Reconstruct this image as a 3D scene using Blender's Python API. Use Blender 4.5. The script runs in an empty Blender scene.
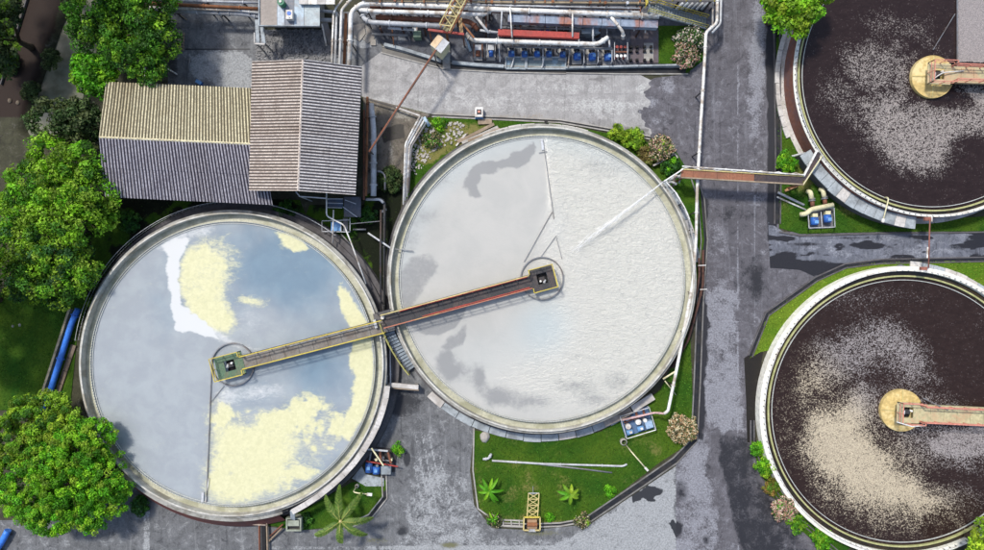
import bpy, math, random
import numpy as np
from mathutils import Vector, Matrix

# ------------------------------------------------------------------ camera, sky, sun, exposure
SC = bpy.context.scene
COL = SC.collection
H = 66.0                                   # drone height over the ground, metres
cam_d = bpy.data.cameras.new('camera')
cam_d.sensor_width = 36.0
cam_d.lens = 18.0 / (49.2 / H)
cam_d.clip_end = 3000
cam = bpy.data.objects.new('camera', cam_d)
COL.objects.link(cam)
cam.location = (0, 0, H)
cam.rotation_euler = (0, 0, 0)
SC.camera = cam

SUN_EL, SUN_AZ = math.radians(57), math.radians(-38)      # azimuth from +Y, negative = west
wd = bpy.data.worlds.new('World')
SC.world = wd
wd.use_nodes = True
wn = wd.node_tree
sky = wn.nodes.new('ShaderNodeTexSky')
sky.sky_type = 'NISHITA'
sky.sun_disc = False
sky.sun_elevation = SUN_EL
sky.sun_rotation = SUN_AZ
sky.air_density = 1.2
sky.dust_density = 2.5
bg = wn.nodes['Background']
bg.inputs[1].default_value = 0.15
wn.links.new(sky.outputs[0], bg.inputs[0])
sun_d = bpy.data.lights.new('sun', 'SUN')
sun_d.energy = 3.0
sun_d.angle = math.radians(6)
sun_d.color = (1.0, 0.95, 0.86)
sun = bpy.data.objects.new('sun', sun_d)
COL.objects.link(sun)
sv = Vector((math.sin(SUN_AZ) * math.cos(SUN_EL), math.cos(SUN_AZ) * math.cos(SUN_EL), math.sin(SUN_EL)))
sun.rotation_euler = sv.to_track_quat('Z', 'Y').to_euler()
vs = SC.view_settings
vs.view_transform = 'Standard'
vs.look = 'None'
vs.exposure = 0.20
vs.gamma = 1.0
vs.use_curve_mapping = False

RNG = random.Random(7)
NR = np.random.default_rng(11)
PI = math.pi

# ------------------------------------------------------------------ measuring: photograph pixels to metres
def W(px, py, z=0.0):
    k = (H - z) / H
    return Vector(((px - 492) / 10 * k, (275 - py) / 10 * k, z))

def RAD(r, z):
    return r / 10 * (H - z) / H

# ------------------------------------------------------------------ materials
class M:
    def __init__(s, name):
        s.m = bpy.data.materials.new(name)
        s.m.use_nodes = True
        s.t = s.m.node_tree
        s.b = s.t.nodes['Principled BSDF']
        s.geo = s.t.nodes.new('ShaderNodeNewGeometry')
        s.pos = s.geo.outputs['Position']
    def n(s, typ, **kw):
        nd = s.t.nodes.new(typ)
        for k, v in kw.items():
            setattr(nd, k, v)
        return nd
    def put(s, sock, v):
        if hasattr(v, 'is_output') or isinstance(v, bpy.types.NodeSocket):
            s.t.links.new(v, sock)
        else:
            sock.default_value = v
    def noise(s, scale, detail=4, rough=0.6, dist=0.0, vec=None, stretch=None, out=0):
        nd = s.n('ShaderNodeTexNoise')
        v = vec if vec is not None else s.pos
        if stretch is not None:
            mp = s.n('ShaderNodeMapping')
            s.put(mp.inputs['Vector'], v)
            mp.inputs['Scale'].default_value = stretch[:3]
            if len(stretch) > 3:
                mp.inputs['Rotation'].default_value = (0, 0, stretch[3])
            v = mp.outputs[0]
        s.put(nd.inputs['Vector'], v)
        nd.inputs['Scale'].default_value = scale
        nd.inputs['Detail'].default_value = detail
        nd.inputs['Roughness'].default_value = rough
        nd.inputs['Distortion'].default_value = dist
        return nd.outputs[out]
    def voro(s, scale, feature='F1', out='Color', rnd=1.0):
        nd = s.n('ShaderNodeTexVoronoi', feature=feature)
        s.put(nd.inputs['Vector'], s.pos)
        nd.inputs['Scale'].default_value = scale
        nd.inputs['Randomness'].default_value = rnd
        return nd.outputs[out]
    def math(s, op, a, b=0.0, c=0.0, clamp=False):
        nd = s.n('ShaderNodeMath', operation=op, use_clamp=clamp)
        s.put(nd.inputs[0], a)
        s.put(nd.inputs[1], b)
        s.put(nd.inputs[2], c)
        return nd.outputs[0]
    def ramp(s, v, a, b, lo=0.0, hi=1.0):
        nd = s.n('ShaderNodeMapRange', interpolation_type='SMOOTHSTEP')
        s.put(nd.inputs[0], v)
        nd.inputs[1].default_value = a
        nd.inputs[2].default_value = b
        nd.inputs[3].default_value = lo
        nd.inputs[4].default_value = hi
        return nd.outputs[0]
    def mix(s, f, a, b, blend='MIX'):
        nd = s.n('ShaderNodeMix', data_type='RGBA', blend_type=blend)
        s.put(nd.inputs[0], f)
        s.put(nd.inputs[6], a if not isinstance(a, tuple) else (*a[:3], 1))
        s.put(nd.inputs[7], b if not isinstance(b, tuple) else (*b[:3], 1))
        return nd.outputs[2]
    def attr(s, name):
        nd = s.n('ShaderNodeAttribute', attribute_name=name)
        sp = s.n('ShaderNodeSeparateColor')
        s.t.links.new(nd.outputs['Color'], sp.inputs[0])
        return nd.outputs['Color'], sp.outputs[0], sp.outputs[1], sp.outputs[2]
    def bump(s, h, strength=0.5, dist=0.05):
        nd = s.n('ShaderNodeBump')
        s.put(nd.inputs['Height'], h)
        s.put(nd.inputs['Strength'], strength)
        nd.inputs['Distance'].default_value = dist
        s.t.links.new(nd.outputs[0], s.b.inputs['Normal'])
    def base(s, c, rough=0.7, metal=0.0, spec=0.3):
        s.put(s.b.inputs['Base Color'], c if not isinstance(c, tuple) else (*c[:3], 1))
        s.put(s.b.inputs['Roughness'], rough)
        s.b.inputs['Metallic'].default_value = metal
        s.b.inputs['Specular IOR Level'].default_value = spec
        return s.m

_cache = {}
def mat(name, c, rough=0.65, dirt=(0.08, 0.06, 0.045), amount=0.45, scale=1.2, metal=0.0, spec=0.3, bump=0.3, stretch=None):
    """painted / weathered general material: colour, mottling, dirt patches, fine relief"""
    if name in _cache:
        return _cache[name]
    k = M(name)
    a = k.noise(scale * 0.6, 5, 0.65, 0.3, stretch=stretch)
    b = k.noise(scale * 4.0, 4, 0.6, stretch=stretch)
    c2 = k.mix(k.ramp(b, 0.3, 0.7), tuple(x * 0.78 for x in c), tuple(min(1, x * 1.12) for x in c))
    d = k.math('MULTIPLY', k.ramp(k.math('ADD', a, k.math('MULTIPLY', b, 0.35)), 0.62, 0.82), amount)
    col = k.mix(d, c2, dirt)
    k.bump(k.noise(scale * 14, 3), bump, 0.02)
    _cache[name] = k.base(col, rough, metal, spec)
    return _cache[name]

WHITE = mat('white_paint', (0.74, 0.74, 0.72), 0.45, (0.27, 0.20, 0.14), 0.8)
PALEGREY = mat('pale_grey_paint', (0.50, 0.52, 0.55), 0.5, (0.18, 0.16, 0.14), 0.5)
STEEL = mat('grey_steel', (0.22, 0.23, 0.25), 0.45, (0.12, 0.07, 0.04), 0.5, metal=0.2)
DARKSTEEL = mat('dark_steel', (0.045, 0.045, 0.05), 0.5, (0.09, 0.05, 0.03), 0.5)
RUST = mat('rusty_steel', (0.26, 0.11, 0.05), 0.8, (0.10, 0.045, 0.025), 0.7)
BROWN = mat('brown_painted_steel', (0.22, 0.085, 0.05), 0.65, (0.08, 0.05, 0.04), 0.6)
RED = mat('red_paint', (0.36, 0.05, 0.04), 0.55, (0.14, 0.05, 0.04), 0.65)
PINKRED = mat('faded_red_paint', (0.62, 0.25, 0.19), 0.55, (0.35, 0.2, 0.14), 0.4)
YELLOW = mat('yellow_paint', (0.58, 0.47, 0.08), 0.5, (0.32, 0.22, 0.06), 0.4)
PALEYELLOW = mat('pale_yellow_paint', (0.58, 0.49, 0.22), 0.55, (0.3, 0.22, 0.1), 0.5)
CREAM = mat('cream_paint', (0.70, 0.66, 0.43), 0.5, (0.35, 0.28, 0.15), 0.4)
BLUE = mat('blue_paint', (0.035, 0.14, 0.50), 0.45, (0.05, 0.07, 0.12), 0.7, 2.0)
LIGHTBLUE = mat('light_blue_paint', (0.16, 0.36, 0.66), 0.45, (0.12, 0.15, 0.2), 0.4)
GREEN = mat('green_paint', (0.03, 0.20, 0.11), 0.5, (0.05, 0.07, 0.05), 0.5)
DECKGREY = mat('deck_grey', (0.10, 0.10, 0.105), 0.7, (0.16, 0.13, 0.11), 0.35, scale=2)
DECKGREEN = mat('deck_green', (0.10, 0.17, 0.11), 0.7, (0.16, 0.15, 0.1), 0.6, scale=2)
DECKTAN = mat('deck_tan', (0.47, 0.43, 0.26), 0.7, (0.45, 0.24, 0.15), 0.6, scale=0.8)
TAN = mat('tan_cover', (0.56, 0.42, 0.17), 0.6, (0.70, 0.60, 0.33), 0.7, scale=0.9)
CONC = mat('concrete', (0.36, 0.35, 0.33), 0.85, (0.16, 0.14, 0.12), 0.6, scale=0.9)
CONCPALE = mat('pale_concrete', (0.56, 0.54, 0.52), 0.85, (0.26, 0.23, 0.2), 0.55, scale=1.1)
CONCBLUE = mat('bluish_concrete', (0.36, 0.40, 0.43), 0.85, (0.12, 0.13, 0.14), 0.65, scale=1.6)
CONCDARK = mat('dark_concrete', (0.11, 0.105, 0.11), 0.85, (0.05, 0.045, 0.045), 0.6)
RIMC = mat('rim_concrete', (0.34, 0.34, 0.32), 0.75, (0.14, 0.13, 0.11), 0.8, scale=1.2)
RIMWHITE = mat('rim_edge', (0.56, 0.55, 0.51), 0.6, (0.26, 0.23, 0.17), 0.75, scale=0.9)
LAUNDER = mat('launder_wet_concrete', (0.47, 0.47, 0.37), 0.35, (0.25, 0.25, 0.16), 0.7, scale=1.1, spec=0.5)
LAUNDERDARK = mat('launder_dark_water', (0.022, 0.018, 0.012), 0.15, (0.055, 0.035, 0.016), 0.6, scale=0.8, spec=0.5, bump=0.1)
WALLWHITE = mat('white_tank_wall', (0.78, 0.77, 0.70), 0.7, (0.5, 0.44, 0.32), 0.25, scale=0.8)
WALLBROWN = mat('brown_tank_wall', (0.20, 0.085, 0.06), 0.8, (0.12, 0.08, 0.09), 0.7, scale=0.9)
PLINTH = mat('brown_plinth', (0.15, 0.05, 0.042), 0.8, (0.07, 0.045, 0.05), 0.6, scale=0.9)
WEIRGREEN = mat('algae_weir', (0.42, 0.42, 0.20), 0.7, (0.2, 0.22, 0.08), 0.5, scale=2)
WEIRGREY = mat('weir_plate', (0.50, 0.52, 0.50), 0.5, (0.3, 0.3, 0.26), 0.4, scale=2)
DKRUST = mat('dark_rust', (0.10, 0.05, 0.038), 0.8, (0.04, 0.03, 0.028), 0.7, 2.5)
BLACK = mat('black_rubber', (0.012, 0.012, 0.014), 0.6, (0.03, 0.025, 0.02), 0.4)
WOOD = mat('weathered_wood', (0.33, 0.26, 0.19), 0.8, (0.14, 0.1, 0.07), 0.5)
BARK = mat('bark', (0.10, 0.07, 0.045), 0.9, (0.05, 0.035, 0.02), 0.6, scale=3, bump=0.8)
STONE = mat('pale_stone', (0.42, 0.40, 0.37), 0.9, (0.2, 0.18, 0.15), 0.6, scale=2)
DARKWET = mat('wet_dark_floor', (0.018, 0.019, 0.022), 0.35, (0.045, 0.04, 0.035), 0.6, spec=0.4)
BLUEPIPE = mat('blue_pipe', (0.05, 0.21, 0.74), 0.35, (0.06, 0.14, 0.4), 0.3)

# ------------------------------------------------------------------ numpy noise and masks (for worn patches, scum, colour of leaves)
def _hash(ix, iy, seed):
    n = (ix.astype(np.int64) * 374761393 + iy.astype(np.int64) * 668265263 + seed * 1442695041) & 0xFFFFFFFF
    n = ((n ^ (n >> 13)) * 1274126177) & 0xFFFFFFFF
    return ((n ^ (n >> 16)) & 0xFFFF) / 65535.0

def vnoise(x, y, seed=0):
    ix, iy = np.floor(x), np.floor(y)
    fx, fy = x - ix, y - iy
    fx, fy = fx * fx * (3 - 2 * fx), fy * fy * (3 - 2 * fy)
    a, b = _hash(ix, iy, seed), _hash(ix + 1, iy, seed)
    c, d = _hash(ix, iy + 1, seed), _hash(ix + 1, iy + 1, seed)
    return (a * (1 - fx) + b * fx) * (1 - fy) + (c * (1 - fx) + d * fx) * fy

def fbm(x, y, scale, seed=0, oct=4):
    v, amp, tot = 0, 1.0, 0
    for o in range(oct):
        v = v + amp * vnoise(x / scale * 2 ** o, y / scale * 2 ** o, seed + o * 17)
        tot += amp
        amp *= 0.55
    return v / tot

def inside(px, py, poly):
    r = np.zeros(px.shape, bool)
    n = len(poly)
    for i in range(n):
        x0, y0 = poly[i]
        x1, y1 = poly[(i + 1) % n]
        if y0 == y1:
            continue
        c = ((y0 > py) != (y1 > py)) & (px < (x1 - x0) * (py - y0) / (y1 - y0) + x0)
        r ^= c
    return r

def edge_near(px, py, poly):
    best = np.full(px.shape, 1e18)
    bx, by = px.copy(), py.copy()
    n = len(poly)
    for i in range(n):
        x0, y0 = poly[i]
        x1, y1 = poly[(i + 1) % n]
        dx, dy = x1 - x0, y1 - y0
        L = dx * dx + dy * dy
        if L == 0:
            continue
        t = np.clip(((px - x0) * dx + (py - y0) * dy) / L, 0, 1)
        qx, qy = x0 + t * dx, y0 + t * dy
        d = (px - qx) ** 2 + (py - qy) ** 2
        m = d < best
        best = np.where(m, d, best)
        bx = np.where(m, qx, bx)
        by = np.where(m, qy, by)
    return np.sqrt(best), bx, by

def sstep(a, b, v):
    t = np.clip((v - a) / (np.asarray(b) - a), 0, 1)
    return t * t * (3 - 2 * t)

def pm(px, py, poly, soft=4.0, warp=0.0, wscale=15, seed=3):
    """soft polygon mask with a ragged edge"""
    if warp:
        px = px + (fbm(px, py, wscale, seed) - 0.5) * 2 * warp
        py = py + (fbm(px, py, wscale, seed + 50) - 0.5) * 2 * warp
    d, _, _ = edge_near(px, py, poly)
    sd = np.where(inside(px, py, poly), d, -d)
    return sstep(-soft, soft, sd)

def blob(px, py, cx, cy, rx, ry, ang=0.0):
    a = math.radians(ang)
    dx, dy = px - cx, py - cy
    u = (dx * math.cos(a) + dy * math.sin(a)) / rx
    v = (-dx * math.sin(a) + dy * math.cos(a)) / ry
    return np.exp(-(u * u + v * v))

# ------------------------------------------------------------------ mesh helpers
ORG = {}
def npmesh(name, verts, faces, material, parent=None, colors=None, smooth=False, cname='mask'):
    """verts (N,3) and equal-size faces (F,k) as arrays"""
    verts = np.asarray(verts, float)
    o = ORG.get(parent.name, Vector()) if parent else Vector()
    verts = verts - np.array(o)
    faces = np.asarray(faces, np.int32)
    me = bpy.data.meshes.new(name)
    k = faces.shape[1]
    me.vertices.add(len(verts))
    me.vertices.foreach_set('co', verts.ravel().astype(np.float32))
    me.loops.add(faces.size)
    me.loops.foreach_set('vertex_index', faces.ravel())
    me.polygons.add(len(faces))
    me.polygons.foreach_set('loop_start', np.arange(0, faces.size, k, dtype=np.int32))
    me.polygons.foreach_set('loop_total', np.full(len(faces), k, np.int32))
    me.polygons.foreach_set('use_smooth', np.full(len(faces), smooth, bool))
    me.update(calc_edges=True)
    if colors is not None:
        ca = me.color_attributes.new(cname, 'FLOAT_COLOR', 'POINT')
        c = np.ones((len(verts), 4), np.float32)
        c[:, :colors.shape[1]] = colors
        ca.data.foreach_set('color', c.ravel())
    me.materials.append(material)
    ob = bpy.data.objects.new(name, me)
    COL.objects.link(ob)
    if parent:
        ob.parent = parent
        ORG[ob.name] = o
    return ob

class MB:
    def __init__(s):
        s.v, s.f = [], []
    def add(s, vs, fs):
        o = len(s.v)
        s.v += [tuple(p) for p in vs]
        s.f += [tuple(i + o for i in f) for f in fs]
        return s
    def box(s, c, sz, rot=0.0):
        cx, cy, cz = c
        hx, hy, hz = sz[0] / 2, sz[1] / 2, sz[2] / 2
        ca, sa = math.cos(rot), math.sin(rot)
        vs = []
        for z in (-hz, hz):
            for x, y in ((-hx, -hy), (hx, -hy), (hx, hy), (-hx, hy)):
                vs.append((cx + x * ca - y * sa, cy + x * sa + y * ca, cz + z))
        return s.add(vs, [(3, 2, 1, 0), (4, 5, 6, 7), (0, 1, 5, 4), (1, 2, 6, 5), (2, 3, 7, 6), (3, 0, 4, 7)])
    def beam(s, a, b, w, h):
        a, b = Vector(a), Vector(b)
        d = b - a
        if d.length < 1e-6:
            return s
        d.normalize()
        up = Vector((0, 0, 1)) if abs(d.z) < 0.95 else Vector((0, 1, 0))
        u = d.cross(up).normalized() * (w / 2)
        w2 = u.cross(d).normalized() * (h / 2)
        vs = [p + i * u + j * w2 for p in (a, b) for i, j in ((-1, -1), (1, -1), (1, 1), (-1, 1))]
        return s.add(vs, [(0, 1, 2, 3), (7, 6, 5, 4), (0, 4, 5, 1), (1, 5, 6, 2), (2, 6, 7, 3), (3, 7, 4, 0)])
    def tube(s, pts, r, n=10, cap=True):
        pts = [Vector(p) for p in pts]
        rings = []
        rs = r if isinstance(r, (list, tuple)) else [r] * len(pts)
        u = None
        for i, p in enumerate(pts):
            d = (pts[min(i + 1, len(pts) - 1)] - pts[max(i - 1, 0)]).normalized()
            if u is None:
                ref = Vector((0, 0, 1)) if abs(d.z) < 0.9 else Vector((1, 0, 0))
                u = d.cross(ref).normalized()
            else:
                u = (u - d * u.dot(d)).normalized()
            w = d.cross(u)
            rings.append([p + (u * math.cos(2 * PI * k / n) + w * math.sin(2 * PI * k / n)) * rs[i] for k in range(n)])
        o = len(s.v)
        for rg in rings:
            s.v += [tuple(p) for p in rg]
        for i in range(len(pts) - 1):
            for k in range(n):
                a, b = o + i * n + k, o + i * n + (k + 1) % n
                s.f.append((a, b, b + n, a + n))
        if cap:
            s.f.append(tuple(o + k for k in reversed(range(n))))
            s.f.append(tuple(o + (len(pts) - 1) * n + k for k in range(n)))
        return s
    def cyl(s, c, r, h, n=16, r2=None):
        c = Vector(c)
        return s.tube([c, c + Vector((0, 0, h))], [r, r if r2 is None else r2], n)
    def lathe(s, c, prof, n=160, a0=0.0, a1=2 * PI, closed=False):
        full = abs(a1 - a0 - 2 * PI) < 1e-6
        m = n if full else n + 1
        o = len(s.v)
        for i in range(m):
            a = a0 + (a1 - a0) * i / n
            for r, z in prof:
                s.v.append((c[0] + r * math.cos(a), c[1] + r * math.sin(a), c[2] + z))
        k = len(prof)
        for i in range(n):
            i2 = (i + 1) % m
            for j in range(k if closed else k - 1):
                j2 = (j + 1) % k
                s.f.append((o + i * k + j, o + i2 * k + j, o + i2 * k + j2, o + i * k + j2))
        if closed and not full:
            s.f.append(tuple(o + j for j in range(k)))
            s.f.append(tuple(o + n * k + j for j in reversed(range(k))))
        return s
    def prism(s, poly, z0, z1):
        n = len(poly)
        vs = [(x, y, z0) for x, y in poly] + [(x, y, z1) for x, y in poly]
        fs = [tuple(reversed(range(n))), tuple(range(n, 2 * n))]
        for i in range(n):
            j = (i + 1) % n
            fs.append((i, j, n + j, n + i))
        return s.add(vs, fs)
    def ball(s, c, r, seg=8, rings=5, sz=1.0):
        c = Vector(c)
        prof = [(max(1e-3, r * math.sin(PI * i / rings)), -r * sz * math.cos(PI * i / rings)) for i in range(rings + 1)]
        return s.lathe(c, prof, seg)
    def build(s, name, material, parent=None, smooth=False):
        o = ORG.get(parent.name, Vector()) if parent else Vector()
        me = bpy.data.meshes.new(name)
        me.from_pydata([(x - o[0], y - o[1], z - o[2]) for x, y, z in s.v], [], s.f)
        me.materials.append(material)
        if smooth:
            me.polygons.foreach_set('use_smooth', [len(p.vertices) == 4 for p in me.polygons])
        me.update()
        ob = bpy.data.objects.new(name, me)
        COL.objects.link(ob)
        if parent:
            ob.parent = parent
            ORG[ob.name] = o
        return ob

def thing(name, label, cat, loc=(0, 0, 0), group=None):
    o = bpy.data.objects.new(name, None)
    o.empty_display_size = 0.3
    COL.objects.link(o)
    o.location = loc
    ORG[o.name] = Vector(loc)
    o['label'] = label
    o['category'] = cat
    if group:
        o['group'] = group
    return o

def tag(o, label, cat, group=None, kind=None):
    o['label'] = label
    if cat:
        o['category'] = cat
    if group:
        o['group'] = group
    if kind:
        o['kind'] = kind
    return o

def struct(o):
    o['kind'] = 'structure'
    return o

def dup(root, loc, rot=0.0, label=None, scale=1.0):
    r = root.copy()
    COL.objects.link(r)
    r.location = loc
    r.rotation_euler = (0, 0, rot)
    r.scale = (scale,) * 3
    if label:
        r['label'] = label
    for ch in list(root.children):
        c = ch.copy()
        COL.objects.link(c)
        c.parent = r
        for g in list(ch.children):
            d = g.copy()
            COL.objects.link(d)
            d.parent = c
    return r

def bend(pts, rad=0.35, n=5):
    """round the corners of a polyline"""
    pts = [Vector(p) for p in pts]
    out = [pts[0]]
    for i in range(1, len(pts) - 1):
        a, b, c = pts[i - 1], pts[i], pts[i + 1]
        d0, d1 = (a - b), (c - b)
        r = min(rad, d0.length * 0.45, d1.length * 0.45)
        p0, p1 = b + d0.normalized() * r, b + d1.normalized() * r
        for k in range(n + 1):
            t = k / n
            out.append(p0 * (1 - t) ** 2 + b * 2 * t * (1 - t) + p1 * t * t)
    out.append(pts[-1])
    return out

def pipe(name, label, pts, r, material, cat='pipe', z=None, support=None, flange=3.0, group=None, fmat=None):
    """one pipe run: pipe body, flanges, posts under it. pts in photograph pixels (px, py[, z])"""
    P = [W(p[0], p[1], p[2] if len(p) > 2 else z) for p in pts]
    root = thing(name, label, cat, (P[0].x, P[0].y, 0), group)
    MB().tube(bend(P, max(0.3, r * 2.2)), r, 12).build('pipe_body', material, root, True)
    fm = fmat or material
    for a, b in zip(P[:-1], P[1:]):
        d = b - a
        L = d.length
        if L < 0.5:
            continue
        if flange:
            m = max(1, int(L / flange))
            for i in range(m):
                c = a + d * ((i + 0.5) / m)
                u = d.normalized() * 0.05
                MB().tube([c - u, c + u], r * 1.35, 12).build('flange', fm, root)
        if support and abs(d.z) < 0.5 * L:
            m = max(1, int(L / support))
            for i in range(m):
                c = a + d * ((i + 0.5) / m)
                if c.z - r > 0.15:
                    n = Vector((-d.y, d.x, 0)).normalized()
                    mb = MB()
                    mb.beam((c.x, c.y, 0), (c.x, c.y, c.z - r - 0.06), 0.1, 0.1)
                    mb.beam(c - n * (r + 0.12) - Vector((0, 0, r + 0.03)), c + n * (r + 0.12) - Vector((0, 0, r + 0.03)), 0.1, 0.06)
                    mb.build('support', DARKSTEEL, root)
    return root

def railing(parent, P, h, material, sp=1.2, r=0.03, name='railing', closed=False, mid=True):
    P = [Vector(p) for p in P]
    if closed:
        P = P + [P[0]]
    mb = MB()
    up = Vector((0, 0, h))
    for a, b in zip(P[:-1], P[1:]):
        mb.beam(a + up, b + up, 2 * r, 2 * r)
        if mid:
            mb.beam(a + up * 0.5, b + up * 0.5, 1.4 * r, 1.4 * r)
        m = max(1, int((b - a).length / sp))
        for i in range(m + 1):
            q = a + (b - a) * (i / m)
            mb.beam(q, q + up, 1.6 * r, 1.6 * r)
    return mb.build(name, material, parent)

# ------------------------------------------------------------------ sheets of ground: a grid clipped to a polygon, with wear masks
def sheet(name, poly, z, res, material, fn=None, relief=0.0, kind='structure'):
    pts = np.array(poly, float)
    x0, y0 = pts.min(0)
    x1, y1 = pts.max(0)
    step = res * 10
    nx, ny = max(2, int((x1 - x0) / step) + 2), max(2, int((y1 - y0) / step) + 2)
    gx, gy = np.meshgrid(np.linspace(x0, x1, nx), np.linspace(y0, y1, ny))
    gx, gy = gx.ravel(), gy.ravel()
    ins = inside(gx, gy, poly)
    idx = np.arange(nx * ny).reshape(ny, nx)
    q = np.stack([idx[1:, :-1], idx[1:, 1:], idx[:-1, 1:], idx[:-1, :-1]], -1).reshape(-1, 4)
    q = q[ins[q].any(1)]
    used = np.unique(q)
    out = used[~ins[used]]
    d, bx, by = edge_near(gx[out], gy[out], poly)
    gx[out], gy[out] = bx, by
    remap = np.full(nx * ny, -1)
    remap[used] = np.arange(len(used))
    q = remap[q]
    px, py = gx[used], gy[used]
    v = np.stack([(px - 492) / 10, (275 - py) / 10, np.full(px.shape, z)], 1)
    if relief:
        v[:, 2] += (fbm(px, py, 12, 77) - 0.3) * relief
    col = fn(px, py) if fn else np.zeros((len(px), 3))
    ob = npmesh(name, v, q, material, None, col.astype(np.float32))
    if kind:
        ob['kind'] = kind
    return ob

def asphalt_material(name, base, pale, dark, rust, rough=0.8, streak=None, blot=1.0):
    k = M(name)
    _, r, g, b = k.attr('mask')
    n1 = k.noise(0.9, 6, 0.7, 0.4)
    n2 = k.noise(6.0, 5, 0.7)
    n3 = k.noise(24.0, 3, 0.6)
    n4 = k.noise(0.25, 4, 0.6)
    mot = k.math('ADD', k.math('MULTIPLY', n1, 0.6), k.math('MULTIPLY', n2, 0.4))
    n5 = k.noise(1.1, 9, 0.78, 0.9)
    c = k.mix(k.ramp(mot, 0.32, 0.66), tuple(x * 0.60 for x in base), tuple(x * 1.35 for x in base))
    c = k.mix(k.ramp(n4, 0.35, 0.65), c, k.mix(0.5, c, tuple(x * 0.8 for x in base)))
    c = k.mix(k.ramp(n5, 0.53, 0.66, 0.0, 0.6 * blot), c, pale)
    c = k.mix(k.ramp(n5, 0.47, 0.34, 0.0, 0.75 * blot), c, dark)
    if streak is not None:
        st = k.noise(1.6, 6, 0.7, 0.3, stretch=(1.0, 0.06, 1, streak))
        c = k.mix(k.ramp(st, 0.54, 0.70, 0.0, 0.28), c, pale)
        c = k.mix(k.ramp(st, 0.44, 0.32, 0.0, 0.5), c, dark)
    cr = k.noise(2.8, 10, 0.82, 1.6)
    zone = k.noise(0.33, 3, 0.6)
    c = k.mix(k.math('MULTIPLY', k.ramp(cr, 0.585, 0.635), k.ramp(zone, 0.45, 0.60, 0.12 * blot, 0.85 * blot)), c, pale)
    c = k.mix(k.math('MULTIPLY', k.ramp(cr, 0.40, 0.34), k.ramp(zone, 0.55, 0.42, 0.2 * blot, 0.9 * blot)), c, dark)
    pg = k.ramp(k.math('ADD', g, k.math('MULTIPLY', k.math('SUBTRACT', mot, 0.5), 1.9)), 0.30, 0.62)
    palec = k.mix(k.ramp(n2, 0.3, 0.7), tuple(x * 0.62 for x in pale), tuple(x * 1.12 for x in pale))
    c = k.mix(k.math('MULTIPLY', pg, k.ramp(n5, 0.3, 0.5, 0.35, 1.0)), c, palec)
    dg = k.ramp(k.math('ADD', r, k.math('MULTIPLY', k.math('SUBTRACT', mot, 0.5), 1.2)), 0.36, 0.6)
    c = k.mix(dg, c, dark)
    bg_ = k.ramp(k.math('ADD', b, k.math('MULTIPLY', k.math('SUBTRACT', n2, 0.5), 1.4)), 0.32, 0.7)
    c = k.mix(bg_, c, rust)
    c = k.mix(k.ramp(n3, 0.25, 0.75), k.mix(1.0, c, (0.80, 0.80, 0.80), 'MULTIPLY'), c)
    k.bump(k.math('ADD', n2, k.math('MULTIPLY', n3, 0.7)), 0.5, 0.03)
    return k.base(c, k.math('SUBTRACT', rough, k.math('MULTIPLY', dg, 0.3)), 0, 0.3)

ROADMAT = asphalt_material('road_asphalt', (0.118, 0.114, 0.130), (0.27, 0.275, 0.31), (0.026, 0.026, 0.032), (0.10, 0.085, 0.06), 0.8, 0.0)
LANEMAT = asphalt_material('lane_concrete', (0.365, 0.36, 0.36), (0.50, 0.505, 0.50), (0.17, 0.165, 0.165), (0.30, 0.24, 0.17), 0.8, 1.5, 0.30)
YARDMAT = asphalt_material('yard_concrete', (0.145, 0.15, 0.16), (0.36, 0.375, 0.39), (0.032, 0.034, 0.04), (0.15, 0.15, 0.085), 0.8, 0.15)
BLUEROAD = asphalt_material('blue_road', (0.14, 0.15, 0.185), (0.27, 0.285, 0.33), (0.022, 0.022, 0.028), (0.1, 0.1, 0.1), 0.7, 1.5708)
EARTHMAT = asphalt_material('earth', (0.05, 0.05, 0.028), (0.16, 0.15, 0.13), (0.014, 0.012, 0.010), (0.026, 0.015, 0.011))

def lawn_material(name, g1, g2, dry, dark):
    k = M(name)
    _, r, g, b = k.attr('mask')
    n1 = k.noise(0.22, 6, 0.65, 0.5)
    n2 = k.noise(4.0, 6, 0.75)
    n3 = k.noise(18.0, 3, 0.7)
    c = k.mix(k.ramp(n1, 0.3, 0.7), g1, g2)
    c = k.mix(k.ramp(n2, 0.3, 0.75), k.mix(1.0, c, (0.62, 0.66, 0.6), 'MULTIPLY'), c)
    c = k.mix(k.ramp(k.math('ADD', r, k.math('MULTIPLY', k.math('SUBTRACT', n2, 0.5), 1.2)), 0.2, 0.75), c, dry)
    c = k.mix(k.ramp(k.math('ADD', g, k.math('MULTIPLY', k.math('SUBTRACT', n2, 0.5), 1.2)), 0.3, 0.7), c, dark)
    c = k.mix(k.ramp(n3, 0.25, 0.7), k.mix(1.0, c, (0.55, 0.6, 0.5), 'MULTIPLY'), c)
    k.bump(k.math('ADD', n3, n2), 0.8, 0.08)
    return k.base(c, 0.9, 0, 0.1)
LAWNMAT = lawn_material('lawn', (0.032, 0.115, 0.012), (0.105, 0.185, 0.018), (0.24, 0.22, 0.075), (0.016, 0.02, 0.012))
LAWN2MAT = lawn_material('lawn_bright', (0.12, 0.24, 0.02), (0.20, 0.29, 0.03), (0.28, 0.25, 0.08), (0.06, 0.06, 0.02))

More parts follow.
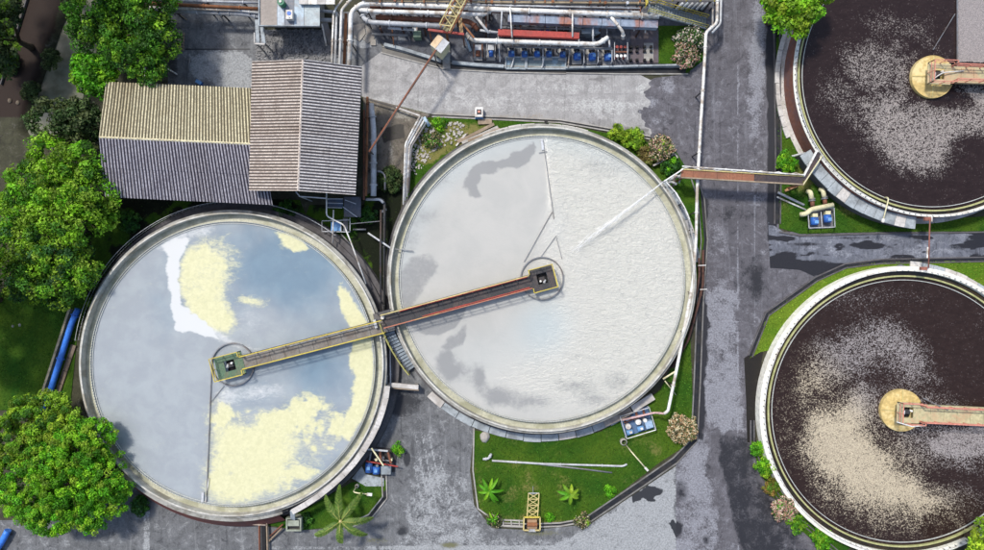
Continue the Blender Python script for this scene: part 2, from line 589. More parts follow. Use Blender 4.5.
# base ground with the sunken canal
def build_ground():
    xs = np.concatenate([[-900, -300, -110, -75], np.arange(-62, 62.1, 0.5), [75, 110, 300, 900]])
    ys = np.concatenate([[-900, -300, -80, -50], np.arange(-40, 46.1, 0.5), [60, 90, 300, 900]])
    gx, gy = np.meshgrid(xs, ys)
    px, py = gx * 10 + 492, 275 - gy * 10
    canal = pm(px, py, [(170, -220), (240, -220), (112, 0), (88, 60), (74, 118), (52, 150), (22, 132), (30, 100), (60, 20), (72, 0)], 5)
    z = -1.5 * canal
    idx = np.arange(gx.size).reshape(gx.shape)
    q = np.stack([idx[:-1, :-1], idx[:-1, 1:], idx[1:, 1:], idx[1:, :-1]], -1).reshape(-1, 4)
    bank = pm(px, py, [(30, -10), (66, -10), (22, 118), (-40, 118), (-5, 95)], 3, 3)
    strip = pm(px, py, [(24, -10), (32, -10), (-4, 92), (-12, 92)], 3, 4)
    col = np.stack([canal * 0.7, strip * 0.55 * (0.3 + fbm(px, py, 10, 5)), bank], -1).reshape(-1, 3)
    ob = npmesh('ground', np.stack([gx, gy, z], -1).reshape(-1, 3), q, EARTHMAT, None, col, True)
    struct(ob)
    k = M('canal_water')
    c = k.mix(k.ramp(k.noise(0.8, 4), 0.35, 0.65), (0.12, 0.125, 0.085), (0.19, 0.195, 0.145))
    k.bump(k.noise(3, 3), 0.15, 0.02)
    m = k.base(c, 0.2, 0, 0.35)
    mb = MB()
    mb.add([W(x, y, -0.75) for x, y in [(20, 150), (70, 150), (90, 110), (130, 10), (250, -220), (160, -220), (60, 0), (25, 95)]], [tuple(range(8))])
    struct(mb.build('canal_water', m))
build_ground()

ROAD = [(690, -30), (776, -30), (779, 232), (1010, 229), (1010, 262), (930, 268), (870, 270), (828, 284), (772, 322), (757, 352), (749, 400), (752, 450), (775, 500), (830, 560), (830, 580), (676, 580), (676, 460), (697, 440), (700, 190), (660, 140), (612, 128), (622, 92), (655, 78), (690, 74)]
def road_mask(px, py):
    n = fbm(px, py, 40, 21)
    n2 = fbm(px, py, 9, 9)
    g = 0.62 * blob(px, py, 759, 45, 9, 75) + 0.35 * blob(px, py, 752, 100, 10, 60) + 0.35 * blob(px, py, 757, 195, 10, 40)
    g += 0.62 * pm(px, py, [(702, 300), (735, 290), (742, 340), (742, 405), (722, 440), (700, 410)], 8, 8) * (0.6 + 0.8 * n)
    g += 0.55 * pm(px, py, [(676, 440), (705, 420), (712, 470), (722, 530), (722, 590), (670, 590)], 9, 8) * (0.4 + n)
    g += 0.5 * pm(px, py, [(714, 405), (746, 405), (744, 432), (722, 432)], 3, 3)
    g += 0.40 * pm(px, py, [(707, 215), (738, 215), (738, 300), (705, 300)], 8, 6) * (0.3 + n)
    g += 0.25 * pm(px, py, [(745, 425), (760, 445), (740, 480)], 6, 5)
    g += 0.55 * pm(px, py, [(756, 510), (778, 515), (800, 560), (760, 560)], 5, 6) * n * 1.3
    g += 0.4 * blob(px, py, 625, 85, 8, 10) + 0.75 * blob(px, py, 668, 85, 9, 9) + 0.6 * blob(px, py, 652, 103, 8, 8) + 0.35 * blob(px, py, 660, 120, 20, 10)
    g += 0.5 * blob(px, py, 762, 252, 6, 4) + 0.22 * blob(px, py, 725, 60, 10, 70)
    r = 0.75 * pm(px, py, [(692, 190), (707, 200), (708, 330), (704, 440), (690, 440)], 4, 4)
    r += 0.42 * pm(px, py, [(716, 195), (768, 195), (772, 300), (752, 345), (738, 330), (722, 250)], 12, 8) * (0.55 + 0.8 * n)
    r += 0.40 * pm(px, py, [(722, -10), (742, -10), (740, 180), (716, 180)], 6, 5) * (0.4 + 0.9 * n)
    r += 0.58 * pm(px, py, [(712, 432), (748, 436), (768, 490), (820, 560), (740, 560), (724, 490)], 6, 4) * (0.75 + n * 0.4)
    r += 0.22 * blob(px, py, 730, 215, 60, 14) * n2 + 0.30 * blob(px, py, 757, 280, 10, 22) * n2 + 0.5 * blob(px, py, 718, 350, 12, 60) * sstep(0.5, 0.7, n2)
    r += 0.75 * pm(px, py, [(765, -20), (774, -20), (777, 240), (768, 240)], 3, 2) + 0.3 * blob(px, py, 640, 130, 26, 16)
    r += 0.55 * blob(px, py, 682, 490, 12, 20) + 0.65 * blob(px, py, 678, 530, 8, 14) + 0.5 * blob(px, py, 706, 540, 8, 10)
    r += 0.5 * pm(px, py, [(775, 310), (830, 272), (862, 266), (780, 330)], 4, 4)
    g += 0.55 * (np.abs(px - 738 - (n - 0.5) * 1.5) < 1.0) * (py > 60) * (n2 > 0.42) + 0.45 * (np.abs(px - 755) < 0.8) * (py > 195) * (py < 330)
    g += 0.3 * (np.abs(py - 205) < 0.9) * (px > 700) * (px < 760) + 0.3 * (np.abs(py - 322) < 0.9) * (px > 730)
    return np.stack([r, g, np.zeros_like(r)], 1)
sheet('road', ROAD, 0.012, 0.13, ROADMAT, road_mask)

SIDE = [(768, 222), (790, 236), (1010, 230), (1010, 258), (930, 266), (868, 268), (826, 282), (800, 270), (770, 268)]
def side_mask(px, py):
    n = fbm(px * 0.25, py, 7, 31)
    n2 = fbm(px, py, 14, 33)
    r = 0.75 * blob(px, py, 800, 262, 34, 14) * (n2 + 0.2) + 0.8 * sstep(0.46, 0.70, n) * np.ones_like(px) + 0.4 * sstep(258, 268, py)
    r += 0.5 * (blob(px, py, 958, 247, 20, 5) + blob(px, py, 975, 255, 14, 5) + blob(px, py, 805, 244, 30, 3) + blob(px, py, 850, 238, 40, 2))
    g = 0.35 * sstep(0.45, 0.7, fbm(px * 0.3, py, 6, 41)) + 0.3 * blob(px, py, 880, 250, 60, 8)
    return np.stack([r, g, 0 * r], 1)
sheet('gutter_soil', [(744, 358), (764, 345), (759, 380), (755, 412), (756, 444), (747, 442), (746, 400)], 0.016, 0.13, EARTHMAT, lambda px, py: np.stack([0.5 + 0.3 * fbm(px, py, 6, 301), 0 * px, 0.3 + 0 * px], 1))
sheet('side_road', SIDE, 0.018, 0.13, BLUEROAD, side_mask)

LANE = [(362, 66), (384, 50), (420, 58), (440, 66), (520, 71), (565, 73), (600, 74), (640, 75), (652, 80), (645, 92), (650, 104), (638, 112), (652, 136), (600, 128), (540, 119), (520, 118), (432, 114), (396, 111), (362, 97)]
def lane_mask(px, py):
    n = fbm(px, py, 30, 61)
    g = 0.30 * sstep(94, 100, py - (px - 500) * 0.02) * sstep(122, 112, py) + 0.35 * blob(px, py, 470, 92, 70, 6) + 0.4 * blob(px, py, 580, 88, 50, 6) + 0.5 * blob(px, py, 642, 88, 6, 9) + 0.3 * blob(px, py, 600, 105, 30, 9)
    r = 0.42 * blob(px, py, 385, 82, 25, 6) + 0.45 * pm(px, py, [(430, 108), (560, 110), (650, 128), (650, 140), (560, 124), (430, 120)], 3, 3) * (0.4 + n)
    r += 0.3 * blob(px, py, 540, 78, 70, 4) + 0.30 * blob(px, py, 430, 74, 25, 5) + 0.4 * sstep(0.62, 0.75, fbm(px * 0.4, py, 16, 66))
    r += 0.4 * (np.abs(py - 95 - (n - 0.5) * 5) < 0.9) * (px > 440) * (px < 640)
    b = 0.4 * pm(px, py, [(430, 112), (545, 114), (545, 122), (430, 120)], 2, 3)
    return np.stack([r, g, b], 1)
def ragged(poly, i0, i1, step=2.0, amp=2.2):
    out = list(poly[:i0])
    for a, b in zip(poly[i0:i1], poly[i0 + 1:i1 + 1]):
        L = math.hypot(b[0] - a[0], b[1] - a[1])
        m = max(1, int(L / step))
        for j in range(m):
            t = j / m
            x, y = a[0] + (b[0] - a[0]) * t, a[1] + (b[1] - a[1]) * t
            out.append((x + RNG.gauss(0, amp), y + RNG.gauss(0, amp * 0.6)))
    return out + list(poly[i1:])
LANE = ragged(LANE, 8, 13)
sheet('concrete_lane', LANE, 0.024, 0.13, LANEMAT, lane_mask)

YARDN = [(168, -10), (262, -10), (262, 30), (338, 30), (338, 12), (366, 12), (384, 50), (362, 66), (362, 96), (250, 96), (240, 90), (168, 90)]
def yardn_mask(px, py):
    n = fbm(px, py, 22, 71)
    g = 0.75 * pm(px, py, [(190, 54), (240, 52), (256, 62), (252, 92), (215, 88), (188, 72)], 7, 6) + 0.3 * blob(px, py, 232, 40, 14, 10)
    g += 0.75 * sstep(0.52, 0.66, fbm(px, py, 5, 73)) * pm(px, py, [(256, 30), (338, 30), (338, 66), (262, 66), (252, 52)], 3, 3)
    g += 0.75 * pm(px, py, [(354, 25), (372, 28), (376, 46), (362, 50), (354, 44)], 2, 3)
    r = 0.45 * blob(px, py, 200, 25, 30, 14) + 0.95 * (np.abs(py - 49.5) < 1.0) * (px > 186) * (px < 250) + 0.5 * blob(px, py, 215, 72, 10, 6) + 0.6 * blob(px, py, 172, 60, 12, 40)
    r += 0.5 * sstep(0.55, 0.7, fbm(px, py, 6, 79)) * pm(px, py, [(256, 30), (338, 30), (338, 66), (262, 66), (252, 52)], 3, 3)
    return np.stack([r, g, 0.2 * n], 1)
sheet('north_yard', YARDN, 0.016, 0.13, YARDMAT, yardn_mask)

YARD = [(-30, 560), (-30, 520), (60, 520), (130, 480), (200, 520), (262, 526), (300, 530), (340, 528), (372, 515), (386, 495), (386, 478), (362, 450), (370, 340), (392, 340), (430, 385), (474, 428), (470, 470), (474, 505), (492, 528), (530, 530), (590, 524), (676, 466), (678, 580), (-30, 580)]
def yard_mask(px, py):
    n = fbm(px, py, 30, 81)
    n2 = fbm(px, py, 10, 83)
    g = 0.85 * pm(px, py, [(590, 522), (676, 464), (680, 590), (540, 590), (560, 545)], 6, 5) * (0.65 + 0.5 * n)
    g += 0.50 * pm(px, py, [(420, 470), (468, 470), (490, 530), (590, 540), (560, 580), (360, 580), (400, 530)], 14, 10) * (0.45 + 0.7 * n)
    g += 0.35 * blob(px, py, 425, 440, 30, 40) * n2 * 1.6
    g += 0.5 * (np.abs(px - 147) < 3.5) * (py > 505) + 0.35 * (np.abs(py - 548) < 2) * (px > 240) + 0.3 * blob(px, py, 60, 545, 50, 12)
    g += 0.6 * (np.abs(np.sin((px - 0.2 * py) * 0.45)) < 0.25) * blob(px, py, 425, 470, 30, 50) * n2
    r = 0.65 * blob(px, py, 400, 402, 34, 26) + 0.6 * blob(px, py, 340, 545, 60, 8) * n2 + 0.6 * blob(px, py, 403, 530, 10, 8)
    r += 0.95 * pm(px, py, [(628, 488), (638, 491), (660, 486), (662, 494), (652, 501), (636, 500), (632, 503), (627, 496)], 2.4, 5, 7)
    r += 1.0 * pm(px, py, [(667, 522), (674, 520), (678, 530), (684, 538), (682, 552), (678, 552), (677, 538)], 2.4, 5, 7)
    r += 0.9 * pm(px, py, [(640, 480), (644, 480), (652, 488), (650, 490)], 1.0, 1, 6)
    r += 1.1 * blob(px, py, 407, 459, 4, 8)
    b = 0.8 * blob(px, py, 450, 545, 12, 4) + 0.6 * blob(px, py, 540, 533, 30, 4) + 0.5 * blob(px, py, 375, 540, 25, 5)
    return np.stack([r, g, b], 1)
sheet('south_yard', YARD, 0.008, 0.13, YARDMAT, yard_mask)

# lawns
L1 = [(474, 430), (520, 438), (600, 432), (660, 390), (690, 330), (694, 440), (660, 462), (588, 517), (545, 524), (502, 522), (480, 510), (474, 480)]
def l1m(px, py):
    n = fbm(px, py, 18, 91)
    return np.stack([0.30 * sstep(0.5, 0.72, fbm(px, py, 16, 93)) + 0.22 * blob(px, py, 530, 482, 44, 16) + 0.45 * blob(px, py, 500, 520, 40, 8) + 0.55 * blob(px, py, 560, 524, 25, 4) + 0.35 * blob(px, py, 657, 450, 10, 8), 0.35 * blob(px, py, 477, 470, 5, 40) + 0.5 * blob(px, py, 560, 526, 40, 3), 0 * n], 1)
L2 = [(776, 80), (784, 80), (794, 140), (822, 172), (850, 200), (890, 222), (1010, 215), (1010, 231), (880, 232), (800, 234), (779, 228)]
def l2m(px, py):
    return np.stack([0.75 * blob(px, py, 803, 180, 12, 16) + 0.7 * blob(px, py, 850, 208, 14, 9) + 0.4 * blob(px, py, 785, 205, 6, 10), 0.5 * blob(px, py, 800, 180, 8, 8) + 0.6 * blob(px, py, 779, 232, 10, 3), 0 * px], 1)
L3 = [(750, 358), (768, 314), (816, 280), (846, 267), (880, 262), (1010, 260), (1010, 300), (900, 264), (820, 300), (770, 350), (760, 352)]
L4 = [(300, 512), (352, 482), (386, 480), (386, 496), (370, 514), (340, 526), (300, 530), (262, 524)]
L5 = [(-30, 296), (95, 290), (78, 330), (70, 410), (-30, 410)]
L6 = [(425, 118), (438, 117), (520, 121), (560, 124), (640, 140), (676, 152), (700, 190), (704, 240), (696, 300), (640, 230), (560, 150), (420, 200), (404, 210), (406, 150)]
def l6m(px, py):
    d = pm(px, py, [(415, 130), (455, 122), (500, 122), (470, 140), (425, 165), (412, 160)], 4, 6)
    return np.stack([0.9 * d * fbm(px, py, 6, 95) * 1.4 + 0.5 * blob(px, py, 655, 158, 14, 12), 0.4 * d * fbm(px, py, 8, 97), 0 * d], 1)
L7 = [(658, 26), (704, 26), (704, 60), (686, 74), (682, 64), (658, 64)]
L8 = [(750, 440), (770, 448), (800, 500), (850, 548), (830, 556), (790, 520), (758, 470)]
L9 = [(-30, -20), (27, -20), (2, 78), (-30, 110)]
L10 = [(362, 97), (430, 114), (405, 150), (400, 215), (385, 325), (300, 230), (310, 205), (366, 205)]
def l10m(px, py):
    n = fbm(px, py, 14, 99)
    return np.stack([0.95 * pm(px, py, [(366, 98), (428, 114), (405, 148), (404, 178), (376, 172)], 4, 4) * (0.7 + 0.5 * n), 0.9 * pm(px, py, [(380, 128), (404, 122), (404, 138), (382, 140)], 2, 4), 0 * n], 1)
L11 = [(92, 196), (300, 200), (310, 225), (120, 260), (85, 330), (85, 240)]
L12 = [(776, -20), (830, -20), (800, 30), (790, 80), (776, 80)]
def plain(px, py):
    n = fbm(px, py, 20, 55)
    return np.stack([0.3 * sstep(0.55, 0.8, n), 0.25 * sstep(0.6, 0.8, fbm(px, py, 12, 57)), 0 * n], 1)
def shady(px, py):  # paints deep shade into the lawn colour
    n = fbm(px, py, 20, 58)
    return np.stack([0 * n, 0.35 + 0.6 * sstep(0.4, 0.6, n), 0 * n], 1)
DIRT = [(363, 97), (430, 114.5), (408, 146), (405, 190), (386, 186), (364, 196)]
def dirt_mask(px, py):
    n = fbm(px, py, 12, 151)
    return np.stack([0.9 * pm(px, py, [(380, 128), (404, 122), (406, 138), (384, 142)], 3, 4) + 0.4 * n * sstep(140, 170, py), 0.6 * blob(px, py, 403, 116, 10, 8) + 0.5 * blob(px, py, 392, 155, 5, 18) + 0.35 * blob(px, py, 375, 115, 8, 12), 0.35 * sstep(0.5, 0.7, n)], 1)
sheet('dirt_patch', DIRT, 0.075, 0.13, asphalt_material('dirt', (0.16, 0.14, 0.115), (0.33, 0.31, 0.27), (0.028, 0.024, 0.02), (0.11, 0.085, 0.05)), dirt_mask)
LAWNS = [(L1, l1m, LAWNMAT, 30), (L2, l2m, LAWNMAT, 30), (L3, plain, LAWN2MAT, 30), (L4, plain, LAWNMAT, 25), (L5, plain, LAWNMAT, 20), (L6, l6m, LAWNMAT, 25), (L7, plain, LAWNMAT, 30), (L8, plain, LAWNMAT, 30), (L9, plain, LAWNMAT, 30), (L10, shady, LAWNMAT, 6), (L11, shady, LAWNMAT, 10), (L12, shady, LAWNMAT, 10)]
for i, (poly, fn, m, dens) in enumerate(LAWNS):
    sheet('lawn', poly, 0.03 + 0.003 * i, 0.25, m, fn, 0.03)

def leaf_material(name, rough=0.6, trans=0.25):
    k = M(name)
    c, r, g, b = k.attr('tint')
    n = k.noise(9, 3)
    col = k.mix(k.ramp(n, 0.3, 0.7), k.mix(1.0, c, (0.82, 0.84, 0.8), 'MULTIPLY'), k.mix(1.0, c, (1.22, 1.18, 1.1), 'MULTIPLY'))
    k.base(col, rough, 0, 0.25)
    tr = k.n('ShaderNodeBsdfTranslucent')
    k.t.links.new(k.mix(1.0, col, (1.0, 1.0, 0.55), 'MULTIPLY'), tr.inputs[0])
    ms = k.n('ShaderNodeMixShader')
    ms.inputs[0].default_value = trans
    k.t.links.new(k.b.outputs[0], ms.inputs[1])
    k.t.links.new(tr.outputs[0], ms.inputs[2])
    out = [x for x in k.t.nodes if x.type == 'OUTPUT_MATERIAL'][0]
    k.t.links.new(ms.outputs[0], out.inputs[0])
    return k.m
LEAF = leaf_material('leaves', 0.55, 0.32)
BLADE = leaf_material('grass_blades', 0.7, 0.3)

def build_grass():
    vv, ff, cc = [], [], []
    o = 0
    for poly, fn, m, dens in LAWNS:
        p = np.array(poly, float)
        x0, y0 = p.min(0)
        x1, y1 = p.max(0)
        n = int((x1 - x0) * (y1 - y0) / 100 * dens)
        px, py = NR.uniform(x0, x1, n), NR.uniform(y0, y1, n)
        k = inside(px, py, poly)
        px, py = px[k], py[k]
        msk = fn(px, py)
        keep = (msk[:, 0] + msk[:, 1]) < NR.uniform(0.3, 1.1, len(px))
        px, py = px[keep], py[keep]
        n = len(px)
        x, y = (px - 492) / 10, (275 - py) / 10
        a = NR.uniform(0, 2 * PI, n)
        w = NR.uniform(0.03, 0.07, n)
        h = NR.uniform(0.06, 0.16, n)
        lean = NR.uniform(0.05, 0.16, n)
        b0 = np.stack([x - w * np.sin(a), y + w * np.cos(a), np.full(n, 0.02)], 1)
        b1 = np.stack([x + w * np.sin(a), y - w * np.cos(a), np.full(n, 0.02)], 1)
        t = np.stack([x + lean * np.cos(a), y + lean * np.sin(a), 0.04 + h], 1)
        vv.append(np.stack([b0, b1, t], 1).reshape(-1, 3))
        ff.append(np.arange(o, o + 3 * n).reshape(-1, 3))
        o += 3 * n
        base = np.array([0.19, 0.30, 0.03]) if m is LAWN2MAT else np.array([0.065, 0.16, 0.016])
        c = base * NR.uniform(0.5, 1.4, (n, 1)) * (0.6 + 0.9 * fbm(px, py, 30, 171))[:, None] * NR.uniform(0.85, 1.15, (n, 3))
        cc.append(np.repeat(c, 3, 0))
    ob = npmesh('grass', np.concatenate(vv), np.concatenate(ff), BLADE, None, np.concatenate(cc), cname='tint')
    tag(ob, 'short green grass blades growing over all the lawns', 'grass', kind='stuff')
build_grass()

# kerbs and drains
def strip(pts, w0, w1, z0, z1, name, material):
    """a band of rectangular section along a line of pixels, offset w0..w1 metres to its left"""
    P = [W(*p) for p in pts]
    mb = MB()
    L, R = [], []
    for i, p in enumerate(P):
        d = (P[min(i + 1, len(P) - 1)] - P[max(i - 1, 0)]).normalized()
        n = Vector((-d.y, d.x, 0))
        L.append(p + n * w1)
        R.append(p + n * w0)
    k = len(P)
    vs = [(q.x, q.y, z) for z in (z0, z1) for S in (L, R) for q in S]
    fs = []
    for i in range(k - 1):
        fs += [(2 * k + i, 3 * k + i, 3 * k + i + 1, 2 * k + i + 1), (i, i + 1, 2 * k + i + 1, 2 * k + i) , (k + i, 3 * k + i, 3 * k + i + 1, k + i + 1)][0:3]
    fs += [(0, 2 * k, 3 * k, k), (k - 1, 2 * k - 1, 4 * k - 1, 3 * k - 1)]
    mb.add(vs, fs)
    return struct(mb.build(name, material))

def drain(pts, w, km=None):
    km = km or CONC
    strip(pts, -w / 2, w / 2, 0.0, 0.046, 'drain_floor', DARKWET)
    strip(pts, w / 2, w / 2 + 0.12, 0.0, 0.14, 'kerb', km)
    strip(pts, -w / 2 - 0.12, -w / 2, 0.0, 0.12, 'kerb', km)

drain([(776, -20), (777, 80), (778, 160), (777, 224)], 0.45, CONCDARK)
drain([(432, 115.5), (520, 119.5), (560, 121.5), (610, 130), (650, 138)], 0.16)
drain([(690, 166), (701, 200), (704, 240), (700, 300), (697, 380), (694, 440), (675, 460), (640, 484), (588, 519)], 0.50, mat('kerb_grey', (0.20, 0.195, 0.19), 0.85, (0.08, 0.075, 0.07), 0.6))
drain([(588, 519), (560, 524), (530, 525), (500, 524)], 0.2)
drain([(384, 474), (385, 497), (370, 516), (345, 527)], 0.35)
drain([(752, 420), (752, 446), (764, 478), (790, 512), (842, 556)], 0.22, CONCDARK)
drain([(750, 356), (767, 314), (816, 279), (845, 266), (880, 261.5), (1000, 259)], 0.3, CONCDARK)
drain([(382, 50), (420, 60), (445, 66.5), (500, 69.5), (566, 71)], 0.5)
drain([(566, 70), (620, 71), (688, 71)], 0.55)
strip([(474, 428), (473, 470), (478, 508), (500, 524)], -0.07, 0.07, 0.0, 0.13, 'kerb', CONC)
strip([(31, -10), (2, 85)], -0.05, 0.05, 0.0, 0.25, 'kerb', CONCDARK)
strip([(779, 232), (800, 236), (880, 233.5), (1010, 232)], -0.07, 0.07, 0.0, 0.12, 'kerb', CONCDARK)

# ------------------------------------------------------------------ settling tanks
def water_disc(cx, cy, z, r, nr, na, material, fn):
    rr = np.linspace(0, 1, nr + 1)[1:] * r
    aa = np.linspace(0, 2 * PI, na, endpoint=False)
    R, A = np.meshgrid(rr, aa, indexing='ij')
    x = np.concatenate([[cx], (cx + R * np.cos(A)).ravel()])
    y = np.concatenate([[cy], (cy + R * np.sin(A)).ravel()])
    i = 1 + np.arange(nr * na).reshape(nr, na)
    j = np.roll(i, -1, 1)
    q = np.stack([i[:-1], i[1:], j[1:], j[:-1]], -1).reshape(-1, 4)
    c = np.stack([np.zeros(na, int), i[0], j[0], j[0]], -1)
    k = H / (H - z)
    px, py = x * k * 10 + 492, 275 - y * k * 10
    ob = npmesh('water', np.stack([x, y, np.full(x.shape, z)], 1), q, material, None, fn(px, py).astype(np.float32))
    # close the hub with a fan of triangles
    me = ob.data
    import bmesh
    bm = bmesh.new()
    bm.from_mesh(me)
    bm.verts.ensure_lookup_table()
    for a, b in zip(i[0], j[0]):
        bm.faces.new((bm.verts[0], bm.verts[int(a)], bm.verts[int(b)]))
    bm.to_mesh(me)
    bm.free()
    return struct(ob)

def notch_weir(c, r, z0, z1, n, material, parent, th=0.05):
    """thin ring plate with a saw-tooth (V-notch) top"""
    mb = MB()
    vs, fs = [], []
    m = n * 2
    for i in range(m):
        a = 2 * PI * i / m
        zt = z1 if i % 2 == 0 else z1 - 0.09
        for rr in (r, r + th):
            vs.append((c[0] + rr * math.cos(a), c[1] + rr * math.sin(a), z0))
            vs.append((c[0] + rr * math.cos(a), c[1] + rr * math.sin(a), zt))
    for i in range(m):
        a, b = i * 4, ((i + 1) % m) * 4
        fs += [(a, b, b + 1, a + 1), (a + 2, a + 3, b + 3, b + 2), (a + 1, b + 1, b + 3, a + 3)]
    mb.add(vs, fs)
    return mb.build('weir', material, parent)

# --- water of tank one: grey water, yellow and white scum
def w1(px, py):
    def wv(amp, sc, sd):
        return (fbm(px, py, sc, sd) - 0.5) * amp
    X = px + wv(14, 24, 203) + wv(5, 6, 207)
    Y = py + wv(14, 24, 205) + wv(5, 6, 209)
    n = fbm(px, py, 26, 241)
    nf = fbm(px, py, 8, 243)
    # upper scum: a yellow tongue with a bright white left edge
    ye = 0.95 * pm(X, Y, [(188, 246), (205, 238), (222, 252), (232, 264), (226, 282), (224, 294), (234, 312), (238, 326), (230, 338), (206, 332), (188, 310), (180, 286), (182, 262)], 9) * (0.52 + 0.62 * n)
    ye = np.maximum(ye, 0.48 * pm(X, Y, [(195, 232), (225, 236), (240, 262), (230, 290), (205, 262)], 12))
    ye = np.maximum(ye, 0.85 * pm(X, Y, [(276, 231), (300, 236), (311, 247), (296, 253), (282, 248)], 3))
    ye = np.maximum(ye, 1.0 * pm(X, Y, [(340, 284), (352, 296), (366, 316), (376, 345), (376, 385), (360, 422), (348, 440), (338, 432), (348, 408), (354, 380), (353, 345), (347, 316), (338, 296)], 4))
    core = pm(X, Y, [(212, 450), (222, 425), (250, 425), (290, 412), (300, 440), (286, 470), (282, 492), (250, 502), (212, 506), (208, 480)], 16)
    rag = pm(X, Y, [(212, 398), (228, 394), (238, 410), (270, 408), (300, 392), (318, 392), (345, 412), (345, 432), (330, 455), (300, 490), (240, 506), (208, 506), (208, 440)], 10)
    ye = np.maximum(ye, core * (0.62 + 0.5 * n))
    ye = np.maximum(ye, rag * sstep(0.37, 0.60, 0.6 * fbm(X + Y * 0.4, Y - X * 0.4, 22, 251) + 0.4 * nf) * 0.9)
    ye = np.maximum(ye, rag * 0.30)
    ye = np.maximum(ye, 0.6 * blob(X, Y, 245, 300, 10, 5) + 0.45 * blob(X, Y, 258, 302, 10, 4))
    # white froth
    wh = 0.95 * pm(px + wv(7, 7, 261), py + wv(7, 7, 263), [(160, 246), (176, 238), (190, 236), (186, 250), (180, 262), (179, 285), (181, 302), (190, 313), (206, 322), (222, 338), (204, 336), (178, 331), (173, 320), (171, 296), (166, 270), (168, 256)], 2.5)
    wh = np.maximum(wh, 0.55 * pm(X, Y, [(150, 250), (175, 228), (214, 222), (216, 230), (186, 240), (165, 250)], 6))
    wh = np.maximum(wh, 0.6 * pm(px, py, [(200, 318), (232, 338), (262, 350), (236, 349), (205, 336)], 5))
    wh = np.maximum(wh, 0.55 * blob(px, py, 258, 392, 34, 12, -8) + 0.35 * blob(px, py, 225, 398, 12, 14))
    wh = np.maximum(wh, 0.35 * blob(X, Y, 250, 320, 18, 22))
    # how blue the open water is; below the bridge a painted sky reflection
    left = sstep(-6, 6, (209 - px)) * sstep(-6, 6, py - 350)
    bl = 0.33 + 0.58 * blob(px, py, 285, 268, 62, 46) + 0.35 * blob(px, py, 320, 372, 34, 34) - 0.25 * sstep(170, 120, px) + 0.4 * (n - 0.5)
    bl = bl - 0.30 * blob(px, py, 262, 325, 34, 24) - 0.5 * left - 0.35 * pm(px, py, [(176, 332), (230, 342), (225, 365), (212, 510), (176, 480)], 12, 10)
    return np.stack([np.clip(ye, 0, 1), np.clip(wh, 0, 1), np.clip(bl, 0, 1)], 1)

def water1_material():
    k = M('tank_water_grey')
    _, r, g, b = k.attr('mask')
    n1 = k.noise(0.5, 5, 0.6, 0.3)
    n2 = k.noise(3.0, 5, 0.65, 0.5)
    n3 = k.noise(9.0, 4, 0.6, 0.6)
    n4 = k.noise(1.1, 7, 0.70, 1.2, stretch=(1, 2.0, 1, 0.6))
    c = k.mix(b, (0.40, 0.43, 0.45), (0.195, 0.275, 0.345))
    c = k.mix(k.ramp(n1, 0.35, 0.7), k.mix(1.0, c, (0.84, 0.85, 0.87), 'MULTIPLY'), c)
    e = k.math('ADD', k.math('MULTIPLY', k.math('SUBTRACT', n2, 0.5), 0.18), k.math('MULTIPLY', k.math('SUBTRACT', n4, 0.5), 0.9))
    ym = k.ramp(k.math('ADD', r, k.math('MULTIPLY', e, k.ramp(r, 0.0, 0.4))), 0.02, 1.05)
    yc = k.mix(k.ramp(n2, 0.3, 0.7), (0.575, 0.555, 0.295), (0.63, 0.61, 0.335))
    c = k.mix(ym, c, yc)
    wm = k.ramp(k.math('ADD', g, k.math('MULTIPLY', e, 0.5)), 0.12, 0.88)
    c = k.mix(wm, c, (0.62, 0.64, 0.65))
    # wrinkled film on the still left side
    film = k.ramp(b, 0.30, 0.05, 0.05, 1.0)
    wr = k.noise(2.4, 5, 0.65, 1.5, stretch=(1.6, 1, 1, 0.4))
    k.bump(k.math('MULTIPLY', k.math('ADD', k.math('MULTIPLY', n3, 0.5), wr), film), 0.8, 0.12)
    fo = k.math('MAXIMUM', ym, wm)
    return milky(k.base(c, k.math('ADD', 0.12, k.math('MULTIPLY', fo, 0.4)), 0, 0.4), k)

def milky(m, k):
    # light scatters about a metre through turbid water, so shadows on it are soft
    k.b.inputs['Subsurface Weight'].default_value = 0.75
    k.b.inputs['Subsurface Radius'].default_value = (1.0, 1.0, 1.0)
    k.b.inputs['Subsurface Scale'].default_value = 0.9
    return m

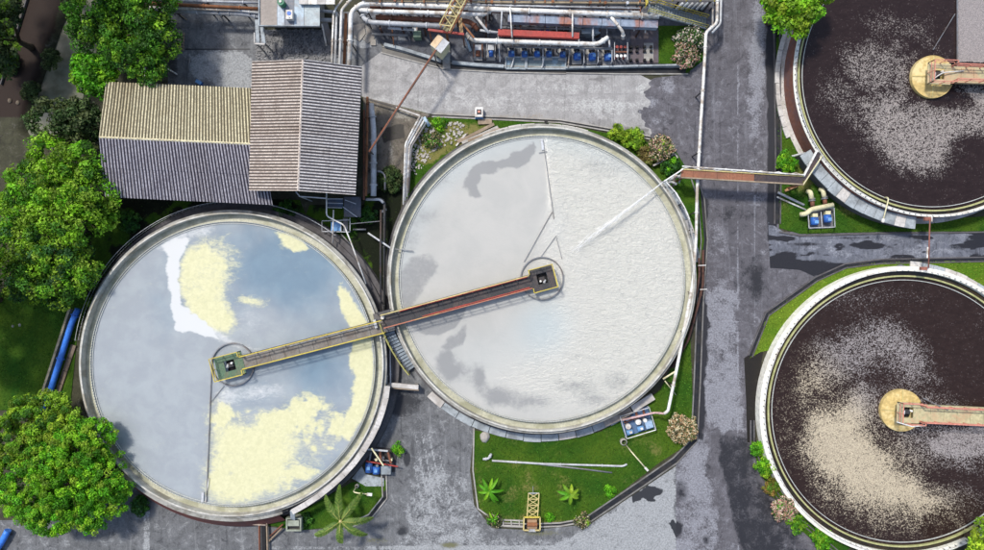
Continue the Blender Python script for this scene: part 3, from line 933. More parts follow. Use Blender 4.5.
def water1_material():
    k = M('tank_water_grey')
    _, r, g, b = k.attr('mask')
    n1 = k.noise(0.5, 5, 0.6, 0.3)
    n2 = k.noise(3.0, 5, 0.65, 0.5)
    n3 = k.noise(9.0, 4, 0.6, 0.6)
    c = k.mix(k.ramp(b, 0.15, 0.85), (0.375, 0.41, 0.435), (0.205, 0.29, 0.36))
    c = k.mix(k.ramp(n1, 0.35, 0.7), k.mix(1.0, c, (0.88, 0.88, 0.90), 'MULTIPLY'), c)
    e = k.math('MULTIPLY', k.math('SUBTRACT', n2, 0.5), 0.7)
    n4 = k.noise(1.1, 7, 0.72, 1.4, stretch=(1, 2.2, 1, 0.6))
    e2 = k.math('MULTIPLY', k.math('SUBTRACT', n4, 0.5), 1.3)
    ym = k.ramp(k.math('ADD', r, k.math('ADD', k.math('MULTIPLY', e, 0.5), e2)), 0.10, 0.80)
    yc = k.mix(k.ramp(n2, 0.3, 0.7), (0.58, 0.57, 0.36), (0.66, 0.645, 0.43))
    c = k.mix(ym, c, yc)
    wm = k.ramp(k.math('ADD', g, k.math('ADD', k.math('MULTIPLY', e, 0.5), k.math('MULTIPLY', e2, 0.7))), 0.22, 0.85)
    c = k.mix(wm, c, (0.60, 0.615, 0.62))
    # wrinkled film on the still left side
    film = k.math('SUBTRACT', 1.0, b)
    k.bump(k.math('MULTIPLY', k.math('ADD', n3, k.math('MULTIPLY', n2, 0.5)), k.ramp(film, 0.5, 1.0, 0.08, 0.8)), 0.35, 0.06)
    fo = k.math('MAXIMUM', ym, wm)
    return milky(k.base(c, k.math('ADD', 0.14, k.math('MULTIPLY', fo, 0.4)), 0, 0.35), k)

# --- water of tank two: pale milky water, darker blotches, ripples
def w2(px, py):
    dx = (fbm(px, py, 14, 211) - 0.5) * 12
    dy = (fbm(px, py, 14, 213) - 0.5) * 12
    X, Y = px + dx, py + dy
    d = 0.95 * pm(X, Y, [(530, 142), (538, 150), (530, 162), (505, 168), (492, 174), (480, 176), (474, 186), (482, 197), (472, 198), (462, 187), (466, 172), (482, 163), (505, 158), (522, 152)], 2.5)
    d = np.maximum(d, 0.7 * pm(X, Y, [(412, 258), (432, 255), (440, 264), (434, 278), (424, 290), (410, 310), (400, 305), (400, 275)], 4))
    d = np.maximum(d, 0.95 * pm(px, py, [(408, 318), (468, 300), (464, 316), (455, 328), (440, 335), (425, 335), (412, 328)], 2.0))
    d = np.maximum(d, 0.75 * pm(X, Y, [(456, 330), (466, 325), (460, 345), (447, 354), (440, 350), (444, 338)], 2.5))
    d = np.maximum(d, 0.95 * blob(X, Y, 453, 371, 15, 10) + 0.9 * blob(X, Y, 446, 358, 7, 8) + 0.95 * blob(X, Y, 479, 378, 8, 12) + 0.85 * blob(X, Y, 498, 394, 15, 10) + 0.7 * blob(X, Y, 530, 401, 24, 9) + 0.55 * blob(X, Y, 575, 385, 24, 8) + 0.6 * blob(X, Y, 595, 400, 20, 8) + 0.5 * blob(X, Y, 620, 380, 14, 12))
    d = np.maximum(d, 0.5 * blob(X, Y, 412, 240, 10, 18) + 0.5 * blob(X, Y, 425, 215, 16, 12) + 0.5 * blob(X, Y, 440, 180, 14, 10) + 0.35 * blob(X, Y, 600, 170, 40, 14) + 0.4 * blob(X, Y, 575, 356, 14, 5))
    rr = np.hypot(px - 542, py - 279)
    bl = 0.55 * sstep(105, 142, rr) * sstep(40, -120, (px - 542) * 0.5 + (py - 279)) + 0.75 * blob(px, py, 545, 325, 34, 36) + 0.35 * blob(px, py, 480, 360, 50, 40) + 0.3 * blob(px, py, 555, 225, 18, 40)  # bluish zones; the one below the hub paints the platform's cast shadow
    rp = sstep(-8 - np.clip(py - 200, 0, 60) * 0.9, 10 + np.clip(py - 200, 0, 60) * 1.2, px - 548 - (py - 160) * 0.06) * sstep(-30, 40, 420 - py) + 0.35 * blob(px, py, 530, 380, 60, 30)
    return np.stack([np.clip(d, 0, 1), np.clip(bl, 0, 1), np.clip(rp, 0, 1)], 1)

def water2_material():
    k = M('tank_water_milky')
    _, r, g, b = k.attr('mask')
    n1 = k.noise(0.35, 5, 0.6, 0.4)
    n2 = k.noise(2.5, 5, 0.65, 0.5)
    c = k.mix(k.ramp(n1, 0.3, 0.7), (0.425, 0.425, 0.405), (0.47, 0.465, 0.44))
    c = k.mix(b, c, (0.56, 0.555, 0.51))
    c = k.mix(k.ramp(g, 0.1, 1.0, 0.0, 0.75), c, (0.40, 0.47, 0.49))
    e = k.math('MULTIPLY', k.math('SUBTRACT', n2, 0.5), 0.8)
    c = k.mix(k.ramp(k.math('ADD', r, e), 0.12, 0.85, 0.0, 0.9), c, (0.27, 0.275, 0.275))
    w1_ = k.noise(1.3, 4, 0.65, 1.2, stretch=(1.0, 2.0, 1, 0.5))
    w2_ = k.noise(3.6, 4, 0.6, 1.0, stretch=(1.0, 1.8, 1, 0.9))
    rip = k.math('MULTIPLY', k.math('ADD', w1_, k.math('MULTIPLY', w2_, 0.6)), k.ramp(b, 0.0, 1.0, 0.06, 1.0))
    vo = k.n('ShaderNodeTexVoronoi', feature='DISTANCE_TO_EDGE')
    wp = k.n('ShaderNodeVectorMath', operation='ADD')
    k.put(wp.inputs[0], k.pos)
    nz = k.n('ShaderNodeTexNoise')
    k.put(nz.inputs['Vector'], k.pos)
    nz.inputs['Scale'].default_value = 1.4
    nz.inputs['Detail'].default_value = 4
    k.put(wp.inputs[1], nz.outputs['Color'])
    k.put(vo.inputs['Vector'], wp.outputs[0])
    vo.inputs['Scale'].default_value = 1.5
    ln = k.math('MULTIPLY', k.math('MULTIPLY', k.ramp(vo.outputs[0], 0.0, 0.07, 1.0, 0.0), k.ramp(b, 0.3, 1.0)), k.ramp(k.noise(0.9, 3), 0.42, 0.6, 0.0, 0.30))
    c = k.mix(ln, c, (0.30, 0.30, 0.30))  # ripple shading painted as thin darker lines
    k.bump(rip, 0.75, 0.26)
    m = milky(k.base(c, 0.16, 0, 0.5), k)
    k.b.inputs['Subsurface Weight'].default_value = 0.45
    return m

# --- water of tanks three and four: dark water carrying floating flocs
def w4(px, py):
    n = fbm(px, py, 30, 221)
    X = px + (fbm(px, py, 24, 223) - 0.5) * 24
    Y = py + (fbm(px, py, 24, 225) - 0.5) * 24
    d = 0.98 * pm(X, Y, [(806, 412), (830, 404), (858, 385), (872, 392), (872, 425), (880, 448), (905, 470), (935, 490), (950, 510), (920, 520), (880, 512), (850, 505), (815, 470), (804, 440)], 26)
    d = np.maximum(d, 0.85 * pm(X, Y, [(915, 438), (990, 425), (1020, 440), (1000, 460), (960, 462), (930, 462)], 9))
    d = np.maximum(d, 0.66 * pm(X, Y, [(785, 385), (815, 345), (860, 318), (900, 320), (935, 345), (945, 390), (915, 385), (880, 370), (840, 392), (800, 412)], 22))
    d = np.maximum(d, 0.55 * pm(X, Y, [(860, 380), (900, 370), (960, 400), (1000, 480), (960, 525), (880, 535), (820, 505), (790, 455)], 25))
    d = np.maximum(d, 0.28 * blob(X, Y, 785, 420, 16, 60) + 0.36 * blob(X, Y, 850, 300, 50, 14) + 0.25 * blob(X, Y, 925, 290, 40, 12) + 0.3 * blob(X, Y, 985, 300, 12, 40))
    d = d - 0.25 * blob(X, Y, 885, 415, 10, 30) - 0.45 * blob(X, Y, 960, 480, 40, 9, 15) - 0.3 * blob(X, Y, 940, 330, 18, 60, 0)
    d = np.maximum(d, 0.09)
    cr = sstep(20, -30, (px - 905) * 0.7 - (py - 440) * 0.7) * 0.9
    return np.stack([np.clip(d, 0, 1), cr * np.ones_like(px), n], 1)

def w3(px, py):
    n = fbm(px, py, 30, 231)
    X = px + (fbm(px, py, 22, 233) - 0.5) * 24
    Y = py + (fbm(px, py, 22, 235) - 0.5) * 24
    d = 0.56 * pm(X, Y, [(838, 48), (870, 35), (900, 45), (905, 75), (890, 100), (860, 95), (842, 75)], 16)
    d = np.maximum(d, 0.74 * pm(X, Y, [(860, 105), (890, 88), (930, 102), (990, 92), (1020, 100), (1010, 145), (965, 140), (950, 170), (920, 178), (890, 165), (870, 140)], 16))
    d = np.maximum(d, 0.45 * pm(X, Y, [(825, 70), (850, 80), (880, 130), (870, 150), (840, 130), (818, 100)], 16))
    d = np.maximum(d, 0.36 * pm(X, Y, [(850, 12), (880, 5), (930, 20), (950, 60), (900, 40), (870, 40)], 14))
    d = np.maximum(d, 0.6 * pm(X, Y, [(890, 60), (915, 50), (915, 100), (900, 120)], 10))
    d = np.maximum(d, 0.8 * pm(X, Y, [(958, 84), (1000, 84), (1000, 110), (970, 108)], 8))
    d = d - 0.45 * blob(X, Y, 940, 102, 26, 7) - 0.3 * blob(X, Y, 970, 140, 14, 12)
    mass = pm(px, py, [(958, -80), (1080, -80), (1080, 62), (958, 62)], 1.2, 1.0, 6)
    d = np.maximum(np.maximum(d, 0.07), mass * 1.3)
    return np.stack([np.clip(d, 0, 1.3), 0.25 - 0.25 * mass, n], 1)

def floc_material(name, dark, cream, lilac):
    k = M(name)
    _, r, g, b = k.attr('mask')
    n1 = k.noise(1.2, 7, 0.72, 0.8, stretch=(1, 1.7, 1, 0.7))
    n2 = k.noise(7.0, 3, 0.6)
    v = k.voro(10.5)
    sp = k.n('ShaderNodeSeparateColor')
    k.t.links.new(v, sp.inputs[0])
    v2 = k.voro(21.0)
    sp2 = k.n('ShaderNodeSeparateColor')
    k.t.links.new(v2, sp2.inputs[0])
    dens = k.math('ADD', r, k.math('MULTIPLY', k.math('SUBTRACT', n1, 0.5), 0.75))
    m = k.ramp(k.math('SUBTRACT', dens, k.math('ADD', k.math('MULTIPLY', sp.outputs[0], 0.62), k.math('MULTIPLY', sp2.outputs[1], 0.42))), -0.07, 0.32)
    fc = k.mix(g, lilac, cream)
    fc = k.mix(k.ramp(sp2.outputs[2], 0.0, 1.0), k.mix(1.0, fc, (0.62, 0.62, 0.64), 'MULTIPLY'), k.mix(1.0, fc, (1.2, 1.2, 1.18), 'MULTIPLY'))
    dk = k.mix(k.ramp(n1, 0.3, 0.7), dark, tuple(x * 1.5 for x in dark))
    c = k.mix(m, dk, fc)
    k.bump(k.math('MULTIPLY', m, k.math('ADD', 0.5, sp.outputs[1])), 0.5, 0.04)
    return k.base(c, k.math('ADD', 0.2, k.math('MULTIPLY', m, 0.5)), 0, 0.2)

def pale_tank(label, cx, cy, rw, rr, water_mat, wfn):
    zr, zw, zweir = 2.6, 2.18, 2.36
    c = W(cx, cy, zr)
    root = thing('settling_tank', label, 'tank', (c.x, c.y, 0))
    ri = RAD(rw, zweir)
    ro = RAD(rr, zr)
    C = (c.x, c.y, 0)
    MB().lathe(C, [(ro + 0.30, 0.0), (ro + 0.30, zr - 0.55)], 220).build('outer_wall', CONCDARK, root, True)
    MB().lathe(C, [(ro - 0.06, 1.6), (ro - 0.06, zr), (ro + 0.07, zr), (ro + 0.07, zr - 0.30)], 220).build('rim', RIMWHITE, root, False)
    MB().lathe(C, [(ro + 0.07, zr - 0.30), (ro + 0.34, zr - 0.32), (ro + 0.34, zr - 0.6)], 220).build('ledge', RIMC, root, False)
    MB().lathe(C, [(ri + 0.05, 1.78), (ro - 0.06, 1.78)], 220).build('launder', LAUNDER, root, True)
    MB().lathe(C, [(ri - 0.16, zw - 0.3), (ri - 0.16, zw + 0.08), (ri - 0.10, zw + 0.08), (ri - 0.10, zw - 0.3)], 220).build('scum_baffle', WEIRGREY, root, False)
    notch_weir(C, ri, 1.9, zweir, 330, WEIRGREY, root)
    water_disc(c.x, c.y, zw, ri - 0.005, 110, 420, water_mat, wfn)
    return root, c

T1, c1 = pale_tank('round settling tank of blue-grey water with yellow and white scum, below the corrugated roofs', 231.5, 364.4, 142.2, 151.3, water1_material(), w1)
T2, c2 = pale_tank('round settling tank of pale milky rippled water under a white water jet', 542, 279, 143, 152, water2_material(), w2)
# tank one stands on a brown plinth with a sunken walk around it
ro1 = RAD(151.3, 2.6)
MB().lathe((c1.x, c1.y, 0), [(ro1 + 1.42, 0.05), (ro1 + 1.30, 0.6), (ro1 + 0.78, 0.6), (ro1 + 0.78, 0.9), (ro1 + 0.31, 0.9)], 220).build('walk_ring', CONCDARK, T1)  # dark tone stands in for the tree shade on this walk
MB().lathe((c1.x, c1.y, 0), [(ro1 + 1.92, 0.05), (ro1 + 1.88, 0.35), (ro1 + 0.85, 1.7), (ro1 + 0.80, 1.9), (ro1 + 0.345, 1.9)], 60, math.radians(228), math.radians(286)).build('plinth', PLINTH, T1)
MB().lathe((c1.x, c1.y, 0), [(ro1 + 0.78, 1.905), (ro1 + 0.78, 2.0), (ro1 + 0.345, 2.0)], 60, math.radians(225), math.radians(288)).build('ledge', RIMC, T1)
# the rail on the far side of tank one
def arc(c, r, a0, a1, n, z):
    return [Vector((c.x + r * math.cos(math.radians(a0 + (a1 - a0) * i / n)), c.y + r * math.sin(math.radians(a0 + (a1 - a0) * i / n)), z)) for i in range(n + 1)]
railing(T1, arc(c1, ro1 + 1.25, 52, 172, 90, 0.6), 1.05, PALEGREY, 0.55, 0.02)
# tank two: slabs laid round its foot
ro2 = RAD(152, 2.6)
MB().lathe((c2.x, c2.y, 0), [(ro2 + 0.9, 0.02), (ro2 + 0.9, 0.22), (ro2 + 0.31, 0.22)], 220).build('footing', CONCDARK, T2)
def apron(name, label, c, r0, r1, a0, a1, n, z, material, skip=(), th=0.14):
    root = thing(name, label, 'apron', (c.x, c.y, 0))
    for i in range(n):
        if i in skip:
            continue
        b0 = math.radians(a0 + (a1 - a0) * (i + 0.02) / n)
        b1 = math.radians(a0 + (a1 - a0) * (i + 0.98) / n)
        dz = RNG.uniform(-0.02, 0.03)
        dr = RNG.uniform(-0.05, 0.05)
        MB().lathe((c.x, c.y, z + dz), [(r0, 0), (r1 + dr, 0), (r1 + dr, th), (r0, th)], 4, b0, b1, True).build('slab', material if RNG.random() < 0.75 else CONCPALE, root)
    return root
apron('slab_apron', 'ring of bluish concrete slabs along the lower edge of the milky tank, beside the lawn', c2, ro2 + 0.92, ro2 + 1.62, 226, 302, 12, 0.12, CONCBLUE)
apron('slab_apron', 'narrow ring of bluish slabs at the right of the milky tank, by the road', c2, ro2 + 0.92, ro2 + 1.4, 6, 38, 6, 0.12, CONCBLUE)
apron('slab_apron', 'pinkish pale slabs on the upper edge of the milky tank, beside the concrete lane', c2, ro2 + 0.35, ro2 + 0.85, 72, 112, 8, 0.25, CONCPALE)

def dark_tank(label, cx, cy, rw, rrim, wall_mat, water_mat, wfn, zr=2.2, ow=0.42, batter=0.0):
    zw, zweir = zr - 0.42, zr - 0.2
    c = W(cx, cy, zr)
    root = thing('settling_tank', label, 'tank', (c.x, c.y, 0))
    ri, ro = RAD(rw, zweir), RAD(rrim, zr)
    C = (c.x, c.y, 0)
    MB().lathe(C, [(ro + ow + batter, 0.0), (ro + ow, zr)], 220).build('outer_wall', wall_mat, root, True)
    MB().lathe(C, [(ro + ow + 0.01, zr - 0.10), (ro + ow + 0.02, zr + 0.02), (ro, zr + 0.02), (ro, zr - 1.2)], 220).build('coping', WALLWHITE, root, False)
    MB().lathe(C, [(ri + 0.12, zr - 0.38), (ro, zr - 0.38)], 220).build('launder', LAUNDERDARK, root, True)
    MB().lathe(C, [(ri - 0.02, zr - 1.0), (ri - 0.02, zweir), (ri + 0.13, zweir), (ri + 0.13, zr - 1.0)], 220).build('weir_wall', WEIRGREEN, root, False)
    MB().lathe(C, [(ri - 0.36, zw - 0.3), (ri - 0.36, zw + 0.10), (ri - 0.30, zw + 0.10), (ri - 0.30, zw - 0.3)], 220).build('scum_baffle', WEIRGREY, root, False)
    railing(root, arc(c, ro + 0.1, 0, 360, 150, zr + 0.02), 0.35, WHITE, 1.0, 0.028, 'rim_rail', mid=False)
    water_disc(c.x, c.y, zw, ri - 0.03, 100, 400, water_mat, wfn)
    return root, c
FLOC4 = floc_material('tank_water_cream_flocs', (0.021, 0.0130, 0.0115), (0.50, 0.43, 0.31), (0.31, 0.285, 0.285))
FLOC3 = floc_material('tank_water_lilac_flocs', (0.0185, 0.012, 0.012), (0.43, 0.38, 0.32), (0.295, 0.268, 0.265))
T3, c3 = dark_tank('round settling tank of dark water with lilac flocs and a brown outer wall, top right', 935.3, 75, 134.5, 139.6, WALLBROWN, FLOC3, w3, 2.2, 0.22)
T4, c4 = dark_tank('round settling tank of dark water with cream flocs and a white outer wall, bottom right', 905, 411.7, 134.7, 140.8, WALLWHITE, FLOC4, w4, 1.0, 0.44, 0.05)
ro3, ro4 = RAD(139.6, 2.2), RAD(140.8, 1.0)
MB().lathe((c3.x, c3.y, 0), [(ro3 + 0.22, 0.1), (ro3 + 0.72, 0.1), (ro3 + 0.72, 0.0)], 200).build('footing', CONCPALE, T3)
apron('slab_apron', 'white slabs curving along the left foot of the brown-walled tank, beside the road', c3, ro3 + 0.70, ro3 + 1.10, 150, 203, 12, 0.1, CONCPALE)
apron('slab_apron', 'wide bluish slabs round the lower left of the brown-walled tank, above the pump lawn', c3, ro3 + 0.26, ro3 + 1.42, 211, 264, 13, 1.5, CONCBLUE)
MB().lathe((c3.x, c3.y, 0), [(ro3 + 1.25, 0), (ro3 + 1.25, 1.49)], 60, math.radians(211), math.radians(264)).build('walk_wall', CONCDARK, T3)
apron('slab_apron', 'pale slabs along the upper right edge of the white-walled tank, under the side road', c4, ro4 + 0.5, ro4 + 1.0, 40, 86, 10, 0.1, CONCBLUE)

# ------------------------------------------------------------------ bridges to the tank hubs
def hub_bridge(label, hub, end, z, width, deckm, platm, railm1, railm2, plat=(2.5, 2.3), cover=None, r_well=2.05, zw=2.18, well_mat=None, plates=10):
    Hh, E = W(*hub, z), W(*end, z)
    root = thing('walkway_bridge', label, 'bridge', (Hh.x, Hh.y, 0))
    d = (E - Hh)
    L = d.length
    d.normalize()
    n = Vector((-d.y, d.x, 0))
    ang = math.atan2(d.y, d.x)
    # deck plates one by one
    s0 = plat[0] / 2 - 0.2
    for i in range(plates):
        a, b = s0 + (L - s0) * i / plates, s0 + (L - s0) * (i + 1) / plates
        p = Hh + d * ((a + b) / 2)
        MB().box((p.x, p.y, z - 0.03), (b - a - 0.03, width, 0.06 + RNG.uniform(0, 0.012)), ang).build('deck_plate', deckm, root)
    for s, rm in ((1, railm1), (-1, railm2)):
        mb = MB()
        mb.beam(Hh + d * s0 + n * s * (width / 2 + 0.02) - Vector((0, 0, 0.2)), E + n * s * (width / 2 + 0.02) - Vector((0, 0, 0.2)), 0.14, 0.4)
        mb.build('girder', DARKSTEEL if deckm is not DECKTAN else DECKTAN, root)
        railing(root, [Hh + d * (s0 + 0.3) + n * s * (width / 2 + 0.02), E + n * s * (width / 2 + 0.02)], 1.0, rm, 1.3, 0.045, 'handrail')
    # platform of four plates round a square well for the drive
    px, py = plat
    w = 0.5
    def loc(u, v, zz):
        q = Hh + d * u + n * v
        return (q.x, q.y, zz)
    for u, v, sx, sy in ((-(px / 2 + w) / 2, 0, px / 2 - w, py), ((px / 2 + w) / 2, 0, px / 2 - w, py), (0, (py / 2 + w) / 2, 2 * w, py / 2 - w), (0, -(py / 2 + w) / 2, 2 * w, py / 2 - w)):
        MB().box(loc(u, v, z + 0.0), (sx - 0.01, sy - 0.01, 0.08), ang).build('platform_plate', platm, root)
    # drive unit in the well
    MB().box(loc(0, 0, z - 0.62), (1.04, 1.04, 0.06), ang).build('well_dark_plate', BLACK, root)  # black plate added as the darkness of the open well
    MB().cyl(loc(0, 0, z - 0.59), 0.40, 0.14, 20).build('turntable', BLACK, root)
    g = MB()
    g.box(loc(0.05, 0.05, z - 0.3), (0.5, 0.42, 0.36), ang)
    g.build('gearbox', DARKSTEEL, root)
    q = Hh + d * -0.22 + n * 0.16
    MB().tube([(q.x, q.y, z - 0.25), (q.x - 0.1, q.y - 0.36, z - 0.22)], 0.13, 12).build('motor', PALEGREY, root, True)
    MB().cyl(loc(0.25, 0.2, z - 0.12), 0.10, 0.3, 12).build('motor', WHITE, root, True)
    c = [loc(-px / 2, -py / 2, z + 0.04), loc(-px / 2, py / 2, z + 0.04), loc(px / 2, py / 2, z + 0.04)]
    railing(root, [loc(px / 2, width / 2 + 0.1, z + 0.04), c[2], c[1], c[0], loc(px / 2, -py / 2, z + 0.04), loc(px / 2, -width / 2 - 0.1, z + 0.04)], 1.0, railm1 if cover or platm is DECKGREEN else YELLOW, 0.8, 0.035, 'platform_rail')
    MB().cyl(loc(0, 0, 0), 0.55, z - 0.85, 20).build('column', CONC, root, True)
    if cover:
        cv = MB().lathe((Hh.x, Hh.y, 0), [(0.6, zw + 0.42), (r_well - 0.1, zw + 0.30), (r_well, zw + 0.34), (r_well, zw - 0.2)], 72).build('well_cover', cover, root)
        for k in range(4):
            a = ang + PI / 4 * 0 + k * PI / 2
            u = Vector((math.cos(a), math.sin(a), 0))
            MB().beam(Hh + u * 0.7 + Vector((0, 0, zw + 0.44 - z)), Hh + u * (r_well - 0.1) + Vector((0, 0, zw + 0.33 - z)), 0.12, 0.08).build('cover_rib', PALEYELLOW, root)
    else:
        MB().lathe((Hh.x, Hh.y, 0), [(r_well - 0.05, zw - 0.3), (r_well - 0.05, zw + 0.22), (r_well + 0.05, zw + 0.22), (r_well + 0.05, zw - 0.3)], 90).build('feed_well', STEEL, root)
    return root, Hh, d, n, ang

B1, H1, d1, n1, a1_ = hub_bridge('grey walkway bridge with yellow handrails over the blue-grey scummy water', (230, 365.5), (384, 326), 3.0, 1.15, mat('tan_grey_deck', (0.21, 0.195, 0.18), 0.7, (0.12, 0.09, 0.07), 0.6, 2), DECKGREEN, YELLOW, YELLOW, (2.7, 2.2), zw=2.18)
q = [W(290, 346, 3.12), W(378, 323.5, 3.12)]
MB().tube(q, 0.045, 8).build('service_pipe', WHITE, B1)
B2, H2, d2, n2, a2_ = hub_bridge('dark walkway bridge with red and yellow handrails over the milky rippled water', (542.5, 278.5), (384, 321), 3.0, 1.2, mat('dark_deck', (0.05, 0.05, 0.055), 0.7, (0.12, 0.09, 0.08), 0.45, 2), mat('dark_deck', (0.05, 0.05, 0.055)), mat('worn_red_rail', (0.42, 0.16, 0.10), 0.6, (0.45, 0.36, 0.12), 0.6, 0.5), PALEYELLOW, (2.3, 2.2), zw=2.18)
for s in (1, -1):
    MB().tube([H2 + d2 * 1.4 + n2 * s * 0.52 + Vector((0, 0, 0.15)), H2 + d2 * (14.0 if s == -1 else 12.0) + n2 * s * 0.52 + Vector((0, 0, 0.15))], 0.06, 8).build('service_pipe', RED, B2)
B3, H3, d3, n3, a3_ = hub_bridge('tan walkway bridge with pink handrails in the brown-walled tank, top right', (939, 74), (1075, 79), 3.0, 1.35, DECKTAN, DECKTAN, PINKRED, PINKRED, (2.2, 2.0), cover=TAN, r_well=2.06, zw=1.78)
B4, H4, d4, n4, a4_ = hub_bridge('tan walkway bridge with pink handrails in the white-walled tank, bottom right', (908, 412.5), (1050, 419), 1.9, 1.45, DECKTAN, DECKTAN, PINKRED, PINKRED, (2.2, 2.0), cover=TAN, r_well=2.08, zw=0.58)
MB().tube(bend([W(932, 80, 3.3), W(942, 73, 3.5), W(950, 72, 3.3), W(964, 71, 3.1)], 1.0), 0.05, 8).build('hose', WHITE, B3)
MB().tube([W(897, 422, 3.3), W(912, 426.5, 3.1), W(926, 425.5, 2.8)], 0.06, 8).build('hose', WHITE, B4)

# scum rakes and wires
def rake(label, pts, z, r=0.05, foot=None):
    P = [W(*p, z) for p in pts]
    t = thing('scum_rake', label, 'rake', (P[0].x, P[0].y, 0))
    MB().beam(P[0], P[-1], r * 1.6, r * 2).build('arm', STEEL, t)
    if foot:
        a, b = W(*foot[0], z), W(*foot[1], z)
        MB().beam(a, b, 0.22, 0.12).build('scum_box', PALEGREY, t)
    return t
t = rake('thin grey scum rake running down from the hub of the yellow-scummed tank', [(211.5, 370), (206.5, 502)], 2.25, 0.05, [(203, 492), (202.5, 502)])
MB().beam(W(224, 386, 2.25), W(211, 402, 2.25), 0.05, 0.06).build('stay', STEEL, t)
MB().beam(W(209, 478, 2.26), W(205.5, 502, 2.26), 0.07, 0.08).build('stay', WHITE, t)
t = rake('thin grey scum rake running up from the hub of the milky tank', [(554, 219), (543, 140)], 2.25, 0.04, [(541.5, 139), (543, 150)])
MB().beam(W(539, 153, 2.26), W(547, 151.5, 2.26), 0.06, 0.06).build('cross_bar', STEEL, t)
t = rake('thin V-shaped wire stays above the hub of the milky tank', [(524, 262), (552, 212)], 2.27, 0.035)
MB().beam(W(562, 259, 2.27), W(556, 236, 2.27), 0.045, 0.05).build('stay', STEEL, t)
MB().beam(W(540, 258, 2.27), W(556, 236, 2.27), 0.045, 0.05).build('stay', STEEL, t)
t = rake('white-edged scum rake standing left of the grey foam in the top right tank', [(957.3, 67), (957.3, -60)], 1.95, 0.06)
t = rake('slanting brown wire rod above the tan hub in the top right tank', [(933, 50), (955, 14)], 1.95, 0.035)
t = rake('thin tan stay rod right of the hub in the bottom right tank', [(923, 398), (948, 410)], 2.0, 0.05)
t = rake('thin bent rod at the left rim of the milky tank, above the dark bridge', [(395, 249), (413, 251)], 2.4, 0.05)

# water jet from the nozzle over tank two
def water_jet():
    a, b = W(662.5, 182.5, 3.2), W(574, 250, 2.25)
    m = 620
    t = NR.uniform(0, 1, m) ** 1.25
    base = np.array(a)[None] * (1 - t[:, None]) + np.array(b)[None] * t[:, None]
    base[:, 2] += 4 * t * (1 - t) * 0.5
    sp = 0.02 + 0.24 * t ** 1.15
    p = base + NR.normal(0, 1, (m, 3)) * sp[:, None] * np.array([0.7, 0.7, 0.8])
    d = np.array((b - a).normalized())
    ln = (0.2 + 0.3 * NR.random(m))[:, None]
    w = (0.005 + 0.006 * NR.random(m))[:, None]
    s = np.cross(d, [0, 0, 1.0])
    s /= np.linalg.norm(s)
    u = np.array([0, 0, 1.0])
    v = np.stack([p - d * ln, p + s * w, p + u * w, p - s * w - u * w * 0.6, p + d * ln], 1).reshape(-1, 3)
    o = np.arange(m)[:, None] * 5
    f = np.concatenate([o + np.array([[0, 1, 2]]), o + np.array([[0, 2, 3]]), o + np.array([[0, 3, 1]]), o + np.array([[4, 2, 1]]), o + np.array([[4, 3, 2]]), o + np.array([[4, 1, 3]])])
    k = M('spray')
    k.base((0.9, 0.9, 0.9), 0.3, 0, 0.5)
    ob = npmesh('water_jet', v, f, k.m)
    tag(ob, 'white jet of water spraying across the milky tank from the pipe bridge', 'water jet', kind='stuff')
water_jet()

# ------------------------------------------------------------------ the two corrugated sheds
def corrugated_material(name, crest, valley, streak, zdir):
    """aged sheet: troughs painted darker for their shade (mesh attribute), lichen mottling"""
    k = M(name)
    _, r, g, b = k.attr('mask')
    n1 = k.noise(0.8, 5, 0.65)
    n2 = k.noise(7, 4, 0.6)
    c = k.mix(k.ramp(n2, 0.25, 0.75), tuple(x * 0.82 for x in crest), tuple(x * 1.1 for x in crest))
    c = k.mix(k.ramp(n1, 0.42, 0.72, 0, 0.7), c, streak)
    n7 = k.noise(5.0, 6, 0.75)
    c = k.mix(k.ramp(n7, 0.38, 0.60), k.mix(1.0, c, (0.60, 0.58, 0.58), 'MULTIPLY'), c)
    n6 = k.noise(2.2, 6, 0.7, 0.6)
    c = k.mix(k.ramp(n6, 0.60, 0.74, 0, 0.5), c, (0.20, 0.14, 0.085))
    c = k.mix(k.ramp(k.math('ADD', r, k.math('MULTIPLY', k.math('SUBTRACT', n2, 0.5), 0.35)), 0.30, 0.52, 0, 0.96), c, valley)  # rib shading put into the colour as dark troughs
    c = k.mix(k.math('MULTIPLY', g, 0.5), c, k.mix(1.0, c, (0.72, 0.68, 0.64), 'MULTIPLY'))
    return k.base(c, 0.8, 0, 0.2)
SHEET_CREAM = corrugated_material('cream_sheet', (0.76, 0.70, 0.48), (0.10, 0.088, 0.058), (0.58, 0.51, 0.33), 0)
SHEET_GREY = corrugated_material('grey_sheet', (0.47, 0.46, 0.51), (0.028, 0.025, 0.04), (0.30, 0.29, 0.34), 0)  # own grey-violet hue, darkened further as the slope turned from the sun
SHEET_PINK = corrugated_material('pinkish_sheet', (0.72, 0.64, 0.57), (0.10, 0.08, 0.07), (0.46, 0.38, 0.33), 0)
SHEET_PALE = corrugated_material('pale_grey_sheet', (0.68, 0.66, 0.66), (0.045, 0.042, 0.05), (0.46, 0.44, 0.44), 0)

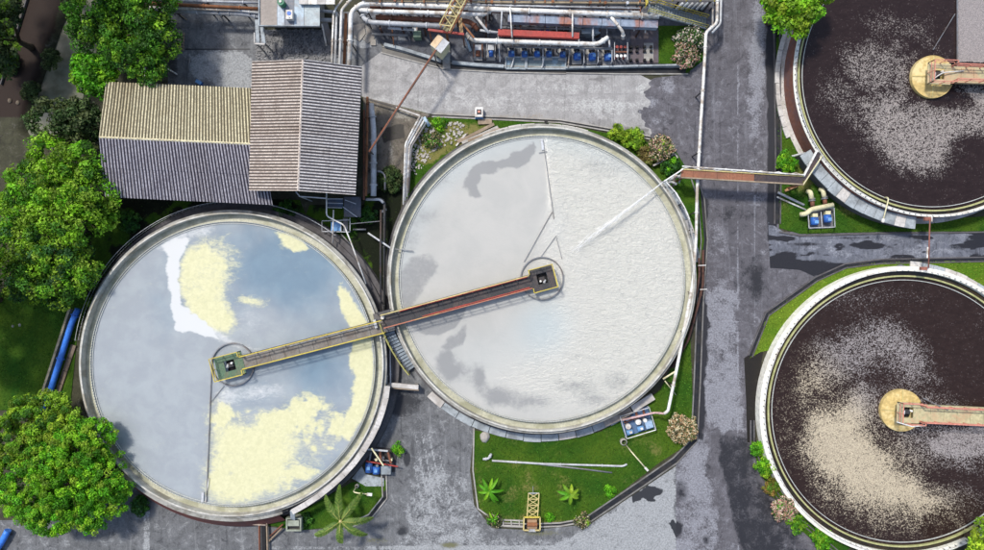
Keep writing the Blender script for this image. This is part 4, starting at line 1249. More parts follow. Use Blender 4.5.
def corrugated_sheet(parent, o, u, v, wu, lv, material, waves, amp=0.045, shade=0.0):
    """one sheet: origin o, across-direction u (wu long, carries the waves), down-slope v (lv long)"""
    nrm = u.cross(v).normalized()
    if nrm.z < 0:
        nrm = -nrm
    m = waves * 6
    vs, cs = [], []
    for i in range(m + 1):
        ph = (i / 6.0) * 2 * PI
        h = math.cos(ph)
        for j in (0, 1):
            p = o + u * (wu * i / m) + v * (lv * j) + nrm * (amp * h)
            vs.append(tuple(p))
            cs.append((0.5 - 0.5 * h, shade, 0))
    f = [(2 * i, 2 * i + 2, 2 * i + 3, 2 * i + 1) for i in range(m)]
    if (u.cross(v)).z < 0:
        f = [tuple(reversed(x)) for x in f]
    return npmesh('roof_sheet', vs, f, material, parent, np.array(cs, np.float32))

def shed(label, corners, ze, zr, along_x, mats, nsheets, waves):
    """corners: NW, NE, SE, SW of the eaves in pixels"""
    NW, NE, SE, SW = [W(*c, ze) for c in corners]
    ctr = (NW + NE + SE + SW) / 4
    root = thing('corrugated_shed', label, 'shed', (ctr.x, ctr.y, 0))
    up = Vector((0, 0, zr - ze))
    if along_x:
        ra, rb = (NW + SW) / 2 + up, (NE + SE) / 2 + up
        sides = [(NW, NE), (SW, SE)]
    else:
        ra, rb = (NW + NE) / 2 + up, (SW + SE) / 2 + up
        sides = [(NW, SW), (NE, SE)]
    for k, (ea, eb) in enumerate(sides):
        for i in range(nsheets):
            t0, t1 = i / nsheets, (i + 1) / nsheets
            r0, r1 = ra.lerp(rb, t0), ra.lerp(rb, t1)
            e0, e1 = ea.lerp(eb, t0), ea.lerp(eb, t1)
            u = r1 - r0
            wu = u.length
            u.normalize()
            v = ((e0 - r0) + (e1 - r1)) / 2
            lv = v.length
            v.normalize()
            half = lv / 2
            sh = RNG.choice([0, 0.1, 0.3, 0.5, 1.1]) if k == 0 else RNG.choice([0, 0.1, 0.25, 0.7])
            nup = Vector((0, 0, 1))
            # lower sheet first, the upper one laps over it
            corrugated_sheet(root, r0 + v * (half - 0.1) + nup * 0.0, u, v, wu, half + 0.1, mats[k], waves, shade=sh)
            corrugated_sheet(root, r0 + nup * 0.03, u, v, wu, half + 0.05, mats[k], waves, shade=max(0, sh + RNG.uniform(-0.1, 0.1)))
    d = (rb - ra).normalized()
    n = Vector((-d.y, d.x, 0))
    mb = MB()
    L = (rb - ra).length
    m = max(4, int(L / 1.8))
    for i in range(m):
        a, b = ra + d * (L * i / m), ra + d * (L * (i + 1) / m - 0.03)
        mb = MB()
        z = Vector((0, 0, 0.10))
        w = Vector((0, 0, 0.02))
        mb.add([a - n * 0.10 + w, a + z, a + n * 0.10 + w, b - n * 0.10 + w, b + z, b + n * 0.10 + w], [(0, 3, 4, 1), (1, 4, 5, 2)])
        mb.build('ridge_tile', mats[0], root)
    ins = lambda p: (p - ctr) * 0.76 + ctr
    q = [ins(p) for p in (NW, NE, SE, SW)]
    for i in range(4):
        a, b = q[i], q[(i + 1) % 4]
        MB().beam(Vector((a.x, a.y, ze / 2 - 0.06)), Vector((b.x, b.y, ze / 2 - 0.06)), 0.2, ze - 0.12).build('wall', CONC, root)
    return root
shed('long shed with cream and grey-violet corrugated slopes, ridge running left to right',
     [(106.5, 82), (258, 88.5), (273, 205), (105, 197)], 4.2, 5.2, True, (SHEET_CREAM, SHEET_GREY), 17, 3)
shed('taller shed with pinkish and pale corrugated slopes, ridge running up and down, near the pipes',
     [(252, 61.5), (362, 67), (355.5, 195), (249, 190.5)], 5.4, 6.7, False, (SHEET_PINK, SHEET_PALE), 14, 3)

# ------------------------------------------------------------------ trees, bushes, palms
def crown(name, parent, lobes, leaf, per, colors, clump=0.55, flower=None, flat=0.8, lightup=0.0):
    """lobes: (x, y, z, R, Rz) ellipsoids. Leaf quads sit in many small clumps over each lobe."""
    V, C = [], []
    for (x, y, z, R, Rz) in lobes:
        nc = max(6, int(4.2 * R * R / (clump * clump)))
        th = np.arccos(1 - NR.random(nc) * 1.25)
        ph = NR.uniform(0, 2 * PI, nc)
        rad = R * (0.66 + 0.42 * NR.random(nc) ** 0.8)
        cx = x + rad * np.sin(th) * np.cos(ph)
        cy = y + rad * np.sin(th) * np.sin(ph)
        cz = z + rad / R * Rz * np.cos(th)
        cw = np.array(colors)[NR.integers(0, len(colors), nc)] * NR.uniform(0.55, 1.55, (nc, 1))
        hd = NR.normal(0, 1, (3, 3))
        hd[:, 2] = np.abs(hd[:, 2])
        hd /= np.linalg.norm(hd, axis=1)[:, None]
        cdir = np.stack([np.sin(th) * np.cos(ph), np.sin(th) * np.sin(ph), np.cos(th)], 1)
        hole = (cdir @ hd.T).max(1) > 0.95
        for i in range(nc):
            if hole[i] and nc > 60:
                continue
            k = per
            dirs = NR.normal(0, 1, (k, 3))
            dirs[:, 2] = np.abs(dirs[:, 2]) * 0.9 - 0.15
            dirs /= np.linalg.norm(dirs, axis=1)[:, None]
            r = clump * NR.uniform(0.55, 1.05, (k, 1)) * NR.uniform(0.8, 1.15)
            p = np.array([cx[i], cy[i], cz[i]]) + dirs * r * np.array([1, 1, flat])
            nrm = dirs + NR.normal(0, 0.45, (k, 3)) + np.array([0, 0, 0.35])
            nrm /= np.linalg.norm(nrm, axis=1)[:, None]
            ref = NR.normal(0, 1, (k, 3))
            u = np.cross(nrm, ref)
            u /= np.linalg.norm(u, axis=1)[:, None] + 1e-9
            w = np.cross(nrm, u)
            s = leaf * NR.uniform(0.65, 1.3, (k, 1))
            V.append(np.stack([p - u * s, p + w * s * 0.55 + nrm * s * 0.12, p + u * s, p - w * s * 0.55 + nrm * s * 0.12], 1).reshape(-1, 3))
            cc = cw[i] * NR.uniform(0.55, 1.5, (k, 1))
            if flower is not None:
                f = NR.random(k) < flower[1]
                fc = np.array(flower[0])[NR.integers(0, len(flower[0]), k)]
                cc = np.where(f[:, None], fc * NR.uniform(0.85, 1.1, (k, 1)), cc)
            C.append(np.repeat(cc, 4, 0))
    V = np.concatenate(V)
    V[:, 2] = np.maximum(V[:, 2], 0.06)
    F = np.arange(len(V)).reshape(-1, 4)
    return npmesh(name, V, F, LEAF, parent, np.concatenate(C), cname='tint')

def tree(label, lobes_px, hgt, colors, leaf=0.135, per=66, clump=0.58, group=None):
    """lobes_px: (px, py, r_px, top z fraction) measured at crown height"""
    lobes = []
    for (px, py, r, f) in lobes_px:
        z = hgt * f
        c = W(px, py, z)
        R = RAD(r, z)
        lobes.append((c.x, c.y, z - R * 0.45, R, R * 0.75))
    bx = sum(l[0] for l in lobes) / len(lobes)
    by = sum(l[1] for l in lobes) / len(lobes)
    root = thing('broadleaf_tree', label, 'tree', (bx, by, 0), group)
    mb = MB()
    top = min(l[2] for l in lobes)
    fork = Vector((bx, by, top * 0.55))
    mb.tube([(bx - 0.1, by + 0.1, -0.3), (bx, by, 0.5), fork], [0.42, 0.32, 0.22], 10)
    for l in lobes:
        e = Vector((l[0], l[1], l[2] + l[4] * 0.4))
        m = fork.lerp(e, 0.5) + Vector((RNG.uniform(-.2, .2), RNG.uniform(-.2, .2), 0.3))
        mb.tube([fork - Vector((0, 0, 0.2)), m, e], [0.17, 0.11, 0.04], 7)
        for q in range(5):
            a = RNG.uniform(0, 2 * PI)
            t = Vector((l[0] + math.cos(a) * l[3] * 0.75, l[1] + math.sin(a) * l[3] * 0.75, l[2] + l[4] * RNG.uniform(0.0, 0.5)))
            mb.tube([m, m.lerp(t, 0.55) + Vector((0, 0, 0.15)), t], [0.08, 0.05, 0.02], 5)
    mb.build('trunk', BARK, root, True)
    crown('crown', root, lobes, leaf, per, colors, clump)
    return root

G_DARK = [(0.022, 0.085, 0.014), (0.035, 0.12, 0.016), (0.05, 0.15, 0.02), (0.03, 0.10, 0.025)]
G_MID = [(0.06, 0.19, 0.012), (0.12, 0.28, 0.016), (0.17, 0.33, 0.02), (0.05, 0.15, 0.015), (0.20, 0.33, 0.03)]
G_BRIGHT = [(0.075, 0.28, 0.010), (0.13, 0.36, 0.014), (0.20, 0.42, 0.018), (0.07, 0.24, 0.012)]
G_YEL = [(0.17, 0.32, 0.02), (0.22, 0.36, 0.025), (0.28, 0.40, 0.03), (0.14, 0.28, 0.02)]
G_OLIVE = [(0.05, 0.085, 0.028), (0.07, 0.11, 0.035), (0.10, 0.13, 0.05), (0.035, 0.07, 0.02)]

tree('tall green tree at the top left, overhanging the canal and the north yard',
     [(88, 8, 26, 0.92), (118, 2, 26, 1.0), (145, 4, 24, 0.95), (85, 30, 18, 0.8), (125, 34, 26, 1.0), (150, 34, 22, 0.9), (140, 60, 20, 0.8), (158, 60, 12, 0.7), (112, 50, 16, 0.75), (130, -25, 40, 1.0)], 6.5, G_MID[:4] + G_DARK[1:3])
tree('small round bright tree beside the canal, just left of the long shed', [(90, 72, 20, 0.95), (84, 66, 13, 1.0), (97, 80, 14, 0.9)], 4.5, G_BRIGHT, 0.16, 46, 0.5)
tree('dull olive tree at the end of the canal, against the cream roof corner', [(45, 120, 20, 0.9), (68, 117, 20, 1.0), (88, 124, 16, 0.8), (75, 135, 18, 0.7)], 4.5, G_OLIVE, 0.17, 42, 0.55)
tree('large green tree left of the shed, with yellowish upper leaves',
     [(45, 160, 26, 0.85), (70, 165, 24, 0.95), (25, 185, 24, 0.9), (55, 190, 30, 1.0), (85, 195, 24, 0.9), (12, 210, 22, 0.8), (40, 220, 26, 0.9), (75, 220, 26, 0.9), (98, 215, 14, 0.7)], 6.0, G_MID + G_BRIGHT[1:3] + G_YEL[:1], 0.14, 66, 0.60)
tree('darker green tree reaching the left rim of the yellow-scummed tank',
     [(20, 245, 28, 0.9), (50, 250, 28, 1.0), (72, 270, 22, 0.9), (30, 278, 26, 0.95), (55, 285, 22, 0.85), (5, 275, 22, 0.8), (78, 248, 13, 0.7)], 4.8, G_MID[:3] + G_DARK[2:] + G_MID[4:])
tree('bright green tree at the lower left edge, behind the biggest crown',
     [(30, 420, 26, 0.85), (10, 440, 28, 0.9), (45, 412, 18, 0.8), (60, 430, 20, 0.9)], 5.0, G_MID[1:] + G_YEL[:3], 0.105, 84, 0.42)
tree('dense bright green tree at the bottom left, touching the yellow-scummed tank',
     [(40, 462, 26, 0.9), (75, 450, 28, 1.0), (92, 440, 18, 0.9), (60, 490, 32, 1.0), (95, 480, 28, 0.9), (105, 500, 18, 0.75), (25, 500, 28, 0.9), (50, 515, 24, 0.8), (85, 512, 22, 0.75), (12, 480, 24, 0.9)], 5.0, G_BRIGHT + G_BRIGHT + G_YEL[:2], 0.105, 84, 0.42)
tree('yellow-green tree at the top, between the road and the brown-walled tank', [(785, 0, 20, 0.95), (805, 2, 20, 1.0), (795, 18, 17, 0.9), (812, -12, 22, 1.0), (775, -10, 16, 0.85)], 6.0, G_YEL + G_BRIGHT[1:3], 0.17, 46, 0.5)
tree('yellow-green tree cut by the bottom right corner', [(992, 552, 20, 1.0), (1010, 540, 24, 1.0), (984, 560, 14, 0.9)], 4.5, G_YEL, 0.15, 46, 0.45)
tree('olive bush tree on the canal bank at the far upper left corner', [(2, 22, 12, 0.9), (-12, 40, 22, 1.0), (-2, 60, 14, 0.8), (8, 5, 10, 0.8)], 5.0, G_OLIVE + G_MID[4:], 0.16, 46, 0.5)
tree('tree outside the left edge shading the dark lawn', [(-70, 270, 45, 1.0), (-62, 330, 36, 0.95), (-95, 310, 45, 1.0)], 9.0, G_DARK, 0.2, 34, 0.7)
tree('tree outside the upper left corner shading the canal', [(-40, -70, 50, 1.0), (10, -95, 50, 0.95), (60, -60, 40, 0.95), (-70, -10, 45, 1.0)], 11.0, G_DARK, 0.2, 34, 0.7)

def bush(label, px, py, r, colors, hgt=1.2, flower=None, leaf=0.10, n=5, group=None, name='bush', cat='bush', per=40, clump=0.28):
    c = W(px, py, hgt * 0.6)
    R = RAD(r, hgt * 0.6)
    root = thing(name, label, cat, (c.x, c.y, 0), group)
    lobes = []
    for i in range(n):
        a = 2 * PI * i / n + RNG.uniform(-.4, .4)
        q = R * 0.5 * (0 if n == 1 else 1)
        s = R * RNG.uniform(0.5, 0.66)
        lobes.append((c.x + q * math.cos(a), c.y + q * math.sin(a), max(0.1, hgt - s * 0.9), s, min(s, hgt * 0.8)))
    mb = MB()
    for l in lobes:
        mb.tube([(c.x, c.y, 0), (l[0], l[1], l[2] + 0.1)], [0.05, 0.02], 5)
    mb.build('stem', BARK, root)
    crown('foliage', root, lobes, leaf, per, colors, clump, flower)
    return root
PINKF = [(0.62, 0.34, 0.33), (0.68, 0.53, 0.48), (0.55, 0.27, 0.23), (0.66, 0.58, 0.46)]
CREAMF = [(0.72, 0.62, 0.42), (0.58, 0.38, 0.24), (0.78, 0.72, 0.55), (0.45, 0.28, 0.16)]
WHITEF = [(0.82, 0.76, 0.76), (0.78, 0.60, 0.60), (0.8, 0.78, 0.7)]
bush('clipped round green bush under the road pipe bridge', 786, 163, 9.5, G_BRIGHT, 1.5, n=4)
bush('white and pink flowering shrub on the small lawn below the yellow staircase', 690, 40, 13, G_DARK + G_OLIVE, 1.2, (WHITEF, 0.30), n=6, per=26)
bush('pink flowering shrub near the white overhead pipe, below the staircase', 686, 55, 12, G_DARK + G_OLIVE, 1.3, (PINKF, 0.5), n=6, per=32)
bush('pink and cream flowering shrub at the upper right of the milky tank', 661, 148, 11.5, G_OLIVE + G_YEL[:1], 1.5, (PINKF[:2] + CREAMF, 0.5), n=6)
bush('bright yellow-green shrub on the upper right edge of the milky tank', 634, 139, 10, G_YEL, 0.9, n=5)
bush('leftmost of the yellow-green shrubs along the upper right rim of the milky tank', 617, 133.5, 7, G_YEL, 0.8, n=4)
bush('brownish low shrub between the yellow-green shrub and the pink one', 647, 155, 9, [(0.14, 0.11, 0.04), (0.12, 0.14, 0.03), (0.18, 0.15, 0.05)], 0.8, n=5)
bush('deep green shrub by the pipe bridge landing at the milky tank', 671, 166, 8, G_BRIGHT[:2] + G_DARK, 0.9, n=4)
bush('cream flowering shrub on the lawn corner beside the road', 683, 429, 13, G_OLIVE, 1.5, (CREAMF, 0.62), n=7)
bush('pink flowering shrub at the lower left foot of the white tank', 784, 509, 11, G_OLIVE + G_BRIGHT[:1], 1.4, (PINKF, 0.55), n=6)
bush('topmost green spiky shrub at the left foot of the white-walled tank', 757, 449, 7, G_BRIGHT, 0.9, n=4)
bush('round yellow-green shrub second in the row beside the white tank', 765, 467, 8.5, G_YEL[:2] + G_BRIGHT, 1.0, n=4)
bush('brown-tinged shrub in the row beside the white tank, above the pink one', 771, 486, 8, [(0.20, 0.20, 0.03), (0.22, 0.14, 0.04), (0.10, 0.2, 0.02)], 0.9, n=4)
bush('green shrub right of the pink flowering one, under the white tank', 797, 523, 9, G_BRIGHT[:1] + G_MID, 1.0, n=4)
bush('lowest green shrub under the white tank, near the bottom edge', 822, 537, 10, G_BRIGHT + G_YEL[:1], 1.0, n=4)
bush('small weed clump growing beside the drums of the left pump skid', 398, 449, 6, G_BRIGHT, 0.5, n=4, leaf=0.08)
bush('dark weed bush against the left tank, above the bottom left road', 140, 505, 9, G_DARK, 0.8, n=4)
bush('small dark shrub at the corner of the inlet box by the coconut palm', 305, 519, 6, G_DARK, 0.6, n=4)
bush('weedy shrub at the left end of the drain beside the yellow trolley', 494, 521, 7, G_OLIVE + G_BRIGHT[:1], 0.7, (CREAMF, 0.12), n=4, leaf=0.08)
bush('weedy shrub at the bend of the lawn drain, right of the trolley', 582, 520, 7, G_OLIVE + G_YEL[:1], 0.6, (CREAMF, 0.25), n=4, leaf=0.08)
bush('small green plant on the lawn near the road drain', 610, 491, 5, G_BRIGHT[:2], 0.5, n=3, leaf=0.09)
bush('tiny green plant between the trolley and the right banana palm', 549, 517, 4, G_BRIGHT[:2], 0.4, n=3, leaf=0.09)
bush('scrubby growth on the rubble strip at the upper left of the milky tank', 432, 140, 8, G_OLIVE + G_BRIGHT[:1], 0.7, (CREAMF, 0.2), n=5, leaf=0.08)
bush('green weeds by the lane drain at the upper left of the milky tank', 440, 124, 7, G_BRIGHT + G_YEL[:1], 0.5, n=5, leaf=0.08)
bush('dark scrub beside the tall grey pipe, right of the taller shed', 390, 180, 12, G_OLIVE, 0.9, n=6, leaf=0.1)
bush('dark undergrowth between the two pale tanks, above the bridge joint', 368, 215, 8, G_DARK, 0.6, n=4, leaf=0.1)
bush('dark reeds on the left bank of the canal, beside the brown path', 50, 60, 9, G_OLIVE, 0.8, n=5)
bush('dark reeds lower on the left bank of the canal, above the olive tree', 32, 92, 9, G_OLIVE, 0.8, n=5)
bush('green scrub on the grass strip at the far upper left', 8, 62, 9, G_OLIVE + G_DARK, 0.8, n=5)
bush('dark shrub in the gap under the long shed eave', 130, 222, 10, G_DARK, 1.2, n=5)
bush('dark shrub under the eave corner, above the yellow-scummed tank', 285, 212, 10, G_DARK, 0.8, n=5)

def frond_palm(name, label, px, py, hgt, nf, L, wdt, colors, droop, pinn, angs=None, leaflen=0.6):
    b, t = W(px, py, 0), W(px, py, hgt)
    root = thing(name, label, 'palm', (t.x, t.y, 0))
    MB().tube([(t.x + 0.15, t.y + 0.1, -0.1), (t.x + 0.05, t.y, hgt * 0.5), (t.x, t.y, hgt - 0.05)], [0.17, 0.13, 0.11], 9).build('trunk', BARK, root, True)
    MB().ball((t.x, t.y, hgt), 0.16, 8, 5).build('crown_heart', PALEYELLOW, root, True)
    for i in range(nf):
        a = math.radians(angs[i]) if angs else 2 * PI * i / nf + RNG.uniform(-.25, .25)
        l = L * RNG.uniform(0.85, 1.1)
        d = Vector((math.cos(a), math.sin(a), 0))
        s = Vector((-d.y, d.x, 0))
        V, C = [], []
        F = []
        def at(q):
            return Vector((t.x, t.y, hgt)) + d * (l * q) + Vector((0, 0, 0.55 * l * 0.45 * math.sin(q * 2.2) - droop * q * q))
        for j in range(pinn):
            q = 0.10 + 0.90 * j / (pinn - 1)
            p = at(q)
            ll = leaflen * math.sin(PI * min(1, 0.18 + q * 0.80)) ** 0.6
            for sg in (1, -1):
                o = len(V)
                fw = d * ll * 0.55
                e = p + s * sg * ll * wdt + fw - Vector((0, 0, ll * RNG.uniform(0.15, 0.5)))
                w = d * 0.075
                V += [p - w, p + w, e]
                F.append((o, o + 1, o + 2))
                c = np.array(colors[RNG.randrange(len(colors))]) * RNG.uniform(0.75, 1.2)
                C += [c, c, c * 1.1]
        for j in range(6):
            o = len(V)
            p, p2 = at(j / 6), at((j + 1) / 6)
            w0, w1_ = 0.05 * (1 - j / 7), 0.05 * (1 - (j + 1) / 7)
            up = Vector((0, 0, 0.02))
            V += [p - s * w0 + up, p2 - s * w1_ + up, p2 + s * w1_ + up, p + s * w0 + up]
            F += [(o, o + 1, o + 2), (o, o + 2, o + 3)]
            C += [np.array((0.34, 0.36, 0.10))] * 4
        npmesh('frond', [tuple(v) for v in V], F, LEAF, root, np.array(C), cname='tint')
    return root
frond_palm('coconut_palm', 'coconut palm with seven feathery fronds beside the yellow-scummed tank', 340.5, 521, 3.6, 7, 2.9, 0.62, [(0.10, 0.19, 0.035), (0.14, 0.23, 0.045), (0.17, 0.24, 0.06), (0.09, 0.17, 0.04)], 1.5, 64, [128, 95, 52, 0, -35, -93, 212], 0.66)
def leaf_palm(label, px, py, hgt, n, L, wdt, colors):
    t = W(px, py, hgt)
    root = thing('banana_plant', label, 'plant', (t.x, t.y, 0))
    MB().tube([(t.x, t.y, -0.1), (t.x, t.y, hgt)], [0.12, 0.07], 8).build('stem', mat('green_stem', (0.16, 0.22, 0.06)), root, True)
    for i in range(n):
        a = 2 * PI * i / n + RNG.uniform(-.3, .3)
        l = L * RNG.uniform(0.7, 1.15)
        d = Vector((math.cos(a), math.sin(a), 0))
        s = Vector((-d.y, d.x, 0))
        V, C, F = [], [], []
        k = 7
        for j in range(k + 1):
            q = j / k
            p = Vector((t.x, t.y, hgt - 0.05)) + d * (l * q) + Vector((0, 0, 0.7 * q - 1.0 * q * q))
            w = wdt * math.sin(PI * (0.06 + 0.92 * q)) ** 0.7
            V += [p + s * w + Vector((0, 0, 0.06)), p, p - s * w + Vector((0, 0, 0.06))]
            c = np.array(colors[i % len(colors)]) * RNG.uniform(0.85, 1.15)
            C += [c * 0.9, c * 1.25, c]
        for j in range(k):
            for m in (0, 1):
                o = j * 3 + m
                F.append((o, o + 3, o + 4, o + 1))
        npmesh('leaf', [tuple(v) for v in V], F, LEAF, root, np.array(C), cname='tint')
    return root
leaf_palm('green banana plant on the left of the south lawn, near the kerb', 489, 491, 1.3, 9, 1.35, 0.16, G_BRIGHT)
leaf_palm('yellow-tipped banana plant on the south lawn, right of the yellow trolley', 570.5, 494, 1.4, 8, 1.25, 0.19, G_YEL + G_BRIGHT[:2])
leaf_palm('tiny banana plant at the bottom of the south lawn, beside the weeds', 493, 519, 0.7, 6, 0.7, 0.1, G_BRIGHT)

ORD2 = ['first', 'second', 'third', 'fourth', 'fifth', 'sixth', 'seventh', 'eighth']
# ------------------------------------------------------------------ north side: pipe rack, pumps, buildings
# paved floor of the pump strip and the wall that closes it
def pump_floor_mask(px, py):
    n = fbm(px, py, 16, 131)
    return np.stack([0.5 * sstep(0.5, 0.7, n), 0.5 * sstep(0.55, 0.7, fbm(px, py, 8, 133)) * (px < 600), 0.3 * sstep(0.5, 0.7, fbm(px, py, 10, 135))], 1)
sheet('pump_floor', [(362, -30), (702, -30), (702, 27), (660, 27), (660, 72), (566, 69), (500, 66), (445, 63), (420, 56), (384, 47), (372, 28), (362, 12)], 0.020, 0.14, asphalt_material('pump_floor', (0.10, 0.105, 0.125), (0.22, 0.24, 0.27), (0.03, 0.03, 0.038), (0.13, 0.065, 0.04)), pump_floor_mask)

def block(name, label, cat, px0, py0, px1, py1, z0, z1, material, rot=0.0, bevel=None):
    a, b = W(px0, py0, z1), W(px1, py1, z1)
    c = (a + b) / 2
    o = MB().box((c.x, c.y, (z0 + z1) / 2), (abs(b.x - a.x), abs(b.y - a.y), z1 - z0), rot).build(name, material)
    return tag(o, label, cat)

# little switch room with a stained flat roof
def switch_room():
    z = 3.2
    a, b = W(259, -14, z), W(320, 27, z)
    cx, cy = (a.x + b.x) / 2, (a.y + b.y) / 2
    w, h = b.x - a.x, a.y - b.y
    r = thing('switch_room', 'flat-roofed pale concrete room with brown roof stains, above the sheds', 'building', (cx, cy, 0))
    MB().box((cx, cy + 0.4, z / 2 - 0.1), (w - 0.8, h - 1.4, z - 0.2)).build('wall', CONC, r)
    cols = [(0.34, 0.30, 0.27), (0.48, 0.55, 0.62), (0.20, 0.22, 0.26), (0.46, 0.57, 0.66), (0.42, 0.48, 0.50)]
    xs = [0, 0.30, 0.42, 0.58, 0.74, 1.0]
    for i in range(5):
        m = mat('roof_panel_%d' % i, cols[i], 0.75, (0.25, 0.22, 0.2), 0.6, 1.2)
        MB().box((a.x + w * (xs[i] + xs[i + 1]) / 2, cy, z), (w * (xs[i + 1] - xs[i]) - 0.03, h, 0.14 + 0.01 * (i % 2))).build('roof_slab', m, r)
    MB().box((cx, b.y + 0.06, z + 0.12), (w, 0.1, 0.12)).build('parapet', CONCBLUE, r)
    MB().box((a.x + 0.06, cy, z + 0.13), (0.12, h - 0.12, 0.14)).build('parapet', CONCBLUE, r)
    # canopy legs on the left
    for x0, y0, x1, y1 in ((257, 20, 258, 44), (262, 26, 264, 44)):
        p, q = W(x0, y0, 2.6), W(x1, y1, 2.6)
        MB().beam(p, q, 0.35, 0.15).build('canopy_beam', CONCBLUE, r)
    MB().beam(W(254.5, 44, 2.65), W(265, 44.5, 2.65), 0.14, 0.16).build('canopy_beam', CONCPALE, r)
    MB().beam(W(254.5, 33, 2.65), W(254.8, 44, 2.65), 0.10, 0.16).build('canopy_beam', CONCPALE, r)
    for x, y in ((255.5, 43), (264, 43)):
        p = W(x, y, 2.5)
        MB().beam((p.x, p.y, 0), p, 0.12, 0.12).build('canopy_post', CONC, r)
    return r
switch_room()
t = thing('water_drum', 'green round water drum on the roof of the pale switch room', 'drum', W(283, 5, 3.27))
p = W(283, 5, 3.27)
MB().cyl(p, 0.34, 0.75, 16).build('drum_body', GREEN, t)
MB().cyl((p.x, p.y, p.z + 0.75), 0.12, 0.1, 10).build('cap', WHITE, t)
t = thing('air_conditioner', 'white air conditioner box on the switch room roof, below the green drum', 'air conditioner', W(290, 17, 3.27))
p = W(291, 17, 3.27)
ac = MB().box((p.x, p.y, p.z + 0.3), (0.62, 0.85, 0.6)).build('casing', WHITE, t)
MB().cyl((p.x, p.y + 0.1, p.z + 0.6), 0.2, 0.03, 16).build('fan_grille', BLUE, ac)
MB().cyl((p.x + 0.02, p.y - 0.28, p.z + 0.6), 0.08, 0.05, 10).build('fan_grille', STEEL, ac)
t = thing('canopy_roof', 'bright white flat canopy at the top edge, right of the green drum', 'canopy', W(316, -4, 3.6))
for i in range(4):
    a = W(299 + i * 9, -12, 3.6)
    b = W(308 + i * 9, 4.5, 3.6)
    MB().box(((a.x + b.x) / 2, (a.y + b.y) / 2, 3.6), (b.x - a.x - 0.03, a.y - b.y, 0.08)).build('roof_panel', WHITE if i % 2 else CONCPALE, t)
for x in (300, 333):
    p = W(x, 3, 3.5)
    MB().beam((p.x, p.y, 0), (p.x, p.y, 3.55), 0.1, 0.1).build('post', STEEL, t)

# left bundle along the top edge
pipe('pipe_run', 'rusty orange pipe along the top edge, left of the switch room', [(150, 3.5), (258, 9)], 0.16, RUST, z=2.6, support=3)
pipe('pipe_run', 'thin pale pipe above the rusty orange one at the top edge', [(150, 0.0), (262, 3)], 0.12, PALEGREY, z=2.6, support=3)
pipe('pipe_run', 'narrow white pipe just below the rusty orange one', [(150, 7.5), (240, 10.5), (259, 13)], 0.13, WHITE, z=2.4, support=3)
pipe('pipe_run', 'thick bluish-white pipe, lowest of the bundle left of the switch room', [(150, 10), (245, 14), (266, 18)], 0.22, PALEGREY, z=2.0, support=3.5)
pipe('pipe_run', 'thin dark pipe at the very top left of the switch room', [(176, -3), (262, -1)], 0.10, DARKSTEEL, z=2.7)
pipe('pipe_run', 'bluish pipe stub entering right of the switch room', [(318, 11), (334, 12)], 0.14, PALEGREY, z=1.6, flange=0)
pipe('pipe_run', 'thick pale pipe stub below the bluish one, right of the switch room', [(318, 20), (334, 20.5)], 0.2, PALEGREY, z=1.4, flange=0)
t = thing('plank', 'leaning white plank between the switch room and the vertical pipes', 'plank', W(325, 35, 0))
MB().beam(W(322, 24, 1.9), W(326.5, 46, 0.1), 0.16, 0.06).build('board', WHITE, t)
MB().beam(W(325, 23, 1.9), W(332, 46, 0.08), 0.5, 0.05).build('board', STEEL, t)
# bundle that runs down under the taller shed
pipe('pipe_run', 'thin white pipe, leftmost of the bundle running down to the taller shed', [(333.5, 13), (331.5, 70)], 0.10, WHITE, z=2.4)
pipe('pipe_run', 'grey pipe second from the left in the bundle above the taller shed', [(336.6, 12), (335, 70)], 0.12, PALEGREY, z=2.2, support=3)
pipe('pipe_run', 'white pipe bending to the upper right in the bundle above the shed', [(354, -4), (341.5, 10), (339.5, 70)], 0.13, WHITE, z=2.7)
pipe('pipe_run', 'thin white pipe bending beside it towards the top edge, above the shed', [(347, -6), (336, 8), (334, 13)], 0.09, WHITE, z=2.9, flange=0)
pipe('pipe_run', 'rusty orange pipe in the bundle above the taller shed', [(346, 14), (344, 70)], 0.15, RUST, z=2.0, support=3)
pipe('pipe_run', 'thick white pipe turning down from the rack to the taller shed', [(470, 8), (440, 6.5), (362, 3.5), (351, 12), (349, 70)], 0.22, WHITE, z=2.8, support=6)
# the long rack to the right
pipe('pipe_run', 'white pipe second from the top of the rack, ending in a small step up', [(359, 10), (376, 11.5), (480, 14.5), (486, 14), (492, 9.5)], 0.20, WHITE, z=2.6, support=6)
pipe('pipe_run', 'pale pipe that curls at its left end, third in the pipe rack', [(362, 13), (364, 19), (371, 22.5), (445, 26.5)], 0.22, PALEGREY, z=2.2, support=5)
pipe('pipe_run', 'short pale pipe below the curled one, beside the green box', [(388, 28), (414, 30)], 0.13, PALEGREY, z=1.6, flange=1.2)
pipe('pipe_run', 'long white pipe across the middle of the rack, ending left of the staircase', [(468, 8.5), (590, 13.5), (659, 16.5)], 0.23, WHITE, z=2.9, support=6)
pipe('pipe_run', 'long white pipe under the red beam, with a raised end at the right', [(466, 34), (473, 40.5), (520, 42), (598, 44.5), (608, 37.5)], 0.22, WHITE, z=2.4, support=5)
pipe('pipe_run', 'white pipe slanting from the rack down to the blue pumps', [(611, 17, 2.8), (623, 32, 2.4), (623, 39, 1.6)], 0.15, WHITE, flange=1.5)
pipe('pipe_run', 'white pipe slanting behind the lattice gangway to the red beam', [(476, 17, 2.8), (489, 33, 2.4)], 0.13, WHITE, flange=0)
pipe('pipe_run', 'light blue pipe stub beside the cream box, over the pump floor', [(466, 38, 2.2), (470.5, 51, 1.4)], 0.13, mat('pale_blue_paint', (0.45, 0.60, 0.72), 0.5), flange=0)
